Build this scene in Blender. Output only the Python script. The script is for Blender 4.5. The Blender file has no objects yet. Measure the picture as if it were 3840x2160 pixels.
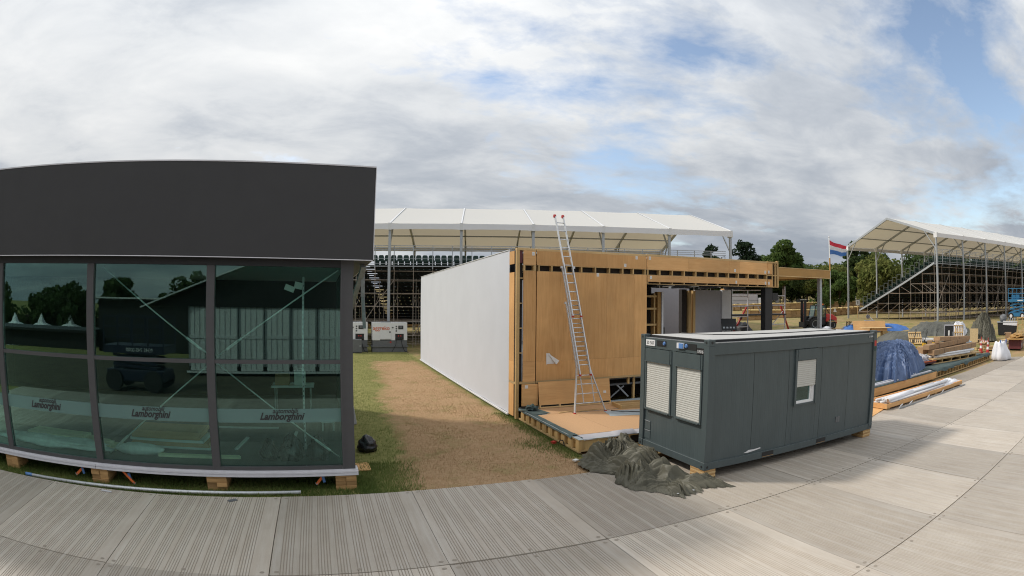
import bpy, math, random
import numpy as np
from mathutils import Vector, Matrix, noise
PI = math.pi
scene = bpy.context.scene
COL = scene.collection

# ------------------------------------------------------------------ camera
# wide-angle barrel lens: theta = A r + B r^3 + C r^5 (r in thousands of photo pixels, photo 3840 wide)
LA, LB, LC = 0.504847, -0.009626, 0.00285
PITCH, ROLL, YAW, CAM_H = 0.028833, -0.007189, 0.349522, 3.5076
def rot_world():
    cp, sp, cr, sr = math.cos(PITCH), math.sin(PITCH), math.cos(ROLL), math.sin(ROLL)
    rx = np.array([[1, 0, 0], [0, cp, -sp], [0, sp, cp]])
    ry = np.array([[cr, 0, sr], [0, 1, 0], [-sr, 0, cr]])
    c, s = math.cos(-YAW), math.sin(-YAW)
    rz = np.array([[c, -s, 0], [s, c, 0], [0, 0, 1]])
    return rz @ rx @ ry
M3 = rot_world() @ np.array([[1, 0, 0], [0, 0, -1], [0, 1, 0]])
cam = bpy.data.cameras.new('camera')
cam_ob = bpy.data.objects.new('camera', cam)
COL.objects.link(cam_ob)
cam_ob.matrix_world = Matrix.Translation((0, 0, CAM_H)) @ Matrix(M3.tolist()).to_4x4()
cam.type = 'PANO'
cam.panorama_type = 'FISHEYE_LENS_POLYNOMIAL'
cam.sensor_fit = 'HORIZONTAL'
cam.sensor_width = 36.0
cam.sensor_height = 20.25
cam.fisheye_fov = math.radians(180)
rr = np.linspace(0.0, 2.25, 200)
tt = LA * rr + LB * rr ** 3 + LC * rr ** 5
rm = rr * 36.0 / 3.840
K = np.linalg.lstsq(np.stack([rm, rm ** 2, rm ** 3, rm ** 4], 1), tt, rcond=None)[0]
cam.fisheye_polynomial_k0 = 0.0
cam.fisheye_polynomial_k1 = -K[0]
cam.fisheye_polynomial_k2 = -K[1]
cam.fisheye_polynomial_k3 = -K[2]
cam.fisheye_polynomial_k4 = -K[3]
cam.clip_start = 0.05
cam.clip_end = 3000
scene.camera = cam_ob

# ------------------------------------------------------------------ light
SUN_AZ = (-0.76, 0.65)          # horizontal direction towards the sun
SUN_EL = math.radians(42)
sun = bpy.data.lights.new('sun', 'SUN')
sun.energy = 1.7
sun.angle = math.radians(6)
sun.color = (1.0, 0.94, 0.85)
sun_ob = bpy.data.objects.new('sun', sun)
COL.objects.link(sun_ob)
_n = math.hypot(*SUN_AZ)
to_sun = Vector((SUN_AZ[0] / _n * math.cos(SUN_EL), SUN_AZ[1] / _n * math.cos(SUN_EL), math.sin(SUN_EL)))
sun_ob.rotation_euler = to_sun.to_track_quat('Z', 'Y').to_euler()

world = bpy.data.worlds.new('World')
scene.world = world
world.use_nodes = True
SKY_A, SKY_B = (2.1, 14.1, 0), (13.0, 18.8, 4)
def build_world():
    nt = world.node_tree
    N, L = nt.nodes, nt.links
    N.clear()
    out = N.new('ShaderNodeOutputWorld')
    bg = N.new('ShaderNodeBackground')
    bg.inputs['Strength'].default_value = 0.1
    sky = N.new('ShaderNodeTexSky')
    sky.sky_type = 'NISHITA'
    sky.sun_disc = False
    sky.sun_elevation = SUN_EL
    sky.sun_rotation = math.atan2(SUN_AZ[0], SUN_AZ[1])
    sky.altitude = 60
    sky.air_density = 1.0
    sky.dust_density = 1.2
    tc = N.new('ShaderNodeTexCoord')
    sep = N.new('ShaderNodeSeparateXYZ')
    L.new(tc.outputs['Generated'], sep.inputs[0])
    def math_(op, a, b=None):
        n = N.new('ShaderNodeMath'); n.operation = op
        for i, v in enumerate((a, b)):
            if v is None: continue
            if isinstance(v, (int, float)): n.inputs[i].default_value = v
            else: L.new(v, n.inputs[i])
        return n.outputs[0]
    zc = math_('MAXIMUM', sep.outputs[2], 0.0)
    den = math_('ADD', zc, 0.16)
    comb = N.new('ShaderNodeCombineXYZ')
    L.new(math_('DIVIDE', sep.outputs[0], den), comb.inputs[0])
    L.new(math_('DIVIDE', sep.outputs[1], den), comb.inputs[1])
    def noise_(scale, detail, rough, off, dist=0.0, stretch=(1, 1, 1), rz=0.0):
        mp = N.new('ShaderNodeMapping')
        mp.inputs['Location'].default_value = off
        mp.inputs['Scale'].default_value = stretch
        mp.inputs['Rotation'].default_value = (0, 0, rz)
        L.new(comb.outputs[0], mp.inputs['Vector'])
        t = N.new('ShaderNodeTexNoise')
        t.inputs['Scale'].default_value = scale
        t.inputs['Detail'].default_value = detail
        t.inputs['Roughness'].default_value = rough
        t.inputs['Distortion'].default_value = dist
        L.new(mp.outputs[0], t.inputs['Vector'])
        return t.outputs['Fac']
    def ramp(fac, stops):
        r = N.new('ShaderNodeValToRGB')
        e = r.color_ramp.elements
        while len(e) < len(stops): e.new(0.5)
        for q, (p, c) in zip(e, stops):
            q.position = p; q.color = (*c, 1) if len(c) == 3 else c
        L.new(fac, r.inputs[0])
        return r.outputs[0]
    cover = noise_(0.85, 9, 0.56, SKY_A, 0.2, (1.0, 1.5, 1), 0.5)
    # thinner cloud towards the right-hand part of the sky
    side = math_('MULTIPLY', sep.outputs[0], 0.08)
    puffs = noise_(4.5, 8, 0.62, (2.0, 5.0, 1), 0.3, (1.0, 1.3, 1), 0.9)
    cover = math_('ADD', math_('MULTIPLY', cover, 0.76), math_('MULTIPLY', puffs, 0.24))
    low = math_('MULTIPLY', math_('POWER', math_('SUBTRACT', 1.0, zc), 9.0), 0.22)
    cov = math_('ADD', math_('SUBTRACT', cover, side), low)
    mask = ramp(cov, [(0.34, (0, 0, 0)), (0.46, (1, 1, 1))])
    shade = noise_(0.42, 4, 0.5, SKY_B, 0.3, (1.0, 1.6, 1), 0.5)
    fine = noise_(2.6, 10, 0.6, (9.0, 1.0, 2), 0.3, (1.0, 1.5, 1), 0.8)
    sh = math_('ADD', math_('MULTIPLY', shade, 0.7), math_('MULTIPLY', fine, 0.3))
    ccol = ramp(sh, [(0.38, (2.55, 2.85, 3.3)), (0.47, (3.45, 3.7, 4.05)), (0.55, (4.7, 4.85, 5.0)), (0.66, (5.7, 5.75, 5.75))])
    # overcast skies are brighter overhead than at the horizon
    grad = math_('ADD', math_('MULTIPLY', zc, 0.75), 0.74)
    gm = N.new('ShaderNodeVectorMath'); gm.operation = 'SCALE'
    L.new(ccol, gm.inputs[0]); L.new(grad, gm.inputs['Scale'])
    ccol = gm.outputs[0]
    mix = N.new('ShaderNodeMix')
    mix.data_type = 'RGBA'
    L.new(mask, mix.inputs['Factor'])
    sc = N.new('ShaderNodeMix'); sc.data_type = 'RGBA'; sc.blend_type = 'MULTIPLY'
    sc.inputs['Factor'].default_value = 1.0
    L.new(sky.outputs[0], sc.inputs['A'])
    sc.inputs['B'].default_value = (1.35, 1.25, 1.15, 1)
    L.new(sc.outputs['Result'], mix.inputs['A'])
    L.new(ccol, mix.inputs['B'])
    L.new(mix.outputs['Result'], bg.inputs['Color'])
    L.new(bg.outputs[0], out.inputs[0])
build_world()
scene.view_settings.view_transform = 'Standard'
scene.view_settings.look = 'None'
scene.view_settings.exposure = 0.7
scene.view_settings.gamma = 1.0
scene.view_settings.use_curve_mapping = False
scene.cycles.max_bounces = 8
scene.cycles.transparent_max_bounces = 12
scene.cycles.use_denoising = True
scene.cycles.filter_width = 1.1

# ------------------------------------------------------------------ helpers
def tag(o, label=None, cat=None, group=None, kind=None):
    if label: o['label'] = label
    if cat: o['category'] = cat
    if group: o['group'] = group
    if kind: o['kind'] = kind
    return o
def thing(name, label, cat, loc=(0, 0, 0), rz=0.0, group=None):
    o = bpy.data.objects.new(name, None)
    o.empty_display_size = 0.2
    COL.objects.link(o)
    o.location = loc
    o.rotation_euler = (0, 0, rz)
    return tag(o, label, cat, group)
def rx_(a): return Matrix.Rotation(a, 3, 'X')
def ry_(a): return Matrix.Rotation(a, 3, 'Y')
def rz_(a): return Matrix.Rotation(a, 3, 'Z')
class MB:
    """collects faces; build() links them as one mesh object"""
    def __init__(s): s.v = []; s.f = []; s.m = []
    def add(s, vs, fs, m=0):
        b = len(s.v)
        s.v += [tuple(p) for p in vs]
        for f in fs:
            s.f.append(tuple(b + i for i in f)); s.m.append(m)
        return s
    BF = [(0, 3, 2, 1), (4, 5, 6, 7), (0, 1, 5, 4), (1, 2, 6, 5), (2, 3, 7, 6), (3, 0, 4, 7)]
    def box(s, x0, x1, y0, y1, z0, z1, m=0):
        return s.add([(x0, y0, z0), (x1, y0, z0), (x1, y1, z0), (x0, y1, z0), (x0, y0, z1), (x1, y0, z1), (x1, y1, z1), (x0, y1, z1)], MB.BF, m)
    def obox(s, c, size, R=None, m=0):
        c = Vector(c); h = [q / 2 for q in size]
        vs = []
        for sx, sy, sz in [(-1, -1, -1), (1, -1, -1), (1, 1, -1), (-1, 1, -1), (-1, -1, 1), (1, -1, 1), (1, 1, 1), (-1, 1, 1)]:
            p = Vector((sx * h[0], sy * h[1], sz * h[2]))
            vs.append(c + (R @ p if R else p))
        return s.add(vs, MB.BF, m)
    def bar(s, p0, p1, w, h, m=0, up=(0, 0, 1)):
        p0 = Vector(p0); p1 = Vector(p1); d = (p1 - p0); L_ = d.length
        if L_ < 1e-6: return s
        d /= L_; u = Vector(up)
        if abs(d.dot(u)) > 0.99: u = Vector((0, 1, 0))
        a = d.cross(u).normalized(); b = a.cross(d).normalized()
        vs = []
        for p in (p0, p1):
            for sa, sb in ((-1, -1), (1, -1), (1, 1), (-1, 1)):
                vs.append(p + a * sa * w / 2 + b * sb * h / 2)
        return s.add(vs, [(0, 1, 2, 3), (7, 6, 5, 4), (0, 4, 5, 1), (1, 5, 6, 2), (2, 6, 7, 3), (3, 7, 4, 0)], m)
    def tube(s, p0, p1, r, n=8, m=0, r1=None, caps=True):
        p0 = Vector(p0); p1 = Vector(p1); d = (p1 - p0).normalized()
        u = Vector((0, 0, 1)) if abs(d.z) < 0.95 else Vector((1, 0, 0))
        a = d.cross(u).normalized(); b = a.cross(d).normalized()
        r1 = r if r1 is None else r1
        vs = []
        for p, q in ((p0, r), (p1, r1)):
            for i in range(n):
                t = 2 * PI * i / n
                vs.append(p + a * math.cos(t) * q + b * math.sin(t) * q)
        fs = [(i, (i + 1) % n, n + (i + 1) % n, n + i) for i in range(n)]
        if caps: fs += [tuple(range(n - 1, -1, -1)), tuple(range(n, 2 * n))]
        return s.add(vs, fs, m)
    def path(s, pts, r, n=6, m=0):
        for a, b in zip(pts[:-1], pts[1:]): s.tube(a, b, r, n, m)
        return s
    def prism(s, pts, axis, a0, a1, m=0):
        """polygon pts (in the two other axes, cyclic order) extruded along axis"""
        def mk(p, t):
            if axis == 'x': return (t, p[0], p[1])
            if axis == 'y': return (p[0], t, p[1])
            return (p[0], p[1], t)
        n = len(pts)
        vs = [mk(p, a0) for p in pts] + [mk(p, a1) for p in pts]
        fs = [(i, (i + 1) % n, n + (i + 1) % n, n + i) for i in range(n)]
        fs += [tuple(range(n - 1, -1, -1)), tuple(range(n, 2 * n))]
        return s.add(vs, fs, m)
    def quad(s, a, b, c, d, m=0): return s.add([a, b, c, d], [(0, 1, 2, 3)], m)
    def lathe(s, prof, c=(0, 0, 0), n=16, m=0, axis='z'):
        vs = []
        for r, z in prof:
            for i in range(n):
                t = 2 * PI * i / n
                p = (r * math.cos(t), r * math.sin(t), z)
                if axis == 'y': p = (p[0], p[2], p[1])
                if axis == 'x': p = (p[2], p[0], p[1])
                vs.append((c[0] + p[0], c[1] + p[1], c[2] + p[2]))
        fs = []
        for k in range(len(prof) - 1):
            for i in range(n):
                j = (i + 1) % n
                fs.append((k * n + i, k * n + j, (k + 1) * n + j, (k + 1) * n + i))
        fs.append(tuple(range(n - 1, -1, -1)))
        fs.append(tuple((len(prof) - 1) * n + i for i in range(n)))
        return s.add(vs, fs, m)
    def build(s, name, mats, parent=None, smooth=False, bevel=0.0, world=False, label=None, fixn=True):
        me = bpy.data.meshes.new(name)
        vs = s.v
        if world and parent is not None:
            mi = (Matrix.Translation(parent.location) @ Matrix.Rotation(parent.rotation_euler[2], 4, 'Z')).inverted()
            vs = [tuple(mi @ Vector(p)) for p in vs]
        me.from_pydata(vs, [], s.f)
        if not isinstance(mats, (list, tuple)): mats = [mats]
        for q in mats: me.materials.append(q)
        if len(mats) > 1: me.polygons.foreach_set('material_index', s.m)
        if fixn:
            import bmesh
            bm = bmesh.new(); bm.from_mesh(me)
            bmesh.ops.recalc_face_normals(bm, faces=bm.faces)
            bm.to_mesh(me); bm.free()
        if smooth: me.polygons.foreach_set('use_smooth', [True] * len(me.polygons))
        me.update()
        o = bpy.data.objects.new(name, me)
        COL.objects.link(o)
        if parent is not None: o.parent = parent
        if bevel:
            b = o.modifiers.new('bevel', 'BEVEL'); b.width = bevel; b.segments = 1; b.limit_method = 'ANGLE'
        if label: o['label'] = label
        return o
def dup(root, loc=None, rz=None, label=None):
    r = root.copy(); COL.objects.link(r)
    if loc is not None: r.location = loc
    if rz is not None: r.rotation_euler = (0, 0, rz)
    if label: r['label'] = label
    for ch in [c for c in root.children]:
        c = ch.copy(); COL.objects.link(c); c.parent = r
        for g in ch.children:
            d = g.copy(); COL.objects.link(d); d.parent = c
    return r
def dupmesh(o, parent=None, loc=None):
    c = o.copy(); COL.objects.link(c)
    if parent is not None: c.parent = parent
    if loc is not None: c.location = loc
    return c
def text_mesh(name, body, size, mat, parent, loc, rot=(PI / 2, 0, 0), shear=0.0, extrude=0.002, align='CENTER', offset=0.0, squash=1.0):
    cu = bpy.data.curves.new(name, 'FONT')
    cu.body = body; cu.size = size; cu.shear = shear; cu.extrude = extrude; cu.align_x = align; cu.offset = offset
    cu.resolution_u = 3
    o = bpy.data.objects.new(name, cu); COL.objects.link(o)
    dg = bpy.context.evaluated_depsgraph_get()
    me = bpy.data.meshes.new_from_object(o.evaluated_get(dg))
    bpy.data.objects.remove(o)
    me.materials.clear(); me.materials.append(mat)
    t = bpy.data.objects.new(name, me); COL.objects.link(t)
    t.parent = parent; t.location = loc; t.rotation_euler = rot; t.scale = (squash, 1, 1)
    return t

# ------------------------------------------------------------------ materials
def new_mat(name):
    m = bpy.data.materials.new(name); m.use_nodes = True
    nt = m.node_tree
    return m, nt.nodes, nt.links, nt.nodes['Principled BSDF']
def mat(name, col, rough=0.6, metal=0.0, var=0.12, scale=6.0, bump=0.0, bscale=40.0, col2=None, stretch=(1, 1, 1), coord='Object', spec=0.5, rnd=0.0, detail=6):
    m, N, L, P = new_mat(name)
    tc = N.new('ShaderNodeTexCoord')
    mp = N.new('ShaderNodeMapping'); mp.inputs['Scale'].default_value = stretch
    L.new(tc.outputs[coord], mp.inputs[0])
    nz = N.new('ShaderNodeTexNoise')
    nz.inputs['Scale'].default_value = scale; nz.inputs['Detail'].default_value = detail; nz.inputs['Roughness'].default_value = 0.6
    L.new(mp.outputs[0], nz.inputs['Vector'])
    rp = N.new('ShaderNodeValToRGB')
    e = rp.color_ramp.elements
    c2 = col2 if col2 else tuple(c * (1 + var) for c in col)
    c1 = col if col2 else tuple(c * (1 - var) for c in col)
    e[0].position = 0.32; e[0].color = (*c1, 1); e[1].position = 0.68; e[1].color = (*c2, 1)
    L.new(nz.outputs['Fac'], rp.inputs[0])
    src = rp.outputs[0]
    if rnd:
        oi = N.new('ShaderNodeObjectInfo')
        hs = N.new('ShaderNodeHueSaturation')
        mr = N.new('ShaderNodeMapRange'); mr.inputs['To Min'].default_value = 1 - rnd; mr.inputs['To Max'].default_value = 1 + rnd
        L.new(oi.outputs['Random'], mr.inputs[0]); L.new(mr.outputs[0], hs.inputs['Value'])
        L.new(src, hs.inputs['Color']); src = hs.outputs[0]
    L.new(src, P.inputs['Base Color'])
    P.inputs['Roughness'].default_value = rough
    P.inputs['Metallic'].default_value = metal
    P.inputs['Specular IOR Level'].default_value = spec
    if bump:
        b = N.new('ShaderNodeBump'); b.inputs['Strength'].default_value = bump; b.inputs['Distance'].default_value = 0.01
        n2 = N.new('ShaderNodeTexNoise'); n2.inputs['Scale'].default_value = bscale; n2.inputs['Detail'].default_value = 5
        L.new(mp.outputs[0], n2.inputs['Vector']); L.new(n2.outputs['Fac'], b.inputs['Height'])
        L.new(b.outputs[0], P.inputs['Normal'])
    return m
def wood(name, c1, c2, stretch, rough=0.65, rnd=0.12, scale=3.0):
    """grain runs along the axis with the small stretch factor"""
    m, N, L, P = new_mat(name)
    tc = N.new('ShaderNodeTexCoord')
    oi = N.new('ShaderNodeObjectInfo')
    ad = N.new('ShaderNodeVectorMath'); ad.operation = 'ADD'
    L.new(tc.outputs['Object'], ad.inputs[0])
    sc = N.new('ShaderNodeVectorMath'); sc.operation = 'SCALE'; sc.inputs['Scale'].default_value = 31.0
    cb = N.new('ShaderNodeCombineXYZ')
    for i in range(3): L.new(oi.outputs['Random'], cb.inputs[i])
    L.new(cb.outputs[0], sc.inputs[0]); L.new(sc.outputs[0], ad.inputs[1])
    mp = N.new('ShaderNodeMapping'); mp.inputs['Scale'].default_value = stretch
    L.new(ad.outputs[0], mp.inputs[0])
    n1 = N.new('ShaderNodeTexNoise'); n1.inputs['Scale'].default_value = scale; n1.inputs['Detail'].default_value = 8
    n1.inputs['Roughness'].default_value = 0.65; n1.inputs['Distortion'].default_value = 0.7
    L.new(mp.outputs[0], n1.inputs['Vector'])
    rp = N.new('ShaderNodeValToRGB'); e = rp.color_ramp.elements
    e[0].position = 0.3; e[0].color = (*c1, 1); e[1].position = 0.7; e[1].color = (*c2, 1)
    L.new(n1.outputs['Fac'], rp.inputs[0])
    n2 = N.new('ShaderNodeTexNoise'); n2.inputs['Scale'].default_value = 0.9; n2.inputs['Detail'].default_value = 3
    L.new(ad.outputs[0], n2.inputs['Vector'])
    mr0 = N.new('ShaderNodeMapRange'); mr0.inputs['From Min'].default_value = 0.3; mr0.inputs['From Max'].default_value = 0.7
    mr0.inputs['To Min'].default_value = 0.86; mr0.inputs['To Max'].default_value = 1.1
    L.new(n2.outputs['Fac'], mr0.inputs[0])
    mr = N.new('ShaderNodeMapRange'); mr.inputs['To Min'].default_value = 1 - rnd; mr.inputs['To Max'].default_value = 1 + rnd
    L.new(oi.outputs['Random'], mr.inputs[0])
    mu = N.new('ShaderNodeMath'); mu.operation = 'MULTIPLY'
    L.new(mr.outputs[0], mu.inputs[0]); L.new(mr0.outputs[0], mu.inputs[1])
    hs = N.new('ShaderNodeHueSaturation'); L.new(mu.outputs[0], hs.inputs['Value']); L.new(rp.outputs[0], hs.inputs['Color'])
    L.new(hs.outputs[0], P.inputs['Base Color'])
    P.inputs['Roughness'].default_value = rough
    P.inputs['Specular IOR Level'].default_value = 0.3
    return m
MT = {}
MT['fascia'] = mat('fascia_cladding', (0.036, 0.035, 0.036), 0.62, var=0.06, scale=2.0, bump=0.03, bscale=300)
MT['frame'] = mat('grey_frame', (0.075, 0.073, 0.075), 0.5, var=0.05, spec=0.4)
MT['alu'] = mat('aluminium', (0.66, 0.67, 0.68), 0.42, 0.45, var=0.08, scale=12)
MT['galv'] = mat('galvanised', (0.42, 0.44, 0.46), 0.5, 0.6, var=0.15, scale=14)
MT['whitealu'] = mat('white_profile', (0.62, 0.61, 0.64), 0.4, var=0.05)
MT['darkfloor'] = mat('dark_floor', (0.085, 0.088, 0.09), 0.45, var=0.25, scale=3)
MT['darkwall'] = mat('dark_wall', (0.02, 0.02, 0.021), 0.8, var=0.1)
MT['ply'] = wood('plywood', (0.60, 0.315, 0.115), (0.73, 0.42, 0.175), (5, 5, 0.35), rnd=0.12)
MT['plyh'] = wood('plywood_cross', (0.62, 0.335, 0.13), (0.75, 0.445, 0.195), (0.35, 5, 5), rnd=0.12)
MT['pine'] = wood('pine_timber', (0.50, 0.33, 0.15), (0.62, 0.44, 0.22), (0.5, 9, 9), rnd=0.14)
MT['lit_timber'] = mat('lightened_timber', (0.80, 0.74, 0.54), 0.7, var=0.1, rnd=0.1)  # lighter than the pine, in place of light on the indoor timber
MT['pinez'] = wood('pine_upright', (0.47, 0.30, 0.12), (0.60, 0.41, 0.19), (9, 9, 0.5), rnd=0.14)
MT['block'] = wood('packing_block', (0.33, 0.19, 0.075), (0.50, 0.30, 0.13), (0.7, 8, 8), rnd=0.28)
MT['osb'] = mat('hardboard', (0.50, 0.30, 0.155), 0.75, var=0.09, scale=30, rnd=0.05)
MT['osbflake'] = mat('strand_board', (0.42, 0.30, 0.15), 0.8, col2=(0.62, 0.47, 0.26), scale=28, detail=2)
MT['membrane'] = mat('grey_membrane', (0.33, 0.38, 0.40), 0.6, var=0.14, scale=5, bump=0.2, bscale=20)
MT['teal'] = mat('teal_membrane', (0.07, 0.095, 0.092), 0.85, var=0.25, scale=5, bump=0.3, bscale=18, spec=0.15)
MT['whitecloth'] = mat('white_cloth', (0.74, 0.74, 0.77), 0.75, var=0.02, scale=1.2, bump=0.05, bscale=6)
MT['wallcloth'] = mat('membrane_wall', (0.59, 0.605, 0.645), 0.8, var=0.03, scale=0.7, bump=0.04, bscale=5)
MT['railgrey'] = mat('dark_rail', (0.13, 0.145, 0.14), 0.5, 0.3)
MT['whitepaint'] = mat('white_paint', (0.70, 0.70, 0.71), 0.5, var=0.03)
MT['greywall'] = mat('grey_wall', (0.40, 0.39, 0.41), 0.7, var=0.04)
MT['paper'] = mat('paper', (0.75, 0.73, 0.69), 0.8, var=0.03)
MT['ink'] = mat('ink', (0.03, 0.03, 0.03), 0.7)
MT['black'] = mat('black_paint', (0.016, 0.016, 0.017), 0.5)
MT['dark_and_shade'] = mat('dark_and_shade_brown', (0.03, 0.024, 0.02), 0.9)  # dark brown; sheets of it stand in for shade in gaps and cavities
MT['cont'] = mat('container_paint', (0.072, 0.092, 0.095), 0.42, var=0.07, scale=2.5, stretch=(1.5, 1.5, 0.5), bump=0.02, bscale=60, spec=0.4)
MT['controof'] = mat('container_roof', (0.45, 0.44, 0.42), 0.55, var=0.1, scale=1.5)
MT['shutter'] = mat('shutter_slat', (0.52, 0.51, 0.465), 0.5, var=0.03)
MT['pvc'] = mat('window_frame_pvc', (0.80, 0.80, 0.80), 0.35, var=0.01)
MT['red'] = mat('red_plastic', (0.45, 0.035, 0.03), 0.45, var=0.08)
MT['orange'] = mat('orange_strap', (0.75, 0.16, 0.03), 0.6)
MT['bluep'] = mat('blue_plastic', (0.10, 0.22, 0.48), 0.45)
MT['rubber'] = mat('rubber', (0.018, 0.018, 0.018), 0.8, var=0.3, scale=20)
MT['genwhite'] = mat('generator_white', (0.72, 0.72, 0.72), 0.4, var=0.03)
MT['gengrey'] = mat('generator_grey', (0.13, 0.135, 0.14), 0.55)
MT['logo'] = mat('orange_red_logo', (0.62, 0.10, 0.02), 0.5, var=0.0)
MT['yellow'] = mat('yellow_paint', (0.62, 0.36, 0.02), 0.5)
MT['maroon'] = mat('maroon_paint', (0.11, 0.022, 0.026), 0.5)
MT['card'] = mat('cardboard', (0.34, 0.215, 0.12), 0.8, var=0.08, scale=4, rnd=0.12)
MT['bluelift'] = mat('blue_lift_paint', (0.03, 0.17, 0.33), 0.4)
MT['seat'] = mat('green_seat', (0.012, 0.045, 0.038), 0.45)
MT['deckdark'] = mat('stand_decking', (0.02, 0.021, 0.022), 0.8, var=0.2)
MT['scaff'] = mat('scaffold_tube', (0.36, 0.33, 0.29), 0.55, 0.2, scale=0.6, col2=(0.30, 0.21, 0.15))
MT['straw'] = mat('straw', (0.30, 0.18, 0.085), 0.95, col2=(0.46, 0.30, 0.14), scale=14, bump=0.5, bscale=30, rnd=0.18)
MT['strawtop'] = mat('fresh_straw', (0.62, 0.45, 0.20), 0.95, col2=(0.74, 0.57, 0.28), scale=14, bump=0.4, bscale=30, rnd=0.1)
MT['olive'] = mat('olive_tarp', (0.098, 0.092, 0.066), 0.5, var=0.16, scale=3, bump=0.25, bscale=14, spec=0.3)
MT['bluetarp'] = mat('blue_tarp', (0.085, 0.135, 0.26), 0.5, var=0.14, scale=2.5, bump=0.3, bscale=14)
MT['brightblue'] = mat('bright_blue_tarp', (0.05, 0.16, 0.46), 0.45, var=0.15, scale=2.5, bump=0.3, bscale=14)
MT['greytarp'] = mat('grey_green_tarp', (0.10, 0.10, 0.085), 0.6, var=0.18, scale=2, bump=0.3, bscale=10)
MT['binbag'] = mat('bin_bag', (0.012, 0.012, 0.013), 0.22, var=0.3, bump=0.6, bscale=18)
MT['bark'] = mat('bark', (0.075, 0.055, 0.04), 0.9, var=0.3, scale=8, bump=0.6, bscale=20)
MT['rail'] = mat('white_rail', (0.6, 0.6, 0.57), 0.7)
MT['flagred'] = mat('flag_red', (0.62, 0.03, 0.06), 0.7)
MT['flagwhite'] = mat('flag_white', (0.75, 0.75, 0.76), 0.7)
MT['flagblue'] = mat('flag_blue', (0.05, 0.17, 0.48), 0.7)
MT['canopy'] = mat('canopy_fascia', (0.40, 0.225, 0.065), 0.6, var=0.06, scale=2)
MT['soil'] = mat('soil', (0.12, 0.09, 0.06), 0.95)
def foliage(name, c1, c2, tr=0.35):
    m, N, L, P = new_mat(name)
    N.remove(P)
    out = N['Material Output']
    g = N.new('ShaderNodeTexCoord')
    nz = N.new('ShaderNodeTexNoise'); nz.inputs['Scale'].default_value = 0.55; nz.inputs['Detail'].default_value = 5
    L.new(g.outputs['Object'], nz.inputs['Vector'])
    rp = N.new('ShaderNodeValToRGB'); e = rp.color_ramp.elements
    e[0].position = 0.35; e[0].color = (*c1, 1); e[1].position = 0.65; e[1].color = (*c2, 1)
    L.new(nz.outputs['Fac'], rp.inputs[0])
    d = N.new('ShaderNodeBsdfDiffuse'); t = N.new('ShaderNodeBsdfTranslucent')
    L.new(rp.outputs[0], d.inputs[0]); L.new(rp.outputs[0], t.inputs[0])
    mx = N.new('ShaderNodeMixShader'); mx.inputs[0].default_value = tr
    L.new(d.outputs[0], mx.inputs[1]); L.new(t.outputs[0], mx.inputs[2]); L.new(mx.outputs[0], out.inputs[0])
    return m
MT['leafdark'] = foliage('foliage_dark', (0.055, 0.085, 0.034), (0.105, 0.145, 0.055))
MT['leafmid'] = foliage('foliage_mid', (0.06, 0.10, 0.03), (0.115, 0.165, 0.05))
MT['leafyellow'] = foliage('foliage_yellowish', (0.085, 0.115, 0.03), (0.22, 0.23, 0.075))
MT['pine_leaf'] = foliage('foliage_pine', (0.022, 0.04, 0.024), (0.045, 0.065, 0.035), 0.2)
MT['grassblade'] = foliage('grass_blades', (0.10, 0.15, 0.04), (0.20, 0.24, 0.08))
MT['dryblade'] = foliage('dry_grass_blades', (0.36, 0.235, 0.13), (0.53, 0.375, 0.22), 0.25)
def pvc_roof():
    m, N, L, P = new_mat('white_roof_membrane')
    N.remove(P); out = N['Material Output']
    d = N.new('ShaderNodeBsdfDiffuse'); d.inputs[0].default_value = (0.72, 0.71, 0.68, 1)
    t = N.new('ShaderNodeBsdfTranslucent'); t.inputs[0].default_value = (0.70, 0.60, 0.44, 1)
    mx = N.new('ShaderNodeMixShader'); mx.inputs[0].default_value = 0.24
    L.new(d.outputs[0], mx.inputs[1]); L.new(t.outputs[0], mx.inputs[2]); L.new(mx.outputs[0], out.inputs[0])
    return m
MT['pvcroof'] = pvc_roof()
def glass(name, tint, ior=1.55, rough=0.0, boost=1.0):
    m, N, L, P = new_mat(name)
    N.remove(P); out = N['Material Output']
    fr = N.new('ShaderNodeFresnel'); fr.inputs['IOR'].default_value = ior
    mu = N.new('ShaderNodeMath'); mu.operation = 'MULTIPLY'; mu.inputs[1].default_value = boost; mu.use_clamp = True
    L.new(fr.outputs[0], mu.inputs[0])
    t = N.new('ShaderNodeBsdfTransparent'); t.inputs[0].default_value = (*tint, 1)
    g = N.new('ShaderNodeBsdfGlossy'); g.inputs['Roughness'].default_value = rough; g.inputs[0].default_value = (0.72, 1.0, 0.95, 1)
    mx = N.new('ShaderNodeMixShader')
    L.new(mu.outputs[0], mx.inputs[0]); L.new(t.outputs[0], mx.inputs[1]); L.new(g.outputs[0], mx.inputs[2]); L.new(mx.outputs[0], out.inputs[0])
    return m
MT['glass'] = glass('tinted_glass', (0.85, 1.0, 0.955), 1.55, 0.0, 1.4)
MT['winglass'] = glass('window_glass', (0.8, 0.85, 0.85), 1.5, 0.0, 2.0)
def frosted():
    m, N, L, P = new_mat('frosted_band')
    N.remove(P); out = N['Material Output']
    t = N.new('ShaderNodeBsdfTransparent'); t.inputs[0].default_value = (0.55, 0.75, 0.7, 1)
    d = N.new('ShaderNodeBsdfDiffuse'); d.inputs[0].default_value = (0.30, 0.46, 0.43, 1)
    mx = N.new('ShaderNodeMixShader'); mx.inputs[0].default_value = 0.42
    L.new(t.outputs[0], mx.inputs[1]); L.new(d.outputs[0], mx.inputs[2]); L.new(mx.outputs[0], out.inputs[0])
    return m
MT['frost'] = frosted()
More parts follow.
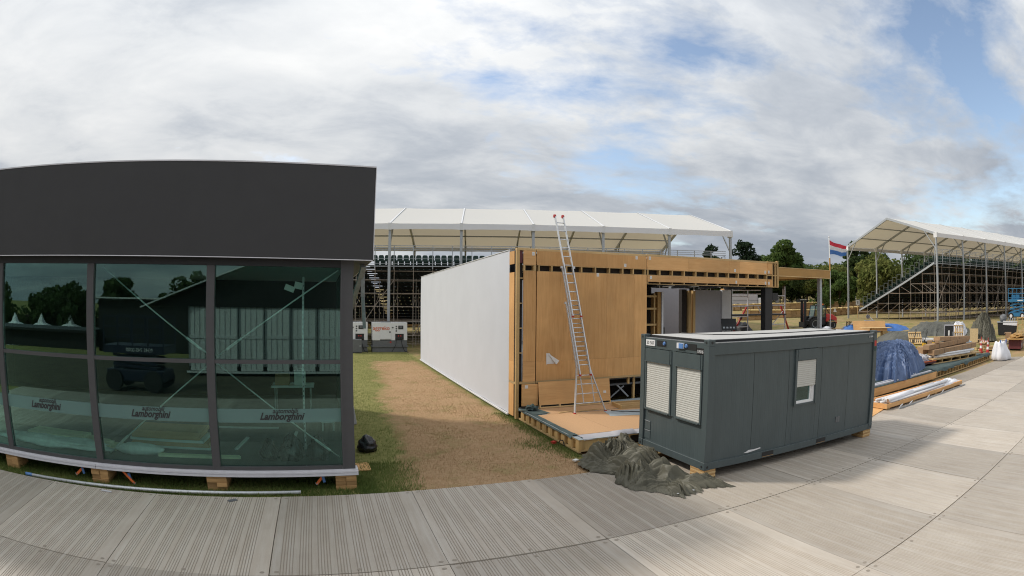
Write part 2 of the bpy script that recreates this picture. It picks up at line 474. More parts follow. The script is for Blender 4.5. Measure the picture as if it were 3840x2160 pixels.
def mat_trackway():
    m, N, L, P = new_mat('trackway_panel')
    tc = N.new('ShaderNodeTexCoord'); geo = N.new('ShaderNodeNewGeometry'); oi = N.new('ShaderNodeObjectInfo')
    n1 = N.new('ShaderNodeTexNoise'); n1.inputs['Scale'].default_value = 0.9; n1.inputs['Detail'].default_value = 8; n1.inputs['Roughness'].default_value = 0.65
    L.new(geo.outputs['Position'], n1.inputs['Vector'])
    rp = N.new('ShaderNodeValToRGB'); e = rp.color_ramp.elements
    e[0].position = 0.3; e[0].color = (0.40, 0.342, 0.278, 1); e[1].position = 0.7; e[1].color = (0.48, 0.42, 0.348, 1)
    L.new(n1.outputs['Fac'], rp.inputs[0])
    # scuffed, lighter wheel tracks and rusty stains
    mp = N.new('ShaderNodeMapping'); mp.inputs['Scale'].default_value = (3.4, 0.2, 1)
    L.new(geo.outputs['Position'], mp.inputs[0])
    n2 = N.new('ShaderNodeTexNoise'); n2.inputs['Scale'].default_value = 3.0; n2.inputs['Detail'].default_value = 9; n2.inputs['Roughness'].default_value = 0.7
    L.new(mp.outputs[0], n2.inputs['Vector'])
    r2 = N.new('ShaderNodeValToRGB'); r2.color_ramp.elements[0].position = 0.44; r2.color_ramp.elements[1].position = 0.68
    L.new(n2.outputs['Fac'], r2.inputs[0])
    mx = N.new('ShaderNodeMix'); mx.data_type = 'RGBA'; mx.inputs['B'].default_value = (0.58, 0.54, 0.48, 1)
    ms = N.new('ShaderNodeMath'); ms.operation = 'MULTIPLY'; ms.inputs[1].default_value = 0.55
    L.new(r2.outputs[0], ms.inputs[0]); L.new(ms.outputs[0], mx.inputs['Factor']); L.new(rp.outputs[0], mx.inputs['A'])
    n3 = N.new('ShaderNodeTexNoise'); n3.inputs['Scale'].default_value = 0.55; n3.inputs['Detail'].default_value = 10; n3.inputs['Roughness'].default_value = 0.75
    L.new(tc.outputs['Object'], n3.inputs['Vector'])
    r3 = N.new('ShaderNodeValToRGB'); r3.color_ramp.elements[0].position = 0.6; r3.color_ramp.elements[1].position = 0.75
    L.new(n3.outputs['Fac'], r3.inputs[0])
    m3 = N.new('ShaderNodeMix'); m3.data_type = 'RGBA'; m3.inputs['B'].default_value = (0.28, 0.17, 0.09, 1)
    ms3 = N.new('ShaderNodeMath'); ms3.operation = 'MULTIPLY'; ms3.inputs[1].default_value = 0.35
    L.new(r3.outputs[0], ms3.inputs[0]); L.new(ms3.outputs[0], m3.inputs['Factor']); L.new(mx.outputs['Result'], m3.inputs['A'])
    hs = N.new('ShaderNodeHueSaturation')
    mr = N.new('ShaderNodeMapRange'); mr.inputs['To Min'].default_value = 0.76; mr.inputs['To Max'].default_value = 1.12
    L.new(oi.outputs['Random'], mr.inputs[0]); L.new(mr.outputs[0], hs.inputs['Value'])
    L.new(m3.outputs['Result'], hs.inputs['Color']); L.new(hs.outputs[0], P.inputs['Base Color'])
    P.inputs['Roughness'].default_value = 0.55
    b = N.new('ShaderNodeBump'); b.inputs['Strength'].default_value = 0.25; b.inputs['Distance'].default_value = 0.006
    n4 = N.new('ShaderNodeTexNoise'); n4.inputs['Scale'].default_value = 45; n4.inputs['Detail'].default_value = 6
    L.new(geo.outputs['Position'], n4.inputs['Vector']); L.new(n4.outputs['Fac'], b.inputs['Height']); L.new(b.outputs[0], P.inputs['Normal'])
    return m
MT['track'] = mat_trackway()
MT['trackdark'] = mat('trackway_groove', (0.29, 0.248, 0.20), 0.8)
def mat_ground():
    m, N, L, P = new_mat('grassland')
    geo = N.new('ShaderNodeNewGeometry')
    def nz(scale, detail, rough, st=(1, 1, 1)):
        mp = N.new('ShaderNodeMapping'); mp.inputs['Scale'].default_value = st
        L.new(geo.outputs['Position'], mp.inputs[0])
        n = N.new('ShaderNodeTexNoise'); n.inputs['Scale'].default_value = scale; n.inputs['Detail'].default_value = detail; n.inputs['Roughness'].default_value = rough
        L.new(mp.outputs[0], n.inputs['Vector']); return n.outputs['Fac']
    def ramp(f, a, b, ca, cb):
        r = N.new('ShaderNodeValToRGB'); e = r.color_ramp.elements
        e[0].position = a; e[0].color = (*ca, 1); e[1].position = b; e[1].color = (*cb, 1)
        L.new(f, r.inputs[0]); return r.outputs[0]
    green = ramp(nz(5, 9, 0.7), 0.3, 0.7, (0.13, 0.135, 0.042), (0.26, 0.24, 0.09))
    dry = ramp(nz(7, 10, 0.8, (1, 1.4, 1)), 0.3, 0.7, (0.29, 0.18, 0.095), (0.46, 0.315, 0.185))
    # worn, dried-out strip of lawn: attribute painted per vertex says how dry the turf is
    at = N.new('ShaderNodeAttribute'); at.attribute_name = 'dry'
    ad = N.new('ShaderNodeMath'); ad.operation = 'ADD'
    sb = N.new('ShaderNodeMath'); sb.operation = 'MULTIPLY_ADD'; sb.inputs[1].default_value = 1.7; sb.inputs[2].default_value = -0.85
    L.new(nz(1.1, 9, 0.72), sb.inputs[0]); L.new(at.outputs['Fac'], ad.inputs[0]); L.new(sb.outputs[0], ad.inputs[1])
    fac = ramp(ad.outputs[0], 0.28, 0.72, (0, 0, 0), (1, 1, 1))
    mx = N.new('ShaderNodeMix'); mx.data_type = 'RGBA'
    L.new(fac, mx.inputs['Factor']); L.new(green, mx.inputs['A']); L.new(dry, mx.inputs['B'])
    L.new(mx.outputs['Result'], P.inputs['Base Color'])
    P.inputs['Roughness'].default_value = 0.95; P.inputs['Specular IOR Level'].default_value = 0.1
    b = N.new('ShaderNodeBump'); b.inputs['Strength'].default_value = 0.5; b.inputs['Distance'].default_value = 0.02
    L.new(nz(22, 8, 0.8), b.inputs['Height']); L.new(b.outputs[0], P.inputs['Normal'])
    return m
MT['ground'] = mat_ground()
# ------------------------------------------------------------------ ground
def smooth(t):
    t = min(max(t, 0.0), 1.0); return t * t * (3 - 2 * t)
def terrain(x, y):
    s = 0.75 * x + 0.66 * y
    if y < -12: return -3.2 * smooth((-12 - y) / 35)
    return 1.6 * smooth((s - 32) / 32) + max(0.0, s - 85) * 0.05
def dryness(x, y):
    # dried strip between the pavilion and the timber house, yard and field on the right
    cx = 1.35 + (y - 10) * 0.06 + 0.45 * noise.noise(Vector((y * 0.55, 3.3, 0)))
    a = smooth((x - cx + 0.7) / 1.5) * smooth((5.85 - x) / 0.75) * smooth((33.5 - y) / 3.0) * smooth((y - 9.0) / 0.4) * 0.74
    if x > 5.7:
        a = 0.42 if y > 14 else 0.55
        if x + y > 75: a = 0.46
    if y < 9.0 and x < 5: a = 0.22
    return a
def make_ground():
    xs = np.unique(np.concatenate([np.arange(-12, 8, 0.2), np.arange(8, 50, 1.0), np.arange(50, 130, 4), np.arange(130, 640, 30), np.arange(-60, -12, 4), np.arange(-600, -60, 40)]))
    ys = np.unique(np.concatenate([np.arange(8.8, 15, 0.2), np.arange(15, 40, 0.4), np.arange(40, 70, 1.5), np.arange(70, 130, 4), np.arange(130, 640, 30), np.arange(-60, 8.8, 4), np.arange(-600, -60, 40)]))
    vs, dr = [], []
    for y in ys:
        for x in xs:
            z = terrain(x, y) - 0.05
            if x < 14 and 8 < y < 40: z += 0.02 * noise.noise(Vector((x * 0.9, y * 0.9, 0)))
            vs.append((float(x), float(y), z)); dr.append(dryness(x, y))
    nx = len(xs)
    fs = [(j * nx + i, j * nx + i + 1, (j + 1) * nx + i + 1, (j + 1) * nx + i) for j in range(len(ys) - 1) for i in range(nx - 1)]
    me = bpy.data.meshes.new('ground')
    me.from_pydata(vs, [], fs)
    at = me.attributes.new('dry', 'FLOAT', 'POINT'); at.data.foreach_set('value', dr)
    me.materials.append(MT['ground'])
    me.polygons.foreach_set('use_smooth', [True] * len(me.polygons))
    o = bpy.data.objects.new('ground', me); COL.objects.link(o)
    tag(o, kind='structure')
make_ground()

# grass blades (nobody could count them): one object of green tufts, one of dry stubble
def blades(name, pts, hmin, hmax, wd, m, label, seed):
    rng = np.random.default_rng(seed)
    n = len(pts); pts = np.asarray(pts, float)
    a = rng.uniform(0, 2 * PI, n); h = rng.uniform(hmin, hmax, n); lean = rng.normal(0, 0.35, (n, 2)) * h[:, None]
    dx, dy = np.cos(a) * wd / 2, np.sin(a) * wd / 2
    v = np.zeros((n, 3, 3))
    v[:, 0] = pts + np.stack([dx, dy, 0 * dx], 1); v[:, 1] = pts - np.stack([dx, dy, 0 * dx], 1)
    v[:, 2] = pts + np.stack([lean[:, 0], lean[:, 1], h], 1)
    me = bpy.data.meshes.new(name)
    me.vertices.add(3 * n); me.vertices.foreach_set('co', v.reshape(-1))
    me.loops.add(3 * n); me.loops.foreach_set('vertex_index', np.arange(3 * n))
    me.polygons.add(n); me.polygons.foreach_set('loop_start', np.arange(n) * 3); me.polygons.foreach_set('loop_total', np.full(n, 3))
    me.materials.append(m); me.update(calc_edges=True)
    o = bpy.data.objects.new(name, me); COL.objects.link(o)
    return tag(o, label, 'grass', kind='stuff')
def scatter_grass():
    rng = np.random.default_rng(4)
    P = []; Hh = []
    # lush strip along the trackway edge in front of and under the pavilion
    q = rng.uniform((-12, 9.46), (0.9, 10.6), (26000, 2))
    lush = [(x, y, terrain(x, y) - 0.05) for x, y in q]
    q = rng.uniform((0.55, 9.46), (1.9, 11.5), (6000, 2))
    lush += [(x, y, -0.05) for x, y in q if rng.random() < 1.3 - (x - 0.5) * 0.9]
    q = rng.uniform((5.05, 10.6), (5.62, 16.0), (5500, 2))
    lush += [(x, y, -0.05) for x, y in q if x > 5.6 - 0.5 * rng.random() ** 1.5]
    q = rng.normal((5.1, 11.9), (0.28, 0.45), (700, 2))
    lush += [(x, y, -0.05) for x, y in q if x < 5.6]
    blades('grass', lush, 0.035, 0.11, 0.012, MT['grassblade'], 'lush green grass growing along the trackway edge and under the glass pavilion', 1)
    q = rng.uniform((0.6, 10.5), (5.6, 38.0), (42000, 2))
    q = q[rng.random(len(q)) < np.clip(14.0 / q[:, 1], 0, 1)]
    g = [(x, y, -0.05) for x, y in q if dryness(x, y) < 0.35 + 0.3 * noise.noise(Vector((x * 1.2, y * 1.2, 5)))]
    blades('short_turf', g, 0.025, 0.06, 0.012, MT['grassblade'], 'short green turf beside the dried strip of lawn', 2)
    q = rng.uniform((0.8, 9.5), (5.6, 33.0), (60000, 2))
    q = q[rng.random(len(q)) < np.clip(12.0 / q[:, 1], 0, 1)]
    d = [(x, y, -0.05) for x, y in q if dryness(x, y) > 0.35 + 0.3 * noise.noise(Vector((x * 1.2, y * 1.2, 5)))]
    blades('dry_grass', d, 0.015, 0.045, 0.014, MT['dryblade'], 'dried brown stubble between the pavilion and the timber house', 3)
scatter_grass()

# ------------------------------------------------------------------ trackway of ribbed panels
def make_trackway():
    root = bpy.data.objects.new('trackway', None); COL.objects.link(root); tag(root, kind='structure')
    W, D, T = 2.388, 2.985, 0.05
    # cross-section along x: flat top with grooves in groups of five
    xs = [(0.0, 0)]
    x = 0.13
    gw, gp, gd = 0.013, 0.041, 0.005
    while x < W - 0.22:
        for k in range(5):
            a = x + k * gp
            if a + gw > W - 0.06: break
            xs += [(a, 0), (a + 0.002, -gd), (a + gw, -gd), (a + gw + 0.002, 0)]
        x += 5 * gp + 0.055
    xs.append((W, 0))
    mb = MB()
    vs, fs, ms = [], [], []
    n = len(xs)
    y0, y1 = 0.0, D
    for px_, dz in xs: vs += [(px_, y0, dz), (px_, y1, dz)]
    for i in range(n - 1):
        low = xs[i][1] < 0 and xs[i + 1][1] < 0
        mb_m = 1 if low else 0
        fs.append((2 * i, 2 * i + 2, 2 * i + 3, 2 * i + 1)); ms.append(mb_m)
    mb.v, mb.f, mb.m = vs, fs, ms
    mb.add([(0, 0, 0), (W, 0, 0), (W, 0, -T), (0, 0, -T)], [(0, 3, 2, 1)], 0)
    mb.add([(0, D, 0), (W, D, 0), (W, D, -T), (0, D, -T)], [(0, 1, 2, 3)], 0)
    mb.add([(0, 0, 0), (0, D, 0), (0, D, -T), (0, 0, -T)], [(0, 1, 2, 3)], 0)
    mb.add([(W, 0, 0), (W, D, 0), (W, D, -T), (W, 0, -T)], [(0, 3, 2, 1)], 0)
    # bolt pockets near the long edges
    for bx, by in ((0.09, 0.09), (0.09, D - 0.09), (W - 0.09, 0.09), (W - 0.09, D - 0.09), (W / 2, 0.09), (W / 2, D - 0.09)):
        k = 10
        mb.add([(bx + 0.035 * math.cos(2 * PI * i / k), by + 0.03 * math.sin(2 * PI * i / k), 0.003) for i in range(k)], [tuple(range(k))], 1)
    proto = None
    rng = random.Random(5)
    for row, ytop in enumerate((9.45, 6.445, 3.44, 0.435, -2.57)):
        off = -0.9 - 2.4 * 5 + (0.0 if row < 2 else -1.2 * (row % 2))
        for i in range(28):
            xx = off + i * 2.4
            if row > 2 and (xx < 4 or xx > 24): continue
            loc = (xx + rng.uniform(-0.004, 0.004), ytop - D - 0.0 + rng.uniform(-0.006, 0.006), rng.uniform(-0.004, 0.003))
            if proto is None:
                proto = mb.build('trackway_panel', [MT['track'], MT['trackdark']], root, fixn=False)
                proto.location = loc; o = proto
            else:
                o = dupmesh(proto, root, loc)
            o.location.z += 0.6 * max(0, terrain(xx + 1.2, ytop - 1.5)) * 0.6
            o.rotation_euler = (rng.uniform(-0.0015, 0.0015), rng.uniform(-0.001, 0.001), rng.uniform(-0.001, 0.001))
    b = MB(); b.box(-13.0, 56, -5.5, 9.44, -0.10, -0.055)
    b.build('sub_base', MT['soil'], root)
    # spur of panels running along the timber platforms
    sp = MB()
    for i in range(12):
        sp.box(19.0 + i * 1.6, 19.0 + i * 1.6 + 1.58, 9.5, 10.9, -0.045, -0.012 + 0.3 * terrain(19 + i * 1.6, 10))
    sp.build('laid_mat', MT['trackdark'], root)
make_trackway()

o = MB().box(-40, 4.4, -12, 0.40, -0.044, -0.040).build('added_turf_sheet', mat('dark_brown_turf', (0.055, 0.045, 0.028), 0.95, col2=(0.10, 0.085, 0.05), scale=1.2)); tag(o, kind='structure')  # dark turf sheet added behind the camera to darken the glass reflection
# ------------------------------------------------------------------ glass pavilion
PY = 9.9
def make_pavilion():
    t = thing('glass_pavilion', 'low glass-fronted pavilion with a deep charcoal fascia and green-tinted panes', 'building', (-3.3, PY, 0))
    def B(name, mb, m, par=None, **k):
        o = mb.build(name, m, par if par is not None else t, world=(par is None), **k); return o
    XL, XR = -12.25, 0.50
    YB = 18.0
    B('fascia', MB().box(XL - 0.3, 0.84, 9.70, YB + 0.3, 4.272, 5.985), MT['fascia'], bevel=0.006)
    B('fascia_trim', MB().box(XL - 0.3, 0.85, 9.692, YB + 0.31, 5.987, 6.012).box(0.842, 0.856, 9.692, YB, 4.275, 5.986), MT['whitealu'])
    B('drip_edge', MB().box(XL - 0.3, 0.83, 9.694, 9.71, 4.255, 4.270), MT['whitealu'])
    B('header', MB().box(XL, XR, PY + 0.01, PY + 0.16, 4.13, 4.271), MT['black'])
    # aluminium base profile with two shadow grooves
    B('base_profile', MB().box(XL, XR + 0.05, PY - 0.05, PY + 0.2, 0.245, 0.285).box(XL, XR + 0.045, PY - 0.038, PY + 0.2, 0.286, 0.300).box(XL, XR + 0.05, PY - 0.05, PY + 0.2, 0.301, 0.33).box(XL, XR + 0.04, PY - 0.03, PY + 0.2, 0.331, 0.36), MT['whitealu'])
    B('profile_joint', MB().box(-4.783, -4.777, PY - 0.052, PY - 0.03, 0.244, 0.331), MT['black'])
    B('sill_frame', MB().box(XL, 0.26, PY + 0.005, PY + 0.14, 0.362, 0.43), MT['frame'])
    mull = [-12.18, -9.68, -7.17, -4.66, -2.145]
    for x in mull:
        m = B('mullion', MB().box(x - 0.077, x + 0.077, PY, PY + 0.17, 0.361, 4.129), MT['frame'], bevel=0.004)
    g = MB().box(0.265, 0.50, PY, PY + 0.19, 0.361, 4.271)
    for gx in (0.30, 0.325, 0.35): g.box(gx, gx + 0.006, PY - 0.003, PY - 0.001, 0.362, 4.27)
    B('corner_post', g, MT['frame'])
    edges = mull + [0.342]
    zt = 2.395
    for i in range(5):
        x0, x1 = edges[i] + 0.077, edges[i + 1] - 0.077
        B('transom', MB().box(x0 + 0.001, x1 - 0.001, PY + 0.012, PY + 0.13, zt - 0.035, zt + 0.035), MT['frame'])
        for z0, z1 in ((0.431, zt - 0.036), (zt + 0.036, 4.129)):
            B('glass_pane', MB().box(x0 + 0.001, x1 - 0.001, PY + 0.062, PY + 0.068, z0, z1), MT['glass'], fixn=True)
        band = B('frosted_band', MB().quad((x0 + 0.002, PY + 0.058, 1.265), (x1 - 0.002, PY + 0.058, 1.265), (x1 - 0.002, PY + 0.058, 1.525), (x0 + 0.002, PY + 0.058, 1.525)), MT['frost'])
        cx = (x0 + x1) / 2 + {4: 0.05, 3: -0.03, 2: -0.05}.get(i, 0)
        lx = cx + 3.3
        text_mesh('lettering', 'Lamborghini', 0.185, MT['ink'], band, (lx, 0.054, 1.325), shear=0.38, extrude=0.0008, offset=0.006, squash=0.88)
        text_mesh('lettering', 'automobili', 0.128, MT['ink'], band, (lx + 0.07, 0.054, 1.447), shear=0.38, extrude=0.0008, offset=0.002, squash=0.85)
    # end wall: glass between posts
    for y in (12.4, 14.9, 17.4): B('end_mullion', MB().box(XR - 0.17, XR - 0.002, y - 0.07, y + 0.07, 0.361, 4.271), MT['frame'])
    for y0, y1 in ((10.10, 12.32), (12.48, 14.82), (14.98, 17.32)):
        B('end_pane', MB().box(XR - 0.09, XR - 0.084, y0, y1, 0.431, 4.20), MT['glass'])
    B('end_sill', MB().box(XR - 0.17, XR - 0.004, PY + 0.20, YB, 0.30, 0.43), MT['frame'])
    B('floor', MB().box(XL, XR - 0.18, PY + 0.2, YB - 0.1, 0.30, 0.405), MT['darkfloor'])
    B('back_wall', MB().box(XL, XR, YB - 0.09, YB, 0.30, 4.27), MT['darkwall'])
    B('end_wall', MB().box(XL - 0.1, XL - 0.002, PY, YB, 0.30, 4.27), MT['darkwall'])
    B('ceiling', MB().box(XL, XR - 0.18, PY + 0.18, YB - 0.1, 4.15, 4.25), MT['greywall'])
    # steel cross bracing behind the glass
    def rod(a, b):
        r = B('brace_rod', MB().tube(a, b, 0.014, 8), MT['alu'], smooth=True)
        a, b = Vector(a), Vector(b); d = (b - a)
        lo = a if a.z < b.z else b
        s = d.normalized() if lo is a else -d.normalized()
        p = lo + s * 0.28
        rr_ = MB()
        for sg in (-1, 1):
            off = Vector((0, 0, 0.022 * sg))
            rr_.tube(tuple(p + off - Vector(t.location)), tuple(p + s * 0.26 + off - Vector(t.location)), 0.007, 6)
        rr_.tube(tuple(p - s * 0.05 - Vector(t.location)), tuple(p + s * 0.02 - Vector(t.location)), 0.026, 8)
        rr_.tube(tuple(p + s * 0.24 - Vector(t.location)), tuple(p + s * 0.31 - Vector(t.location)), 0.026, 8)
        o = rr_.build('turnbuckle', MT['alu'], r); return r
    yb = PY + 0.32
    for zc, ze in ((zt - 0.06, 0.50), (zt + 0.06, 4.1)):
        rod((-2.20, yb, zc), (-4.52, yb, ze)); rod((-2.08, yb, zc), (0.22, yb, ze))
    # unfinished strut and torn flashing hanging under the overhang at the corner
    s = MB().bar((0.56, 12.2, 3.35), (0.74, 10.9, 4.24), 0.07, 0.07).bar((0.56, 12.6, 3.15), (0.80, 11.0, 4.22), 0.04, 0.04)
    B('overhang_strut', s, MT['galv'])
    s = MB().bar((0.76, 11.2, 4.26), (0.79, 11.5, 3.62), 0.085, 0.012).bar((0.79, 11.5, 3.62), (0.84, 11.62, 2.93), 0.075, 0.012)
    B('hanging_flashing', s, MT['galv'])
    return t
make_pavilion()

# packing timbers under the pavilion
def packing(x, label, seed):
    rng = random.Random(seed)
    t = thing('packing_stack', label, 'timber blocks', (x, 10.05, -0.05), 0, 'packing timbers under the glass pavilion')
    z = 0.0
    for c, h in enumerate((0.085, 0.085, 0.085, 0.032)):
        n = 1 if c in (0, 3) else (2 if c == 1 else 1 + rng.randint(0, 1))
        w = 0.40 / n
        for k in range(n):
            x0 = -0.20 + k * w
            MB().box(x0 + 0.002, x0 + w - 0.002, -0.17 + rng.uniform(-0.02, 0.02), 0.35, z, z + h - 0.002).build('timber', MT['block'], t, bevel=0.004)
        z += h
for i, (x, lb) in enumerate([(-7.22, 'leftmost stack of wooden packing blocks under the pavilion base, by the photo edge'), (-4.72, 'stack of wooden packing blocks under the pavilion between two orange straps'), (-2.17, 'stack of wooden packing blocks under the middle of the right-hand pavilion bays'), (0.31, 'stack of wooden packing blocks under the right corner post of the pavilion')]):
    packing(x, lb, i)
# the ground grid keeps clear of these; straps
def strap(p0, p1, label):
    t = thing('ratchet_strap', label, 'strap', (p1[0], p1[1], -0.04), 0, 'orange ratchet straps under the pavilion')
    a = Vector(p0) - Vector(t.location); b = Vector(p1) - Vector(t.location)
    MB().bar(a, b, 0.05, 0.006, up=(0, 1, 0)).build('webbing', MT['orange'], t)
    m = a.lerp(b, 0.45)
    MB().obox(m + Vector((0.05, 0.01, -0.01)), (0.05, 0.03, 0.14), ry_(-0.25)).build('ratchet', MT['bluep'], t)
    MB().path([b + Vector((-0.03, 0, 0.03)), b + Vector((0, 0, -0.02)), b + Vector((0.03, 0, 0.03))], 0.006, 6).build('hook', MT['galv'], t)
strap((-5.12, 9.98, 0.24), (-5.34, 9.93, 0.05), 'short orange ratchet strap left of the middle packing blocks')
strap((-4.22, 9.98, 0.24), (-3.92, 9.90, 0.0), 'long orange ratchet strap hanging right of the middle packing blocks')
strap((-0.10, 10.0, 0.24), (-0.25, 9.98, 0.05), 'orange strap half hidden beside the corner packing blocks')
t = thing('metal_tube', 'long pale metal tube lying in the grass in front of the pavilion', 'tube', (-3.6, 9.6, 0.0))
MB().tube((-2.95, -0.06, 0.012), (3.05, 0.06, 0.012), 0.032, 12).build('tube', MT['alu'], t, smooth=True)
MB().tube((-2.99, -0.061, 0.012), (-2.80, -0.057, 0.012), 0.036, 12).build('end_sleeve', MT['bluep'], t, smooth=True)
# plastic scraps on the trackway
o = MB().obox((-4.35, 9.30, 0.012), (0.24, 0.05, 0.012), rz_(-0.12)).build('metal_offcut', MT['whitealu']); tag(o, 'short white metal offcut lying on the trackway edge', 'offcut')
o = MB().obox((-1.78, 9.26, 0.006), (0.17, 0.10, 0.006), rz_(0.6)).build('rubber_pad', MT['gengrey']); tag(o, 'small dark diamond-shaped pad lying on the trackway', 'pad')

# ------------------------------------------------------------------ loose things inside the pavilion
FZ = 0.406
def planks(name, label, x0, y0, lens, w, h, rot, cols, m, cat='timber'):
    rng = random.Random(len(label))
    t = thing(name, label, cat, (x0, y0, FZ), rot)
    z = 0
    for r, ln in enumerate(lens):
        for c in range(cols):
            dx = rng.uniform(-0.12, 0.12)
            MB().box(dx, dx + ln, c * (w + 0.01), c * (w + 0.01) + w, z + 0.001, z + h).build('plank', m, t)
        z += h + 0.002
    return t
planks('timber_stack', 'stack of pale sawn battens inside the left glass bay', -7.0, 10.75, (2.3, 2.1, 1.9, 1.6), 0.10, 0.05, -0.03, 5, MT['lit_timber'])
t = thing('board_stack', 'stack of hardboard sheets on a white batten inside the middle bay', 'boards', (-4.4, 11.2, FZ), -0.05)
for k, (dx, w, h, mm) in enumerate([(0, 1.9, 0.05, 'whitepaint'), (0.02, 1.85, 0.04, 'osb'), (0.05, 1.8, 0.05, 'osb'), (0.0, 1.75, 0.06, 'whitepaint'), (0.05, 1.6, 0.09, 'osb'), (0.1, 1.6, 0.08, 'osb')]):
    z = sum((0.05, 0.04, 0.05, 0.06, 0.09, 0.08)[:k])
    MB().box(dx, dx + w, 0, 0.75, z, z + h - 0.002).build('board', MT[mm], t)
planks('batten_bundle', 'two thin pale battens lying on the floor in front of the boards', -3.5, 10.5, (1.75,), 0.06, 0.05, 0.0, 2, MT['lit_timber'])
def lumpy(name, label, cat, loc, rad, m, seed, group=None, flat=0.75, nu=28, nv=18, amp=0.18, top=None):
    vs = []
    for j in range(nv + 1):
        ph = PI * j / nv
        for i in range(nu):
            a = 2 * PI * i / nu
            d = Vector((math.sin(ph) * math.cos(a), math.sin(ph) * math.sin(a), math.cos(ph)))
            k = 1 + amp * noise.fractal(d * 2.2 + Vector((seed, 0, 0)), 1.0, 2.0, 4) - 0.06 * abs(noise.noise(d * 5 + Vector((0, seed, 0))))
            z = d.z * rad[2] * k + rad[2] * flat
            if top and d.z > 0.75: z += (d.z - 0.75) * top
            vs.append((d.x * rad[0] * k, d.y * rad[1] * k, max(z, 0.0)))
    fs = [(j * nu + i, (j + 1) * nu + i, (j + 1) * nu + (i + 1) % nu, j * nu + (i + 1) % nu) for j in range(nv) for i in range(nu)]
    mb = MB(); mb.add(vs, fs)
    o = mb.build(name, m, smooth=True, fixn=True)
    o.location = loc
    return tag(o, label, cat, group)
lumpy('foam_roll', 'crumpled roll of pale blue plastic film inside the glass', 'film', (-4.0, 10.62, FZ), (0.55, 0.16, 0.13), MT['flagwhite'], 3.1)  # film colour lightened in place of daylight inside the pavilion
lumpy('plastic_sheeting', 'long heap of pale blue plastic sheeting inside the leftmost bay', 'film', (-6.2, 10.55, FZ), (1.6, 0.25, 0.12), MT['flagwhite'], 5.7, amp=0.35)  # sheeting near white to brighten the dim interior by colour
for x, r, s, lb in ((-1.16, 0.21, 1.0, 'left of three black bin bags behind the right pane'), (-0.72, 0.26, 2.0, 'biggest, middle one of three black bin bags behind the right pane'), (-0.20, 0.24, 3.0, 'right of three black bin bags, by the corner post')):
    lumpy('bin_bag', lb, 'bin bag', (x, 10.45, FZ), (r, r * 0.9, r * 0.85), MT['binbag'], s, 'bin bags inside the pavilion', top=0.55)
t = thing('floodlight_stand', 'slim perforated metal pole with two floodlights inside the right bay', 'floodlight', (-0.48, 11.35, FZ))
p = MB().box(-0.02, 0.02, -0.02, 0.02, 0.0, 3.6)
for k in range(34): p.box(-0.006, 0.006, -0.023, -0.021, 0.1 + k * 0.1, 0.14 + k * 0.1, 1)
p.build('pole', [MT['whitealu'], MT['black']], t)
MB().obox((-0.10, -0.05, 3.42), (0.16, 0.12, 0.14), ry_(0.2)).build('lamp_housing', MT['whitepaint'], t)
MB().obox((-0.28, -0.08, 3.36), (0.20, 0.16, 0.12), ry_(0.35)).build('lamp_head', MT['whitepaint'], t)
MB().box(-0.15, 0.15, -0.03, 0.03, 0, 0.02).box(-0.03, 0.03, -0.15, 0.15, 0, 0.02).build('foot', MT['galv'], t)
for i, (x, y, r, ln, lb) in enumerate([(-1.9, 11.7, 1.45, 1.0, 'pale metal strip left of another on the pavilion floor'), (-0.77, 12.2, 1.5, 1.0, 'pale metal strip nearest the floodlight pole on the pavilion floor'), (-2.4, 13.2, -0.04, 2.4, 'long pale metal strip lying across the back of the pavilion floor')]):
    o = MB().obox((0, 0, 0.015), (ln, 0.07, 0.03)).build('metal_strip', MT['whitealu']); o.location = (x, y, FZ); o.rotation_euler = (0, 0, r); tag(o, lb, 'metal strip', 'metal strips on the pavilion floor')
t = thing('work_table', 'white folding table with cartons and a paper bag deep inside the pavilion', 'table', (-0.95, 15.4, FZ))
MB().box(-0.6, 0.6, -0.35, 0.35, 0.70, 0.74).build('table_top', MT['whitepaint'], t)
for sx in (-0.5, 0.5):
    for sy in (-0.28, 0.28): MB().tube((sx, sy, 0), (sx, sy, 0.70), 0.018, 8).build('leg', MT['galv'], t)
o = MB().box(-0.2, 0.2, -0.15, 0.15, 0, 0.3).build('carton', MT['card'], bevel=0.004); o.location = (-1.25, 15.4, FZ + 0.741); tag(o, 'brown cardboard carton on the left of the folding table', 'carton')
t = thing('paper_bag', 'white paper carrier bag on the folding table', 'bag', (-0.75, 15.4, FZ + 0.741))
MB().box(-0.16, 0.16, -0.08, 0.08, 0, 0.38).build('bag_body', MT['paper'], t)
MB().path([(-0.07, 0, 0.38), (-0.05, 0, 0.46), (0.05, 0, 0.46), (0.07, 0, 0.38)], 0.006).build('handle', MT['paper'], t)
t = thing('step_stool', 'small white step stool by the end glass of the pavilion', 'stool', (0.02, 12.9, FZ))
MB().box(-0.16, 0.16, -0.12, 0.12, 0.20, 0.24).build('seat', MT['whitepaint'], t)
for sx in (-0.13, 0.13): MB().box(sx - 0.02, sx + 0.02, -0.11, 0.11, 0, 0.199).build('side', MT['whitepaint'], t)
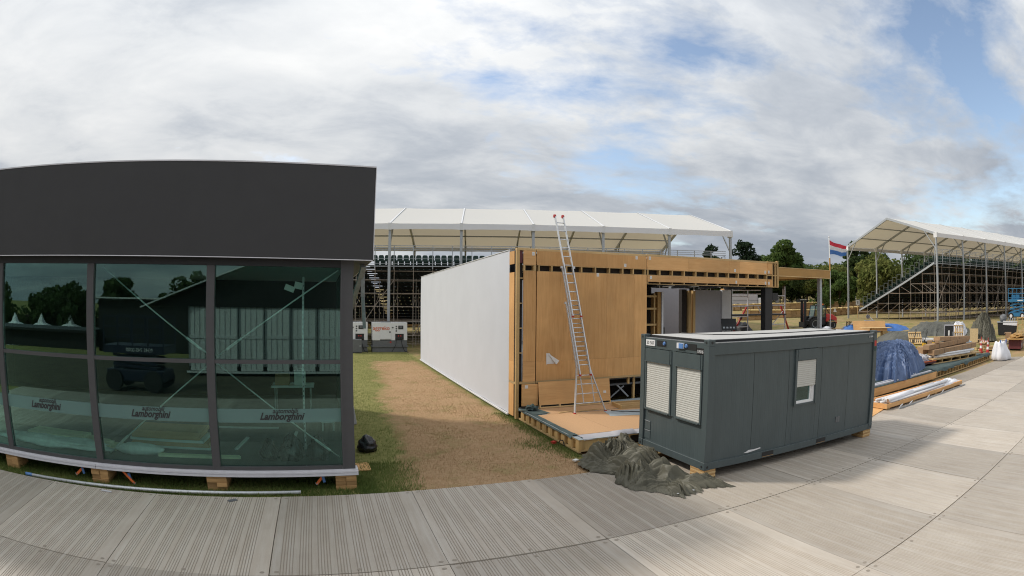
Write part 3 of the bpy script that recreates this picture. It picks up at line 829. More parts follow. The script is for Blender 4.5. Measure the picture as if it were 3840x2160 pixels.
# outside the corner
lumpy('bin_bag', 'single black bin bag lying on the grass outside the pavilion corner', 'bin bag', (0.93, 12.5, -0.05), (0.24, 0.24, 0.19), MT['binbag'], 6.0, top=0.3)
o = MB().obox((0, 0, 0.01), (0.34, 0.55, 0.018), rz_(0.05)).build('plywood_offcut', MT['plyh']); o.location = (0.70, 11.2, -0.03); tag(o, 'small plywood offcut lying beside the pavilion corner', 'offcut')
t = thing('insulation_slab', 'pale grey slab leaning against the side of the pavilion', 'slab', (0.72, 15.6, -0.04))
MB().obox((0, 0, 0.55), (0.10, 0.5, 1.1), ry_(-0.16)).build('slab', MT['greywall'], t)
MB().obox((0.05, 0, 0.56), (0.01, 0.46, 1.02), ry_(-0.16)).build('facing', MT['whitepaint'], t)
# ------------------------------------------------------------------ plywood house
HY = 14.8
def make_house():
    t = thing('plywood_house', 'unfinished plywood-clad timber house with a long white membrane side wall', 'building', (10.0, HY, 0))
    def B(name, mb, m, **k): return mb.build(name, m, t, world=True, **k)
    ZT = 5.17
    # left corner: open post-and-stud box
    B('corner_post', MB().box(5.54, 5.64, HY, HY + 0.10, 0.0, 5.10), MT['pinez'], bevel=0.004)
    B('top_plate', MB().box(5.54, 6.165, HY - 0.004, HY + 0.12, 5.10, ZT), MT['pine'], bevel=0.004)
    B('top_plate', MB().box(6.18, 10.205, HY - 0.004, HY + 0.12, 5.10, ZT), MT['pine'], bevel=0.004)
    B('top_plate', MB().box(10.225, 16.08, HY - 0.004, HY + 0.12, 5.11, ZT + 0.01), MT['pine'], bevel=0.004)
    # side strip between post and white wall (faces left)
    for z0, z1 in ((0.05, 1.05), (1.13, 1.75), (1.755, 4.45), (4.70, 5.10)):
        B('side_panel', MB().box(5.545, 5.57, HY + 0.22, HY + 0.66, z0, z1), MT['ply'])
    B('side_stud', MB().box(5.56, 5.60, HY + 0.10, HY + 0.215, 0.05, 5.1), MT['dark_and_shade'])
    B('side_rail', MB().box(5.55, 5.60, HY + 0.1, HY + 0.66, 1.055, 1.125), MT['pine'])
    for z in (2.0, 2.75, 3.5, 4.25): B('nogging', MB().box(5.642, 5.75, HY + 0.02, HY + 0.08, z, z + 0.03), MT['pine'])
    B('stud_shade_sheet', MB().box(5.642, 5.75, HY + 0.09, HY + 0.12, 1.15, 5.1), MT['dark_and_shade'])
    B('cavity_infill', MB().box(5.645, 5.745, HY + 0.04, HY + 0.085, 4.72, 5.09), MT['maroon'])
    B('ledge', MB().box(5.642, 6.165, HY - 0.02, HY + 0.1, 1.07, 1.135), MT['pine'], bevel=0.004)
    B('ledge', MB().box(6.18, 10.1, HY - 0.02, HY + 0.1, 1.085, 1.15), MT['pine'], bevel=0.004)
    # narrow bay
    for z0, z1, mm in ((4.665, 5.098, 'plyh'), (1.752, 4.485, 'ply'), (1.137, 1.748, 'plyh')):
        B('facade_panel', MB().box(5.752, 6.160, HY - 0.012, HY + 0.012, z0, z1), MT[mm], bevel=0.003)
    B('vent_frame', MB().box(5.752, 5.79, HY - 0.012, HY + 0.02, 4.487, 4.663), MT['pine']); B('vent_frame', MB().box(6.10, 6.160, HY - 0.012, HY + 0.02, 4.487, 4.663), MT['pine'])
    # main bay: plywood sheets with the row of vent slots
    B('facade_panel', MB().box(6.185, 10.20, HY - 0.012, HY + 0.012, 4.675, 5.098), MT['ply'], bevel=0.003)
    sheets = [6.185, 7.41, 8.63, 9.70, 10.20]
    for a, b in zip(sheets[:-1], sheets[1:]):
        B('facade_panel', MB().box(a + 0.0015, b - 0.0015, HY - 0.012, HY + 0.012, 1.752, 4.478), MT['ply'], bevel=0.002)
        B('facade_panel', MB().box(a + 0.0015, b - 0.0015, HY - 0.012, HY + 0.012, 1.152, 1.749), MT['ply'], bevel=0.002)
    slots = [6.26, 6.69, 7.19, 7.72, 8.22, 8.74, 9.25, 9.66, 10.14]
    def slot_row(sl, z0, z1):
        for x in sl: B('slot_divider', MB().box(x - 0.022, x + 0.022, HY - 0.010, HY + 0.16, z0 + 0.012, z1 - 0.012), MT['pinez'])
        B('slot_rail', MB().box(sl[0] - 0.05, sl[-1] + 0.05, HY - 0.014, HY + 0.15, z1 - 0.011, z1), MT['pine'])
        B('slot_rail', MB().box(sl[0] - 0.05, sl[-1] + 0.05, HY - 0.014, HY + 0.15, z0, z0 + 0.011), MT['pine'])
        B('slot_shade_sheet', MB().box(sl[0] - 0.05, sl[-1] + 0.05, HY + 0.165, HY + 0.175, z0, z1), MT['dark_and_shade'])  # dark sheet put behind the slots as their shade
    slot_row(slots, 4.48, 4.673)
    slot_row([5.79, 6.10], 4.487, 4.663)
    B('panel_gap', MB().box(6.162, 6.178, HY + 0.03, HY + 0.05, 1.1, 5.16), MT['dark_and_shade'])
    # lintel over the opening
    B('panel_gap', MB().box(10.205, 10.222, HY + 0.03, HY + 0.05, 4.2, 5.16), MT['dark_and_shade'])
    for a, b in ((10.225, 12.0), (12.0, 14.0), (14.0, 14.55), (14.55, 16.08)):
        B('lintel_panel', MB().box(a + 0.0015, b - 0.0015, HY - 0.012, HY + 0.012, 4.668, 5.108), MT['plyh'], bevel=0.002)
    for a, b in ((10.225, 12.0), (12.0, 14.0), (14.0, 16.08)):
        B('lintel_panel', MB().box(a + 0.0015, b - 0.0015, HY - 0.012, HY + 0.012, 4.255, 4.476), MT['plyh'], bevel=0.002)
    s2 = [10.25, 10.75, 11.29, 11.82, 12.35, 12.88, 13.41, 13.95, 14.47, 15.0, 15.54, 16.06]
    slot_row(s2, 4.478, 4.666)
    B('lintel_rail', MB().box(10.225, 16.08, HY - 0.014, HY + 0.15, 4.172, 4.192), MT['pine'])
    for x in s2: B('lintel_block', MB().box(x - 0.015, x + 0.015, HY - 0.006, HY + 0.14, 4.194, 4.253), MT['pine'])
    B('lintel_shade_sheet', MB().box(10.225, 16.08, HY + 0.145, HY + 0.155, 4.17, 4.26), MT['dark_and_shade'])
    # right end box of the lintel
    B('end_panel', MB().box(16.10, 16.38, HY - 0.012, HY + 0.012, 4.68, 5.12), MT['ply']); B('end_panel', MB().box(16.10, 16.38, HY - 0.012, HY + 0.012, 4.20, 4.48), MT['ply'])
    e = MB().box(16.68, 16.76, HY - 0.02, HY + 0.07, 4.17, 5.23).box(16.10, 16.679, HY - 0.02, HY + 0.07, 5.125, 5.19).box(16.10, 16.679, HY - 0.02, HY + 0.07, 4.17, 4.198).box(16.385, 16.42, HY - 0.01, HY + 0.06, 4.2, 5.12).box(16.55, 16.60, HY - 0.005, HY + 0.06, 4.2, 5.12).box(16.10, 16.679, HY + 0.0, HY + 0.06, 4.62, 4.665)
    B('end_frame', e, MT['pinez'])
    B('end_shade_sheet', MB().box(16.10, 16.67, HY + 0.08, HY + 0.09, 4.2, 5.12), MT['dark_and_shade'])
    # paper labels stapled on the panels
    for x, z in ((6.07, 5.01), (9.79, 5.04), (9.34, 4.77), (8.30, 4.43), (10.33, 5.05), (10.37, 4.40), (14.28, 4.76), (15.96, 4.76), (14.34, 4.33), (15.97, 4.33), (16.17, 4.77), (16.17, 4.33)):
        lab = MB().box(x - 0.042, x + 0.042, HY - 0.016, HY - 0.0125, z - 0.055, z + 0.055); lo = B('paper_label', lab, MT['paper'])
        k = MB()
        for q in range(4): k.box(x - 0.025 - 10.0, x + 0.02 - 10.0, -0.0172, -0.0164, z - 0.03 + q * 0.018, z - 0.024 + q * 0.018)
        k.build('print', MT['galv'], lo)
    pw = MB().add([(6.51, HY - 0.03, 1.99), (6.52, HY - 0.02, 1.65), (6.80, HY - 0.02, 1.66), (6.63, HY - 0.03, 1.985)], [(0, 1, 2, 3)])
    pw.add([(6.56, HY - 0.04, 1.99), (6.80, HY - 0.06, 1.66), (6.84, HY - 0.08, 1.64), (6.93, HY - 0.08, 1.75)], [(0, 1, 2, 3)])
    pw.add([(6.52, HY - 0.022, 1.66), (6.505, HY - 0.02, 1.60), (6.53, HY - 0.02, 1.65)], [(0, 1, 2)])
    fo = B('folded_notice', pw, MT['paper'])
    # white membrane side wall, slightly out of square, with its base rail
    w = MB()
    n = 24
    vs = []
    for i in range(n + 1):
        f = i / n
        y = 15.46 + f * (31.85 - 15.46)
        x = 5.56 + f * 0.16
        for k in range(9):
            z = 0.06 + (5.16 - 0.10 * f - 0.06) * k / 8
            ripple = 0.012 * math.sin(i * 2.1 + k) * (1 if k < 3 and i < 8 else 0.25)
            vs.append((x + ripple, y, z))
    fs = [(i * 9 + k, i * 9 + k + 1, (i + 1) * 9 + k + 1, (i + 1) * 9 + k) for i in range(n) for k in range(8)]
    w.add(vs, fs)
    B('white_membrane', w, MT['wallcloth'], smooth=True)
    B('membrane_edge', MB().bar((5.55, 15.462, 0.06), (5.55, 15.462, 5.18), 0.014, 0.014).bar((5.55, 15.46, 5.165), (5.71, 31.85, 5.065), 0.02, 0.02).bar((5.53, 15.46, 0.03), (5.69, 31.85, 0.03), 0.05, 0.05), MT['whitepaint'])
    B('wall_core', MB().box(5.75, 5.85, 15.47, 31.8, 0.0, 5.0), MT['darkwall'])
    B('back_wall', MB().box(5.86, 14.0, 31.7, 31.8, 0.0, 5.0), MT['greywall'])
    B('roof', MB().box(5.86, 16.6, HY + 0.19, 16.9, 4.86, 5.04), MT['darkwall'])
    B('facade_lining', MB().box(5.86, 10.15, HY + 0.19, HY + 0.24, 1.1, 4.85), MT['darkwall'])
    B('ceiling', MB().box(10.25, 16.0, HY + 0.25, 16.85, 4.22, 4.26), MT['darkwall'])
    for i, x in enumerate((10.9, 12.3, 13.7, 15.1)):
        B('ceiling_joist', MB().bar((x, HY + 0.3, 4.16), (x + 0.5, HY + 2.0, 4.16), 0.08, 0.1), MT['gengrey'])
    for (x, y, ln, a) in ((11.5, 15.3, 0.7, 0.25), (12.6, 15.2, 0.35, -0.2), (13.9, 15.3, 0.2, 0.1)):
        B('strip_light', MB().obox((x, y, 4.14), (ln, 0.06, 0.03), rz_(a) @ ry_(-0.08)), MT['whitepaint'])
    # interior seen under the lintel
    B('floor', MB().box(5.9, 16.7, HY + 0.25, 31.6, 1.0, 1.1), MT['gengrey'])
    sh = MB()
    for z in (1.5, 2.1, 2.72, 3.3, 3.75): sh.box(10.35, 11.40, 15.9, 16.2, z, z + 0.07)
    for x in (10.36, 10.75, 11.32): sh.box(x, x + 0.06, 15.95, 16.15, 1.1, 3.9)
    B('stud_wall', sh, MT['pinez'])
    B('stud_backing', MB().box(10.2, 11.45, 16.3, 16.35, 1.1, 4.2), MT['dark_and_shade'])
    B('door_post', MB().box(11.45, 11.60, 15.9, 16.1, 1.1, 3.95), MT['canopy'])
    B('door_lining', MB().box(11.61, 11.68, 15.85, 16.1, 1.1, 3.95), MT['whitepaint'])
    B('room_wall', MB().box(11.9, 15.3, 18.8, 18.85, 1.1, 4.2), MT['greywall'])
    B('dark_column', MB().box(13.45, 13.70, 17.0, 17.2, 1.1, 4.1), MT['dark_and_shade'])
    B('door_post', MB().box(13.72, 13.86, 16.9, 17.1, 1.1, 4.05), MT['pinez']); B('door_post', MB().box(13.96, 14.08, 16.9, 17.1, 1.1, 4.05), MT['pinez'])
    B('white_partition', MB().box(14.10, 15.55, 16.95, 17.05, 1.1, 4.08), MT['greywall'])  # main face of the white wall, painted grey for its weaker light
    B('white_partition', MB().box(15.56, 16.08, 16.90, 17.05, 1.1, 4.10), MT['whitepaint'])  # end face painted lighter for the light falling on it
    B('end_pier', MB().box(16.10, 16.22, 17.0, 17.3, 1.0, 4.2), MT['dark_and_shade']); B('end_pier', MB().box(16.75, 17.05, 18.0, 18.3, 0.6, 4.2), MT['ply'])
    # steel columns
    B('steel_column', MB().box(16.08, 16.50, HY + 0.1, HY + 0.35, 0.1, 4.165), MT['black'])
    B('steel_bracket', MB().box(16.51, 16.85, HY + 0.1, HY + 0.3, 3.65, 3.95), MT['black'])
    u = MB().box(8.7, 10.1, HY + 0.7, HY + 0.78, 0.35, 1.0)
    B('underfloor', MB().box(5.9, 16.6, HY + 2.4, HY + 2.45, 0.0, 1.0), MT['dark_and_shade'])
    B('underfloor_beam', MB().box(8.6, 16.0, HY + 0.25, HY + 0.35, 0.80, 0.86), MT['gengrey'])
    B('underfloor_leg', MB().box(9.85, 9.92, HY + 0.22, HY + 0.3, 0.0, 1.08).box(9.55, 9.62, HY + 0.1, HY + 0.16, 0.85, 1.08), MT['pinez'])
    B('underfloor_brace', MB().bar((9.2, HY + 0.3, 0.85), (9.7, HY + 0.3, 0.38), 0.05, 0.05).bar((9.0, HY + 0.35, 0.36), (9.55, HY + 0.35, 0.75), 0.04, 0.04), MT['galv'])
    # canopy on the right with its post
    B('canopy_beam', MB().box(16.765, 20.36, HY - 0.02, HY + 0.1, 4.66, 4.96), MT['canopy'])
    B('canopy_trim', MB().box(16.765, 20.38, HY - 0.03, HY + 0.12, 4.965, 4.99).box(16.765, 20.38, HY - 0.03, HY + 0.12, 4.62, 4.655), MT['pine'])
    B('canopy_soffit', MB().box(16.77, 20.3, HY + 0.13, HY + 3.6, 4.70, 4.80), MT['ply'])
    B('canopy_side', MB().box(20.31, 20.37, HY + 0.13, HY + 3.6, 4.64, 4.96), MT['canopy'])
    B('canopy_post', MB().box(19.74, 19.90, HY + 0.12, HY + 0.28, 0.0, 4.62), MT['galv'])
make_house()
# lower loose panels
t = thing('plywood_box_panel', 'upright plywood panel with a paper label standing at the house corner', 'plywood panel', (5.95, 14.70, 0.33))
MB().box(-0.26, 0.26, -0.03, 0.03, 0.08, 0.74).build('sheet', MT['plyh'], t, bevel=0.003)
MB().box(-0.26, 0.26, -0.025, 0.03, 0.0, 0.079).build('plinth', MT['dark_and_shade'], t)
MB().box(-0.17, -0.07, -0.034, -0.031, 0.62, 0.72).build('paper_label', MT['paper'], t)
t = thing('leaning_panel', 'long plywood box panel leaning against the house behind the ladder', 'plywood panel', (7.42, 14.52, 0.335), -0.03)
R = rx_(-0.16)
MB().obox((0, 0.05, 0.45), (2.44, 0.025, 0.70), R).build('sheet', MT['plyh'], t, bevel=0.003)
fr = MB().obox((0, -0.02, 0.025), (2.44, 0.10, 0.04), R).obox((0, 0.0, 0.10), (2.44, 0.09, 0.012), R)
for x in (-1.2, -0.55, 0.45, 0.8, 1.2): fr.obox((x, -0.01, 0.065), (0.04, 0.09, 0.07), R)
fr.build('bottom_frame', MT['pine'], t)
MB().obox((0, 0.06, 0.07), (2.40, 0.01, 0.06), R).build('shade_fill', MT['dark_and_shade'], t)
MB().obox((1.02, 0.018, 0.38), (0.10, 0.004, 0.08), R).build('paper_label', MT['paper'], t)

# ------------------------------------------------------------------ timber deck in front of the house
def make_deck():
    t = thing('timber_deck', 'low timber floor deck with hardboard sheets in front of the plywood house', 'deck', (5.6, 10.79, 0))
    def B(name, mb, m, **k): return mb.build(name, m, t, world=True, **k)
    x0, x1, y0, y1, zt = 5.62, 12.6, 10.79, 14.76, 0.318
    rng = random.Random(3)
    B('rim_top', MB().box(x0, x0 + 0.05, y0, y1, zt - 0.028, zt), MT['pine']); B('rim_bottom', MB().box(x0, x0 + 0.06, y0, y1, 0.0, 0.045), MT['pine'])
    B('rim_top', MB().box(x0 + 0.052, x1, y0, y0 + 0.05, zt - 0.028, zt), MT['pine']); B('rim_bottom', MB().box(x0 + 0.062, x1, y0, y0 + 0.06, 0.03, 0.07), MT['pine'])
    y = y0 + 0.02
    i = 0
    while y < y1 - 0.05:
        w = 0.16 if i % 2 == 0 else 0.05
        B('joist', MB().box(x0 + 0.004, x0 + 0.9, y, y + w, 0.046, zt - 0.030), MT['pinez'], bevel=0.003)
        if i % 2 == 0: B('infill_board', MB().box(x0 + 0.05, x0 + 0.07, y + w + 0.005, y + w + 0.165, 0.075, 0.19), MT['canopy'])
        y += w + (0.17 if i % 2 == 0 else 0.02)
        i += 1
    x = x0 + 0.06
    i = 0
    while x < 9.4:
        w = 0.04
        B('joist', MB().box(x, x + w, y0 + 0.003, y0 + 0.8, 0.071, zt - 0.030), MT['pinez'], bevel=0.003)
        x += 0.06 if i % 3 == 0 else 0.40
        i += 1
    B('shade_fill', MB().box(x0 + 0.95, x1 - 0.1, y0 + 0.85, y1 - 0.2, 0.0, zt - 0.05), MT['dark_and_shade'])
    B('side_shade_sheet', MB().box(x0 + 0.10, x0 + 0.11, y0 + 0.2, y1, 0.046, zt - 0.03), MT['dark_and_shade'])  # dark sheet standing in for the shade between the side joists
    B('front_shade_sheet', MB().box(x0 + 0.2, x1, y0 + 0.10, y0 + 0.11, 0.071, zt - 0.03), MT['dark_and_shade'])  # dark sheet painted as the shade behind the front joists
    B('underlay', MB().box(x0 - 0.004, x1, y0 - 0.006, y1 + 0.2, zt + 0.001, zt + 0.008), MT['membrane'])
    # hardboard sheets
    for a, b, c, d, r in ((5.78, 6.86, 11.2, 13.65, 0.10), (6.865, 9.5, 11.15, 13.6, 0.05), (6.1, 9.6, 13.66, 14.6, 0.03)):
        cx, cy = (a + b) / 2, (c + d) / 2
        B('hardboard_sheet', MB().obox((cx, cy, zt + 0.016), (b - a - 0.01, d - c - 0.01, 0.010)), MT['osb'], bevel=0.003)
    B('membrane_patch', MB().obox((8.35, 12.95, zt + 0.026), (1.3, 0.75, 0.006), rz_(-0.25)), MT['membrane'])
    B('membrane_patch', MB().obox((5.9, 14.15, zt + 0.026), (0.55, 0.85, 0.006), rz_(0.15)), MT['teal'])
    B('cable', MB().path([(8.0, 13.35, zt + 0.04), (8.2, 13.15, zt + 0.04), (8.4, 13.05, zt + 0.04), (8.55, 12.9, zt + 0.04), (8.8, 12.75, zt + 0.04)], 0.014, 6), MT['black'])
    # loose edge of grey sheeting along the front
    e = MB(); n = 40; vs = []
    for i in range(n + 1):
        x = 5.75 + i * 0.1
        lift = 0.03 + 0.05 * max(0, noise.noise(Vector((x * 2.2, 0, 1.7)))) + (0.09 if 1.1 < x - 5.6 < 1.6 else 0)
        vs += [(x, y0 - 0.01 - 0.03 * noise.noise(Vector((x * 3, 2, 0))), zt - 0.02 + lift * 0.3), (x, y0 + 0.08, zt + lift), (x, y0 + 0.45, zt + 0.012)]
    fs = []
    for i in range(n): fs += [(3 * i, 3 * i + 3, 3 * i + 4, 3 * i + 1), (3 * i + 1, 3 * i + 4, 3 * i + 5, 3 * i + 2)]
    e.add(vs, fs); B('loose_sheeting', e, MT['greywall'], smooth=True)
    e = MB(); vs = []
    for i in range(n + 1):
        y = y0 + 0.35 + i * 0.09
        lift = 0.02 + 0.06 * max(0, noise.noise(Vector((0, y * 2.0, 4.2))))
        vs += [(x0 - 0.03 - 0.03 * noise.noise(Vector((2, y * 3, 0))), y, zt - 0.03), (x0 + 0.03, y, zt + lift), (x0 + 0.22, y, zt + 0.014)]
    fs = []
    for i in range(n): fs += [(3 * i, 3 * i + 3, 3 * i + 4, 3 * i + 1), (3 * i + 1, 3 * i + 4, 3 * i + 5, 3 * i + 2)]
    e.add(vs, fs); B('loose_sheeting', e, MT['teal'], smooth=True)
make_deck()
DZ = 0.345
for (x, y, ln, r, lb) in ((6.75, 13.75, 0.62, 0.22, 'short pale batten lying on the deck left of the ladder foot'), (7.45, 13.72, 0.78, 0.12, 'pale batten lying on the deck between the ladder feet')):
    o = MB().obox((0, 0, 0.012), (ln, 0.05, 0.024)).build('batten', MT['pine']); o.location = (x, y, DZ - 0.006); o.rotation_euler = (0, 0, r); tag(o, lb, 'batten')
t = thing('timber_rectangle', 'open rectangular timber frame lying on the deck behind the container', 'frame', (9.05, 13.75, DZ - 0.005), -0.12)
for a in (-0.32, 0.0, 0.32): MB().box(-0.55, 0.55, a - 0.022, a + 0.022, 0.0, 0.11).build('rail', MT['pine'], t)
for a in (-0.575, 0.575): MB().box(a - 0.022, a + 0.022, -0.345, 0.345, 0.0, 0.11).build('end_rail', MT['pinez'], t)
lumpy('membrane_scrap', 'scrunched grey-green membrane scrap on the deck corner', 'membrane scrap', (5.86, 14.3, DZ), (0.16, 0.13, 0.10), MT['teal'], 8.0, amp=0.5)
t = thing('jute_rope_end', 'red clamp with a black cable loop in the grass beside the deck', 'clamp', (5.48, 11.9, -0.03))
MB().obox((0, 0, 0.04), (0.12, 0.10, 0.06), rz_(0.4)).build('clamp_body', MT['red'], t)
MB().path([(0.05, -0.15, 0), (0.07, -0.22, 0.14), (0.10, -0.32, 0.16), (0.12, -0.40, 0.02)], 0.012).build('cable_loop', MT['black'], t)
o = MB().obox((0, 0, 0.015), (0.12, 0.09, 0.03), rz_(0.4)).build('white_scrap', MT['paper']); o.location = (5.32, 10.35, -0.02); tag(o, 'small white plastic scrap on the grass by the olive tarpaulin', 'scrap')

# ------------------------------------------------------------------ ladder
def make_ladder():
    t = thing('extension_ladder', 'three-section aluminium ladder with splayed feet leaning on the plywood house', 'ladder', (7.33, 13.44, DZ))
    # plane of the ladder: foot at y 0, leaning to y ~1.36 at z 4.85
    dirv = Vector((-0.062, 0.262, 0.963)).normalized()
    def P(x, s, off=0.0): return Vector((x, 0, 0)) + dirv * s + Vector((0, -off, off * 0.27))
    def rail(x0, s0, x1, s1, off, w=0.028, h=0.07):
        return MB().bar(P(x0, s0, off), P(x1, s1, off), w, h, up=(0, 1, 0.2))
    def section(xl0, xr0, xl1, xr1, s0, s1, off, step, first):
        for a, b in ((xl0, xl1), (xr0, xr1)):
            rail(a, s0, b, s1, off).build('rail', MT['alu'], t)
        s = first
        while s < s1 - 0.05:
            f = (s - s0) / (s1 - s0)
            MB().tube(P(xl0 + (xl1 - xl0) * f, s, off), P(xr0 + (xr1 - xr0) * f, s, off), 0.016, 8).build('rung', MT['alu'], t, smooth=True)
            s += step
    # base section flares out
    for a, b in ((-0.49, -0.19), (0.53, 0.23)): rail(a, 0.0, b, 1.35, 0.0).build('rail', MT['alu'], t)
    for s in (0.28, 0.56, 0.84, 1.10):
        f = s / 1.35
        MB().tube(P(-0.49 + 0.30 * f, s), P(0.53 - 0.30 * f, s), 0.016, 8).build('rung', MT['alu'], t, smooth=True)
    section(-0.19, 0.23, -0.19, 0.23, 1.35, 3.3, 0.0, 0.28, 1.55)
    section(-0.155, 0.195, -0.155, 0.195, 1.10, 4.4, 0.075, 0.28, 1.40)
    section(-0.12, 0.16, -0.12, 0.16, 2.85, 6.05, 0.15, 0.28, 3.05)
    for a in (-0.155, 0.195): MB().bar(P(a, 0.28, 0.02), P(a, 1.1, 0.075), 0.012, 0.03).build('stay', MT['alu'], t)
    for a, s, off in ((-0.49, 0.0, 0), (0.53, 0.0, 0), (-0.155, 1.10, 0.075), (0.195, 1.10, 0.075), (-0.12, 2.85, 0.15), (0.16, 2.85, 0.15)):
        q = P(a, s, off); MB().obox(q, (0.045, 0.085, 0.05)).build('foot_cap', MT['red'], t)
    for a in (-0.12, 0.16):
        q = P(a, 6.08, 0.13); MB().tube(q + Vector((-0.03, 0, 0)), q + Vector((0.03, 0, 0)), 0.055, 14).build('top_wheel', MT['red'], t, smooth=False)
    for a, s, off in ((-0.23, 3.3, 0.03), (-0.19, 4.4, 0.1), (0.23, 4.4, 0.1)): MB().obox(P(a, s, off), (0.05, 0.09, 0.07)).build('hook', MT['alu'], t)
make_ladder()

# ------------------------------------------------------------------ site container
def make_container():
    t = thing('site_container', 'dark grey site office container with white roller shutters standing on timber blocks', 'container', (6.934, 7.891, 0.20), -0.0162)
    L_, W_, H_ = 6.058, 2.438, 2.61
    c = MT['cont']
    def B(name, mb, m=c, par=None, **k): return mb.build(name, m, par or t, **k)
    for x in (0, L_ - 0.16):
        for y in (0, W_ - 0.16):
            B('corner_column', MB().box(x, x + 0.16, y, y + 0.16, 0.162, H_ - 0.122), bevel=0.004)
            for z in (0, H_ - 0.12):
                cc = B('corner_casting', MB().box(x - 0.003, x + 0.163, y - 0.003, y + 0.163, z, z + (0.16 if z == 0 else 0.123)), bevel=0.006)
                if y == 0: MB().lathe([(0.0, -0.001), (0.028, -0.001), (0.028, 0.001)], (x + 0.08, -0.005, z + 0.065), 12, axis='y').build('casting_hole', MT['black'], cc)
                if x == 0: MB().lathe([(0.0, -0.001), (0.028, -0.001), (0.028, 0.001)], (-0.005, y + 0.08, z + 0.065), 12, axis='x').build('casting_hole', MT['black'], cc)
    for y in (0.012, W_ - 0.152):
        B('bottom_rail', MB().box(0.164, L_ - 0.164, y, y + 0.14, 0.0, 0.15), bevel=0.004)
        B('top_rail', MB().box(0.164, L_ - 0.164, y, y + 0.14, H_ - 0.30, H_ - 0.07), bevel=0.004)
    for x in (0.012, L_ - 0.152):
        B('bottom_rail', MB().box(x, x + 0.14, 0.164, W_ - 0.164, 0.0, 0.15), bevel=0.004)
        B('top_rail', MB().box(x, x + 0.14, 0.164, W_ - 0.164, H_ - 0.30, H_ - 0.07), bevel=0.004)
    # long side wall panels (micro-ribbed)
    def ribbed(a, b, fixed, z0, z1, axis):
        mb = MB(); n = max(2, int((b - a) / 0.12)); st = (b - a) / n
        pts = []
        for i in range(n):
            u = a + i * st
            pts += [(u, 0.0), (u + st * 0.86, 0.0), (u + st * 0.9, 0.0015), (u + st * 0.96, 0.0015)]
        pts.append((b, 0.0))
        vs = []
        for u, d in pts:
            for z in (z0, z1): vs.append((u, fixed + d, z) if axis == 'x' else (fixed + d, u, z))
        mb.add(vs, [(2 * i, 2 * i + 2, 2 * i + 3, 2 * i + 1) for i in range(len(pts) - 1)])
        return mb
    za, zb = 0.151, H_ - 0.301
    xs = [0.165, 1.30, 2.42, 3.62, 4.75, L_ - 0.165]
    for i, (a, b) in enumerate(zip(xs[:-1], xs[1:])):
        if i == 2:
            B('wall_panel', ribbed(a + 0.004, 2.60, 0.045, za, zb, 'x')); B('wall_panel', ribbed(3.44, b - 0.004, 0.045, za, zb, 'x'))
            B('wall_panel', ribbed(2.604, 3.436, 0.045, za, 1.03, 'x'))
        else: B('wall_panel', ribbed(a + 0.004, b - 0.004, 0.045, za, zb, 'x'))
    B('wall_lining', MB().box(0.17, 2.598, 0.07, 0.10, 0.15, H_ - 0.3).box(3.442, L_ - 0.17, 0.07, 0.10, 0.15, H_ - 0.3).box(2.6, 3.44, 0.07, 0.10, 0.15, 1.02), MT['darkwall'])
    B('back_wall', MB().box(0.165, L_ - 0.165, W_ - 0.07, W_ - 0.04, 0.15, H_ - 0.3))
    B('end_wall', MB().box(L_ - 0.07, L_ - 0.04, 0.165, W_ - 0.165, 0.15, H_ - 0.3))
    B('floor', MB().box(0.155, L_ - 0.155, 0.155, W_ - 0.155, 0.06, 0.14), MT['gengrey'])
    # side window with half-lowered shutter
    wf = B('window', MB().box(2.60, 2.66, 0.0, 0.12, 1.03, 2.30).box(3.36, 3.44, 0.0, 0.12, 1.03, 2.30).box(2.661, 3.359, -0.01, 0.12, 2.055, 2.30).box(2.661, 3.359, 0.02, 0.12, 1.03, 1.07), c)
    fr = MB().box(2.662, 2.70, 0.05, 0.11, 1.071, 2.05).box(3.29, 3.358, 0.05, 0.11, 1.071, 2.05).box(2.701, 3.289, 0.045, 0.11, 1.071, 1.13)
    B('window_frame', fr, MT['pvc'], wf)
    B('window_frame', MB().box(3.21, 3.25, 0.06, 0.10, 1.131, 2.0).box(3.26, 3.285, 0.055, 0.10, 1.131, 2.0), MT['pvc'], wf)
    B('pane', MB().box(2.701, 3.209, 0.085, 0.09, 1.131, 2.05), MT['winglass'], wf)
    for k in range(13):
        z = 2.045 - k * 0.0455
        B('shutter_slat', MB().prism([(0.020, z - 0.045), (0.015, z - 0.034), (0.015, z - 0.012), (0.020, z - 0.0005)], 'x', 2.665, 3.355), MT['shutter'], wf)
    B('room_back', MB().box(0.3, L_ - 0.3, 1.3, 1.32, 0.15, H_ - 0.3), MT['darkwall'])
    B('desk_clutter', MB().box(2.75, 3.0, 0.5, 0.7, 1.0, 1.25).box(3.0, 3.15, 0.4, 0.5, 1.05, 1.2), MT['red'])
    B('vent_grille', MB().box(4.32, 4.48, 0.030, 0.044, 0.42, 0.56).box(4.395, 4.405, 0.026, 0.0295, 0.42, 0.56), MT['gengrey'])
    # fork pockets
    for x in (1.65, 3.55):
        p = B('fork_pocket', MB().box(x, x + 0.36, 0.006, 0.011, 0.03, 0.13), MT['black'])
        B('pocket_edge', MB().box(x, x + 0.36, 0.004, 0.0055, 0.025, 0.032), MT['block'], p)
    B('paint_chip', MB().add([(1.10, 0.036, 0.20), (1.22, 0.036, 0.185), (1.45, 0.036, 0.205), (1.62, 0.036, 0.225), (1.60, 0.036, 0.25), (1.40, 0.036, 0.235), (1.25, 0.036, 0.245), (1.18, 0.036, 0.215)], [tuple(range(8))]), MT['whitepaint'])
    # gable end with two tall shuttered windows
    B('gable_panel', ribbed(0.165, W_ - 0.165, 0.045, za, 0.90, 'y'))
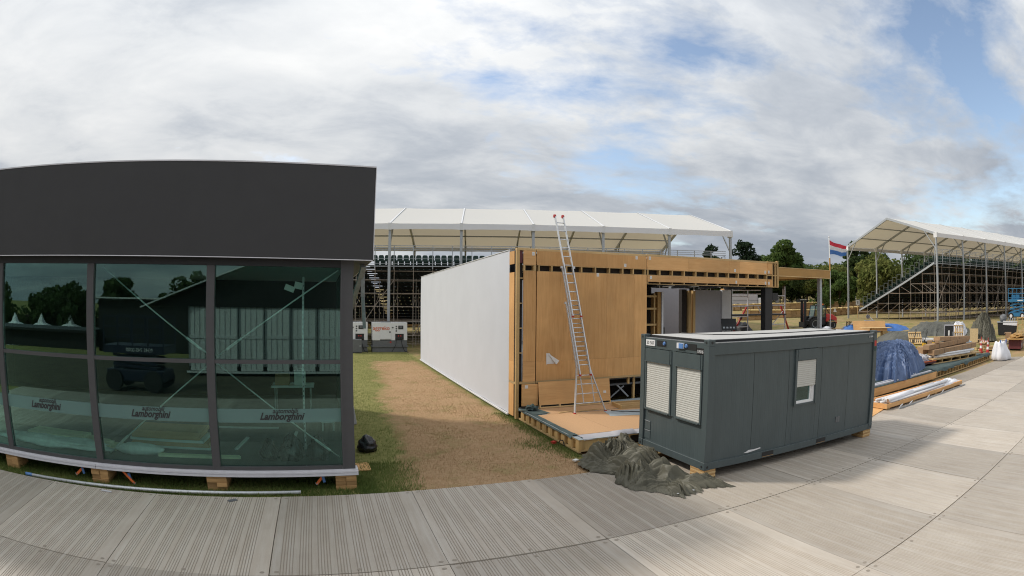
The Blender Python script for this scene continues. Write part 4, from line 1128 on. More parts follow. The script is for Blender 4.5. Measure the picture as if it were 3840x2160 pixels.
    for i, (a, b) in enumerate(((0.20, 1.10), (1.24, 2.25))):
        w = B('window', MB().box(0.0, 0.10, a, a + 0.05, 0.90, H_ - 0.31).box(0.0, 0.10, b - 0.05, b, 0.90, H_ - 0.31).box(-0.012, 0.10, a + 0.051, b - 0.051, 2.02, H_ - 0.31).box(-0.03, 0.10, a + 0.051, b - 0.051, 0.90, 0.925), c)
        n = 24; hh = (2.018 - 0.927) / n
        for k in range(n):
            z = 2.018 - k * hh
            B('shutter_slat', MB().prism([(0.020, z - hh + 0.0006), (0.015, z - hh * 0.7), (0.015, z - hh * 0.3), (0.020, z - 0.0005)], 'y', a + 0.053, b - 0.053), MT['shutter'], w)
        B('drip_sill', MB().box(-0.035, 0.0, a + 0.02, b - 0.02, 2.005, 2.018), c, w)
    B('gable_mullion', MB().box(0.02, 0.10, 1.101, 1.239, 0.901, H_ - 0.302))
    B('gable_jamb', MB().box(0.02, 0.1, 0.165, 0.199, 0.901, H_ - 0.302)); B('gable_jamb', MB().box(0.02, 0.1, 2.251, W_ - 0.165, 0.901, H_ - 0.302))
    for k, z in enumerate((0.62, 0.40)):
        v = B('socket_hatch', MB().box(0.035, 0.044, 2.02, 2.25, z - 0.2, z), MT['cont'])
        B('hatch_lip', MB().box(0.026, 0.0345, 2.02, 2.25, z - 0.012, z), MT['galv'], v)
    # power sockets, plates and numbers on the gable top rail
    for a, b, pl in ((1.45, 1.80, True), (0.40, 0.78, False)):
        s = B('socket_recess', MB().box(0.004, 0.0115, a, b, H_ - 0.235, H_ - 0.11), MT['black'])
        B('socket', MB().lathe([(0.03, -0.02), (0.045, 0.0), (0.045, 0.01)], (0.0, a + 0.06 if pl else b - 0.05, H_ - 0.165), 12, axis='x'), MT['bluep'], s)
    B('socket', MB().box(-0.03, 0.003, 0.80, 1.02, H_ - 0.225, H_ - 0.11), MT['whitepaint'])
    B('socket_cover', MB().box(-0.04, -0.031, 0.80, 0.94, H_ - 0.22, H_ - 0.115), MT['bluep'])
    p = B('number_plate', MB().box(-0.004, 0.0115, 1.87, 2.22, H_ - 0.245, H_ - 0.11), MT['pvc'])
    text_mesh('number', '20 507', 0.11, MT['ink'], p, (-0.006, 2.045, H_ - 0.215), (PI / 2, 0, -PI / 2), extrude=0.001)
    p = B('number_plate', MB().box(0.004, 0.0115, 0.01 + 0.16, 0.39, H_ - 0.295, H_ - 0.175), MT['black'])
    text_mesh('number', '151950185', 0.085, MT['pvc'], p, (0.002, 0.275, H_ - 0.275), (PI / 2, 0, -PI / 2), extrude=0.001, squash=0.52)
    p = B('number_plate', MB().box(5.62, 5.87, 0.006, 0.0115, H_ - 0.175, H_ - 0.12), MT['cont'])
    text_mesh('number', '15 195018', 0.06, MT['pvc'], p, (5.745, 0.004, H_ - 0.168), (PI / 2, 0, 0), extrude=0.001, squash=0.8)
    B('red_tag', MB().box(5.93, 6.03, -0.0045, -0.0005, H_ - 0.40, H_ - 0.26), MT['red']); B('green_tag', MB().box(5.93, 6.03, -0.0045, -0.0005, H_ - 0.53, H_ - 0.42), MT['seat'])
    # roof skin with raised black seal
    B('roof_curb', MB().box(0.148, L_ - 0.148, 0.148, W_ - 0.148, H_ - 0.2, H_ - 0.018), MT['black'])
    B('roof', MB().box(0.18, L_ - 0.18, 0.18, W_ - 0.18, H_ - 0.017, H_ - 0.004), MT['controof'], bevel=0.004)
    B('roof_gutter', MB().box(0.165, L_ - 0.165, 0.03, 0.14, H_ - 0.068, H_ - 0.056).box(0.03, 0.14, 0.165, W_ - 0.165, H_ - 0.068, H_ - 0.056), MT['black'])
    B('roof_edge', MB().box(0.165, L_ - 0.165, 0.012, 0.028, H_ - 0.069, H_ - 0.050).box(0.012, 0.028, 0.165, W_ - 0.165, H_ - 0.069, H_ - 0.058), MT['galv'])
    B('roof_seam', MB().path([(1.0, 2.2, H_ + 0.002), (1.3, 1.4, H_ + 0.002), (1.8, 1.1, H_ + 0.002), (3.2, 1.0, H_ + 0.002), (5.5, 1.05, H_ + 0.002)], 0.016, 6), MT['black'])
    # blocks under the corners
    return t
make_container()
def cblock(x, y, w, d, label):
    t = thing('container_block', label, 'timber blocks', (x, y, 0.0), -0.0162, 'timber blocks under the site container')
    for k in range(5): MB().box(-w / 2 + 0.004 * (k % 2), w / 2, -d / 2 - 0.006 * (k % 2), d / 2, 0.002 + k * 0.039, 0.0395 + k * 0.039).build('timber', MT['pine'] if k % 2 else MT['block'], t, bevel=0.003)
cblock(7.10, 8.12, 0.30, 0.46, 'pale timber block stack under the front corner of the site container')
cblock(12.80, 8.02, 0.36, 0.4, 'low timber block under the right end of the site container')
cblock(7.06, 10.05, 0.3, 0.4, 'timber block hidden behind the olive tarpaulin under the container')
cblock(12.85, 10.0, 0.3, 0.4, 'timber block under the far right corner of the site container')
# ------------------------------------------------------------------ tarpaulins and draped heaps
def resample(poly, n):
    P = [Vector((p[0], p[1])) for p in poly]; P.append(P[0])
    d = [0.0]
    for a, b in zip(P[:-1], P[1:]): d.append(d[-1] + (b - a).length)
    out = []
    for i in range(n):
        s = d[-1] * i / n
        for k in range(len(P) - 1):
            if d[k] <= s <= d[k + 1] + 1e-9:
                f = (s - d[k]) / max(1e-9, d[k + 1] - d[k]); out.append(P[k].lerp(P[k + 1], f)); break
    return out
def drape(name, label, cat, poly, center, hfun, m, na=120, nr=40, z0=0.0, fold=0.06, ffreq=2.5, edgefold=0.0, seed=0.0, group=None, parent=None, crisp=0.0):
    ring = resample(poly, na)
    c = Vector(center)
    vs = []
    for j in range(nr + 1):
        t = 1 - (1 - j / nr) ** 1.0
        for i in range(na):
            a = ring[i]
            wob = 1 + edgefold * noise.noise(Vector((i * 0.35, seed, 0))) * t
            p = c + (a - c) * t * wob
            h = hfun(p.x, p.y, t)
            q = Vector((p.x * ffreq, p.y * ffreq, seed))
            th_ = 2.2 * noise.noise(q * 0.22 + Vector((7, 1, 0)))
            wx = q.x + 0.7 * noise.noise(q * 0.5); wy = q.y + 0.7 * noise.noise(q * 0.5 + Vector((4, 4, 4)))
            u_, v_ = wx * math.cos(th_) + wy * math.sin(th_), -wx * math.sin(th_) + wy * math.cos(th_)
            rid = min(1, abs(noise.noise(Vector((u_ * 0.45, v_ * 1.1, seed)))) * 2.2)
            rid2 = min(1, abs(noise.noise(Vector((u_ * 1.0 + 5, v_ * 2.6, seed + 3)))) * 2.2)
            if crisp:
                for ca, fr, ph in ((0.5, 0.55, 0.0), (1.9, 0.8, 1.3), (2.7, 1.15, 2.1)):
                    w_ = (wx * math.cos(ca) + wy * math.sin(ca)) * fr + ph + 0.5 * noise.noise(q * 0.35 + Vector((ph, 2, 0)))
                    tri = abs((w_ % 1.0) - 0.5) * 2
                    msk = max(0.0, noise.noise(q * 0.4 + Vector((ph * 3, 0, 6))) + 0.25)
                    rid += crisp * (tri - 0.5) * msk
            e = min(1.0, (1 - t) * 6)
            h2 = h + (fold * (rid - 0.45) + fold * 0.3 * (rid2 - 0.45)) * e * min(1, 0.3 + h * 3)
            dx = fold * 0.5 * noise.noise(q * 1.3 + Vector((9, 0, 0))); dy = fold * 0.5 * noise.noise(q * 1.3 + Vector((0, 9, 0)))
            vs.append((p.x + dx - c.x, p.y + dy - c.y, max(h2, 0.006)))
    fs = []
    for j in range(nr):
        for i in range(na):
            k = (i + 1) % na
            if j == 0: fs.append((i, (j + 1) * na + i, (j + 1) * na + k))
            else: fs.append((j * na + i, (j + 1) * na + i, (j + 1) * na + k, j * na + k))
    # weld the centre ring
    vs[:na] = [(0, 0, sum(v[2] for v in vs[:na]) / na)] * na
    mb = MB(); mb.add(vs, fs)
    o = mb.build(name, m, parent, smooth=not crisp, fixn=True)
    o.location = (c.x, c.y, z0)
    if parent is None: tag(o, label, cat, group)
    return o
def bumps(lst, edge=0.35):
    def f(x, y, t):
        h = 0
        for bx, by, bz, br in lst: h = max(h, bz * math.exp(-((x - bx) ** 2 + (y - by) ** 2) / (br * br)))
        e = min(1.0, (1 - t) / edge)
        return (h + 0.03) * (e * (2 - e)) ** 0.6
    return f
olive_poly = [(5.18, 10.02), (5.20, 9.46), (5.56, 9.07), (5.31, 8.58), (5.38, 8.15), (5.72, 7.80), (5.88, 7.34), (6.41, 7.33), (6.62, 7.55), (7.20, 7.27), (7.14, 7.70), (6.90, 7.95), (6.84, 8.6), (6.84, 9.4), (6.84, 10.2), (6.75, 10.74), (6.2, 10.76), (5.75, 10.70), (5.45, 10.3)]
tarp_ = drape('olive_tarpaulin', 'crumpled olive-green tarpaulin heaped beside the container front end', 'tarpaulin', olive_poly, (6.2, 8.9), bumps([(6.55, 10.35, 0.40, 0.5), (6.35, 9.35, 0.40, 0.50), (5.72, 10.1, 0.34, 0.30), (5.80, 8.60, 0.32, 0.42), (6.30, 8.45, 0.30, 0.40), (6.15, 7.65, 0.13, 0.3), (6.75, 7.75, 0.13, 0.4), (5.45, 9.6, 0.12, 0.25)], 0.2), MT['olive'], 340, 110, 0.0, 0.11, 3.0, 0.10, 3.3, crisp=1.6)
for ex, ey, ez in ((5.95, 7.44, 0.05), (6.30, 7.42, 0.06), (6.02, 7.75, 0.13)):
    MB().lathe([(0.008, 0.0), (0.022, 0.0), (0.022, 0.006), (0.008, 0.006)], (ex - 6.2, ey - 8.9, ez), 10).build('eyelet', MT['alu'], tarp_)

# ------------------------------------------------------------------ grandstands
U_ANG = math.atan2(-0.277, 0.961)
def make_stand(name, label, loc, k0, k1, aisles, seat_rows_end=True):
    t = thing(name, label, 'grandstand', loc, U_ANG)
    BAY, DEP = 5.58, 17.0
    def B(nm, mb, m, par=None, **k): return mb.build(nm, m, par or t, **k)
    ze, zr, W = 9.6, 12.35, 8.5
    X0, X1 = k0 * BAY, k1 * BAY
    # tent roof: one membrane per bay and slope, valance, portal frames
    for k in range(k0, k1):
        a, b = k * BAY + 0.03, (k + 1) * BAY - 0.03
        for ya, yb in ((-0.25, W), (DEP + 0.25, W)):
            n = 6; vs = []
            for i in range(n + 1):
                f = i / n
                for j in range(5):
                    g = j / 4
                    sag = -0.10 * math.sin(PI * g) * (0.4 + 0.6 * math.sin(PI * f))
                    vs.append((a + (b - a) * g, ya + (yb - ya) * f, ze + (zr - ze) * f + sag))
            B('roof_membrane', MB().add(vs, [(i * 5 + j, (i + 1) * 5 + j, (i + 1) * 5 + j + 1, i * 5 + j + 1) for i in range(n) for j in range(4)]), MT['pvcroof'], smooth=True)
            sg = 1 if ya < 0 else -1
            vs = []
            for j in range(9):
                g = j / 8
                vs += [(a + (b - a) * g, ya - 0.02 * sg, ze - 0.02), (a + (b - a) * g, ya - 0.02 * sg, ze - 0.48 + 0.03 * math.sin(PI * g) + 0.01 * math.sin(j * 3 + k))]
            B('valance', MB().add(vs, [(2 * j, 2 * j + 1, 2 * j + 3, 2 * j + 2) for j in range(8)]), MT['whitecloth'])
    for k in range(k0, k1 + 1):
        x = k * BAY
        for y in (0.0, DEP):
            c = B('column', MB().box(x - 0.10, x + 0.10, y - 0.08, y + 0.08, -0.6, ze), MT['galv'])
            B('eave_knuckle', MB().box(x - 0.12, x + 0.12, y - 0.28, y + 0.28, ze - 0.50, ze + 0.05), MT['whitepaint'], c)
            s = 1 if y == 0 else -1
            B('knee_brace', MB().bar((x, y + s * 0.1, ze - 1.7), (x, y + s * 1.9, ze + 0.45), 0.10, 0.10), MT['galv'], c)
        B('rafter', MB().bar((x, 0.0, ze - 0.06), (x, W, zr - 0.08), 0.14, 0.26), MT['galv']); B('rafter', MB().bar((x, DEP, ze - 0.06), (x, W, zr - 0.08), 0.14, 0.26), MT['galv'])
        B('rafter_keder', MB().bar((x, -0.25, ze + 0.02), (x, W, zr + 0.03), 0.10, 0.05).bar((x, DEP + 0.25, ze + 0.02), (x, W, zr + 0.03), 0.10, 0.05), MT['whitepaint'])
    for y in (3.0, 6.0, 11.0, 14.0):
        z = ze + (zr - ze) * (y / W if y < W else (DEP - y) / W) - 0.17
        B('purlin', MB().bar((X0, y, z), (X1, y, z), 0.09, 0.13), MT['galv'])
    for k in range(k0, k1, 2):
        x = k * BAY
        B('bracing_wire', MB().tube((x, 0.4, ze - 0.1), (x + BAY, W, zr - 0.3), 0.018, 4).tube((x + BAY, 0.4, ze - 0.1), (x, W, zr - 0.3), 0.018, 4), MT['galv'])
    # raked tiers, back (high) side towards the yard
    R0, ZTOP, ZLOW, ROWS = 0.7, 6.42, 1.15, 17
    dy = 14.1 / ROWS; dz = (ZTOP - ZLOW) / ROWS
    xa, xb = X0 + 0.2, X1 - 0.2
    if seat_rows_end: pass
    step = 1.53
    nst = int((xb - xa) / step)
    for r in range(ROWS):
        y = R0 + r * dy; z = ZTOP - r * dz
        d = MB()
        for s in range(nst + 1):
            x0 = xa + s * step; x1 = min(xb, x0 + step - 0.02)
            if x1 - x0 < 0.1: continue
            d.box(x0, x1, y, y + dy - 0.03, z - 0.05, z)
            mid = (x0 + x1) / 2
            if any(abs(mid - a) < step * 0.5 for a in aisles):
                d.box(x0, mid - 0.2, y + dy - 0.028, y + dy - 0.01, z - dz + 0.05, z - 0.052).box(mid + 0.2, x1, y + dy - 0.028, y + dy - 0.01, z - dz + 0.05, z - 0.052).box(mid - 0.199, mid + 0.199, y + dy - 0.028, y + dy - 0.01, z - dz + 0.05, z - 0.11); continue
            d.box(x0, x1, y + dy - 0.028, y + dy - 0.01, z - dz + 0.05, z - 0.052)
        B('tier_deck', d, MT['deckdark'])
        se = MB()
        for s in range(int((xb - xa) / 0.5)):
            x0 = xa + s * 0.5
            if any(abs(x0 + 0.25 - a) < 0.6 for a in aisles): continue
            if r == 0: continue
            se.box(x0 + 0.04, x0 + 0.46, y + 0.12, y + 0.17, z + 0.35, z + 0.78).box(x0 + 0.05, x0 + 0.45, y + 0.17, y + 0.5, z + 0.36, z + 0.42)
        if r: 
            o = B('seat_row', se, MT['seat']); o['kind'] = 'stuff'
    # back row: single seats
    proto = None
    for s in range(int((xb - xa) / 0.5)):
        x0 = xa + s * 0.5
        if any(abs(x0 + 0.25 - a) < 0.6 for a in aisles): continue
        if proto is None:
            sh = [(0.04, 0.36), (0.46, 0.36), (0.47, 0.62), (0.44, 0.76), (0.36, 0.80), (0.14, 0.80), (0.06, 0.76), (0.03, 0.62)]
            mb = MB().prism(sh, 'y', 0.10, 0.14)
            for q in range(4): mb.box(0.10 + q * 0.09, 0.13 + q * 0.09, 0.085, 0.099, 0.42, 0.74)
            mb.box(0.05, 0.45, 0.15, 0.50, 0.36, 0.42).box(0.0, 0.5, 0.12, 0.16, 0.30, 0.34)
            proto = mb.build('seat', MT['seat'], t); o = proto
        else: o = dupmesh(proto, t)
        o.location = (x0, R0, ZTOP)
    # guard rails along the back and scaffold underneath
    for s in range(nst + 1):
        x = xa + s * step
        B('rail_post', MB().box(x - 0.03, x + 0.03, R0 - 0.22, R0 - 0.16, ZTOP - 0.3, ZTOP + 1.55), MT['galv'])
    for z, th in ((1.52, 0.05), (1.36, 0.035), (1.20, 0.05), (0.50, 0.03), (0.12, 0.03), (-0.10, 0.06)):
        B('guard_rail', MB().box(xa, xb, R0 - 0.21, R0 - 0.17, ZTOP + z - th / 2, ZTOP + z + th / 2), MT['galv'])
    depths = [R0 + q for q in (0.0, 2.07, 4.14, 6.21, 8.28, 10.35, 12.42, 14.3)]
    for s in range(nst + 1):
        x = xa + s * step
        f = MB()
        for q, y in enumerate(depths):
            if q > 1 and s % 2 and s not in (0, nst): continue
            if q > 3 and s % 4 and s not in (0, nst): continue
            zt = ZTOP - (y - R0) / dy * dz - 0.06
            f.tube((x, y, -0.6), (x, y, zt), 0.027, 6)
            if q < len(depths) - 1:
                y2 = depths[q + 1]; z2 = ZTOP - (y2 - R0) / dy * dz - 0.06
                for zz in (0.9, 2.0, 3.15, 4.2, 5.25):
                    if zz < z2: f.tube((x, y, zz), (x, y2, zz), 0.02, 5)
                f.tube((x, y, 0.9 if s % 2 else min(2.0, z2)), (x, y2, min(2.0, z2) if s % 2 else 0.9), 0.019, 5)
                if z2 > 3.2: f.tube((x, y, 3.15), (x, y2, min(4.2, z2)), 0.019, 5)
        f.bar((x, R0, ZTOP - 0.12), (x, R0 + ROWS * dy, ZLOW - 0.12), 0.06, 0.16, 1)
        B('scaffold_frame', f, [MT['scaff'], MT['deckdark']])
    led = MB()
    for q, y in enumerate(depths[:4]):
        zt = ZTOP - (y - R0) / dy * dz - 0.3
        for zz in (0.25, 0.9, 2.0, 3.15, 4.2, 5.25, 5.95):
            if zz < zt: led.tube((xa, y, zz), (xb, y, zz), 0.024, 5)
    for s in range(0, nst, 3):
        x = xa + s * step
        led.tube((x, R0, 0.9), (x + step, R0, 3.15), 0.026, 5).tube((x + step, R0, 3.15), (x + 2 * step, R0, 5.25), 0.026, 5)
    B('scaffold_ledgers', led, MT['scaff'])
    # end stringers with stepped side rails
    for x in (xa - 0.06, xb + 0.06):
        B('stringer', MB().bar((x, R0 - 0.1, ZTOP - 0.05), (x, R0 + ROWS * dy, ZLOW - 0.05), 0.07, 0.22), MT['galv'])
        for r in range(ROWS):
            y = R0 + r * dy; z = ZTOP - r * dz
            pr = MB()
            for (ya, yb) in ((y + 0.08, y + 0.08), (y + dy - 0.06, y + dy - 0.06)): pr.box(x - 0.018, x + 0.018, ya - 0.018, ya + 0.018, z - 0.15, z + 1.15)
            pr.box(x - 0.018, x + 0.018, y + 0.099, y + dy - 0.079, z + 1.11, z + 1.15).box(x - 0.015, x + 0.015, y + 0.099, y + dy - 0.079, z + 0.55, z + 0.58).box(x - 0.015, x + 0.015, y + 0.099, y + dy - 0.079, z - 0.02, z + 0.02)
            B('side_rail', pr, MT['railgrey'])
    return t
make_stand('grandstand', 'covered grandstand seen from behind, white roof rising over the plywood house', (4.83, 41.0, 0.0), -3, 5, (-13.0, -2.0, 8.0, 19.5))
make_stand('grandstand', 'covered grandstand on the right with open scaffold side and stepped rails', (58.8, 26.6, 1.55), 0, 9, (8.0, 22.0, 36.0))

# ------------------------------------------------------------------ generators
def make_generator():
    t = thing('generator', 'white generator on a grey base with orange lettering in front of the grandstand', 'generator', (4.55, 37.75, 0.0), 0, 'white generators')
    def B(nm, mb, m, par=None, **k): return mb.build(nm, m, par or t, **k)
    B('skid', MB().box(-1.25, 1.25, 0.0, 1.1, -0.05, 0.22), MT['gengrey']); B('skid_rail', MB().box(-1.32, 1.32, -0.04, 1.14, 0.30, 0.40), MT['gengrey'])
    B('fuel_tank', MB().box(-1.24, 1.24, 0.01, 1.09, 0.402, 0.78).box(-1.22, 1.22, 0.03, 1.07, 0.221, 0.299), MT['gengrey'])
    B('canopy', MB().box(-1.25, -0.72, 0.0, 1.1, 0.79, 2.03).box(-0.718, 0.10, 0.01, 1.1, 0.85, 2.03).box(0.102, 0.38, 0.0, 1.1, 0.79, 2.03).box(0.382, 1.0, 0.06, 1.1, 0.85, 2.03).box(0.382, 1.0, 0.0, 0.059, 1.25, 2.03).box(1.002, 1.25, 0.0, 1.1, 0.79, 2.03), MT['genwhite'], bevel=0.01)
    B('lid', MB().box(-1.25, 1.25, 0.02, 1.08, 2.035, 2.06), MT['genwhite'])
    B('exhaust_box', MB().box(-0.6, 0.1, 0.3, 0.8, 2.061, 2.12), MT['gengrey'])
    p = B('control_panel', MB().box(0.60, 0.96, -0.012, -0.001, 1.58, 1.84), MT['ink'])
    B('display', MB().box(0.68, 0.88, -0.018, -0.0125, 1.66, 1.80), MT['gengrey'], p)
    for k, (x, z) in enumerate(((0.46, 1.78), (0.46, 1.62), (0.46, 1.46), (0.20, 1.70), (0.0, 1.38))): B('button_block', MB().box(x - 0.05, x + 0.05, -0.012, -0.001, z - 0.045, z + 0.045), MT['ink'])
    o = B('outlet_bay', MB().box(0.384, 0.998, 0.05, 0.058, 0.86, 1.245), MT['ink'])
    for x in (0.62, 0.78): B('outlet', MB().lathe([(0.05, -0.03), (0.05, 0.0)], (x, 0.05, 1.1), 10, axis='y'), MT['red'], o)
    B('hazard_mark', MB().obox((0.05, 0.002, 0.66), (0.12, 0.01, 0.12), ry_(PI / 4)), MT['red'])
    B('cable', MB().path([(0.8, 0.02, 1.0), (0.85, -0.15, 0.5), (1.0, -0.3, 0.05), (1.25, -0.5, -0.02)], 0.025), MT['rubber']); B('cable', MB().path([(0.5, 0.02, 0.95), (0.4, -0.12, 0.45), (0.1, -0.3, -0.02)], 0.02), MT['rubber'])
    text_mesh('lettering', 'aggreko', 0.42, MT['logo'], t, (-0.62, -0.004, 1.53), extrude=0.002, offset=0.003, squash=0.9)
    return t
g0 = make_generator()
dup(g0, (1.72, 38.0, 0.0), 0, 'white generator partly hidden behind the pavilion corner post')
t = thing('power_box', 'grey electrical distribution box standing on the grass by the generators', 'power box', (2.2, 37.1, 0))
MB().box(-0.35, 0.30, 0, 0.5, 0.0, 0.9).build('cabinet', MT['gengrey'], t, bevel=0.01)
MB().box(0.15, 0.2, -0.02, -0.001, 0.4, 0.5).build('latch', MT['galv'], t)
for x in (-0.3, 0.25): MB().box(x - 0.03, x + 0.03, 0.05, 0.45, -0.05, -0.001).build('foot', MT['black'], t)
# ------------------------------------------------------------------ yard on the right: timber platforms and stored goods
def rim_platform(name, label, a, b, depth, h, m_side, z=0.0, slots=0.45, boards=True):
    """platform whose front edge runs from a to b, extending to the left of that direction"""
    a2, b2 = Vector(a), Vector(b); d = b2 - a2; ln = d.length
    t = thing(name, label, 'timber platform', (a2.x, a2.y, z), math.atan2(d.y, d.x))
    MB().box(0, ln, 0, 0.05, 0.0, 0.05).build('bottom_rim', MT['pine'], t); MB().box(0, ln, 0, 0.05, h - 0.05, h).build('top_rim', MT['pine'], t)
    x = 0.0; i = 0
    while x < ln - 0.05:
        MB().box(x, x + 0.07, 0.003, depth * 0.5, 0.051, h - 0.051).build('joist', MT['pinez'], t)
        x += slots
    MB().box(0.02, ln - 0.02, depth * 0.5 + 0.01, depth - 0.01, 0.0, h - 0.051).build('shade_fill', MT['dark_and_shade'], t)
    if boards: MB().box(-0.01, ln + 0.01, -0.012, depth, h + 0.001, h + 0.02).build('deck_sheet', m_side, t)
    return t, ln
# nearest: long low box beam full of white tubes, on the trackway edge
t = thing('box_tray', 'long shallow plywood tray holding white tubes right of the container', 'tray', (16.5, 9.3, 0.0), -0.012)
LN = 7.25
MB().box(0, LN, 0, 0.03, 0.06, 0.20).build('front_board', MT['plyh'], t, bevel=0.003); MB().box(0, LN, 1.08, 1.11, 0.06, 0.20).build('back_board', MT['plyh'], t)
MB().box(-0.03, -0.001, 0, 1.11, 0.04, 0.21).build('end_board', MT['plyh'], t); MB().box(LN + 0.001, LN + 0.03, 0, 1.11, 0.04, 0.21).build('end_board', MT['plyh'], t)
MB().box(0.0, LN, 0.031, 1.079, 0.06, 0.085).build('tray_floor', MT['ply'], t)
for x in (0.1, 2.1, 4.2, 6.2): MB().box(x, x + 0.2, 0.05, 1.05, 0.0, 0.059).build('bearer', MT['pine'], t)
def tube_bundle(label, loc, rz, n, ln, r, seed, m='whitepaint'):
    rng = random.Random(seed)
    t = thing('tube_bundle', label, 'tubes', loc, rz)
    for k in range(n):
        y = (k % 6) * r * 2.2; z = r + (k // 6) * r * 1.9
        x0 = rng.uniform(0, 0.9); l2 = ln * rng.uniform(0.75, 1.0)
        MB().tube((x0, y + rng.uniform(-0.1, 0.25), z), (x0 + l2, y + rng.uniform(-0.1, 0.25), z + rng.uniform(0, 0.05)), r, 10).build('tube', MT[m], t, smooth=True)
tube_bundle('bundle of white plastic tubes lying in the plywood tray', (16.6, 9.42, 0.087), -0.012, 14, 6.3, 0.045, 1)
t = thing('film_roll', 'thick white roll of film on the near end of the plywood tray', 'film roll', (16.75, 9.45, 0.20), 0.03)
MB().tube((0, 0, 0.09), (2.2, 0.05, 0.09), 0.09, 16).build('roll', MT['whitecloth'], t, smooth=True); MB().tube((-0.004, 0, 0.09), (0.05, 0, 0.09), 0.05, 12).build('core', MT['card'], t)
drape('film_sheeting', 'torn white film spread over the tubes at the far end of the tray', 'film', [(21.3, 9.45), (22.5, 9.35), (23.6, 9.3), (23.65, 10.0), (22.5, 10.1), (21.4, 9.9)], (22.5, 9.7), bumps([(22, 9.8, 0.05, 0.6), (23.2, 9.7, 0.09, 0.4)], 0.2), MT['whitecloth'], 90, 14, 0.19, 0.10, 4.0, 0.1, 2.0)
o = MB().obox((0, 0, 0.012), (1.7, 0.55, 0.02)).build('plywood_sheet', MT['ply']); o.location = (15.75, 9.55, 0.0); o.rotation_euler = (0, 0, 0.25); tag(o, 'plywood sheet lying on the trackway just right of the container', 'plywood sheet')
t = thing('metal_channel', 'dark metal channel with torn white film lying along the plywood tray', 'channel', (17.0, 9.12, 0.004), 0.0)
MB().box(0, 6.9, -0.06, 0.0, 0.0, 0.012).box(0, 6.9, -0.06, -0.052, 0.013, 0.05).build('channel', MT['galv'], t)
for x in (0.2, 1.0, 2.6, 4.1): MB().obox((x, -0.01, 0.07), (0.28, 0.02, 0.10), rx_(0.5) @ rz_(0.2)).build('film_scrap', MT['whitecloth'], t)
# second box beam behind it
t = thing('box_beam', 'deep plywood box beam with white bars on top behind the tube tray', 'box beam', (18.2, 11.0, 0.0), 0.03)
MB().box(0, 6.7, 0, 0.035, 0.05, 0.37).build('front_board', MT['plyh'], t, bevel=0.003); MB().box(0, 6.7, 3.6, 3.64, 0.05, 0.37).build('back_board', MT['plyh'], t)
MB().box(0, 6.7, -0.01, 3.65, 0.371, 0.39).build('lid', MT['teal'], t); MB().box(-0.03, -0.001, 0, 3.64, 0.04, 0.37).build('end_board', MT['ply'], t); MB().box(6.701, 6.73, 0, 3.64, 0.04, 0.37).build('end_board', MT['ply'], t)
for x in (0.2, 2.4, 4.4, 6.3): MB().box(x, x + 0.18, 0.04, 3.59, 0.0, 0.049).build('bearer', MT['pine'], t)
for i, (y, ln, r, lb) in enumerate([(0.08, 6.2, 0.0, 'white metal bar along the front edge of the box beam'), (0.25, 4.8, 0.02, 'second white metal bar from the front on the box beam'), (0.75, 5.2, 0.12, 'white metal bar lying askew across the box beam')]):
    o = MB().box(0, ln, 0, 0.09, 0, 0.06).build('metal_bar', MT['whitealu'], bevel=0.004); o.location = (18.3 + 0.2 * i, 11.0 + y + 0.05, 0.392); o.rotation_euler = (0, 0, 0.03 + r); tag(o, lb, 'metal bar', 'white metal bars')
t = thing('metal_rectangle', 'open white metal frame lying beside the blue tarpaulin', 'frame', (22.4, 12.15, 0.392), 0.28)
for y in (0, 0.45): MB().box(0, 3.2, y, y + 0.06, 0, 0.06).build('frame_side', MT['whitealu'], t)
for x in (0.0, 1.0, 3.14): MB().box(x, x + 0.06, 0.061, 0.449, 0, 0.06).build('frame_end', MT['whitealu'], t)
# third platform with joists showing, running to the bulk bag
rim_platform('joist_platform', 'timber platform with open joist ends running towards the white bulk bag', (24.9, 11.35), (35.8, 11.62), 2.2, 0.30, MT['teal'], 0.0, 0.48)
rim_platform('joist_platform', 'taller short timber platform with wide joist bays behind the box beam', (25.05, 13.2), (27.4, 13.5), 1.6, 0.44, MT['teal'], 0.0, 0.75)
e = MB(); n = 70; vs = []
for i in range(n + 1):
    x = i * 0.15; l1 = 0.06 + 0.10 * abs(noise.noise(Vector((x * 1.4, 0, 7.7)))); l2 = 0.16 * noise.noise(Vector((x * 1.1, 3, 0)))
    vs += [(x, -0.05 + l2 * 0.2, -0.05 + l2 * 1.2), (x, 0.0, l1 * 0.6), (x, 0.25, l1), (x, 0.6 + l2, 0.01)]
fs = [(4 * i + k, 4 * i + 4 + k, 4 * i + 5 + k, 4 * i + 1 + k) for i in range(n) for k in range(3)]
e.add(vs, fs); o = e.build('membrane_roll', MT['teal'], smooth=True); o.location = (25.1, 11.36, 0.33); o.rotation_euler = (0, 0, 0.0248); tag(o, 'wrinkled grey-green membrane bunched along the platform edge', 'membrane')
# blue tarpaulin mound
blue_poly = [(x * 0.889, y * 0.889) for x, y in [(22.9, 12.6), (23.6, 12.35), (25.2, 12.75), (27.0, 13.3), (28.9, 13.9), (29.6, 14.5), (29.0, 15.7), (27.0, 16.3), (24.6, 16.2), (23.0, 15.0), (22.6, 13.6)]]
def bluehf(x, y, t):
    an = math.atan2(y - 12.7, x - 23.1)
    skirt = 0.09 * t * abs(math.sin(an * 9 + 2 * noise.noise(Vector((x, y, 0)))))
    return 1.5 * max(0.0, 1 - t ** 2.3) ** 0.72 * (0.92 + 0.12 * noise.noise(Vector((x * 0.9, y * 0.9, 2)))) - skirt
drape('blue_tarpaulin', 'big navy-blue tarpaulin mound behind the box beam', 'tarpaulin', blue_poly, (23.0, 12.7), bluehf, MT['bluetarp'], 240, 70, 0.385, 0.13, 1.5, 0.14, 1.5, crisp=1.1)
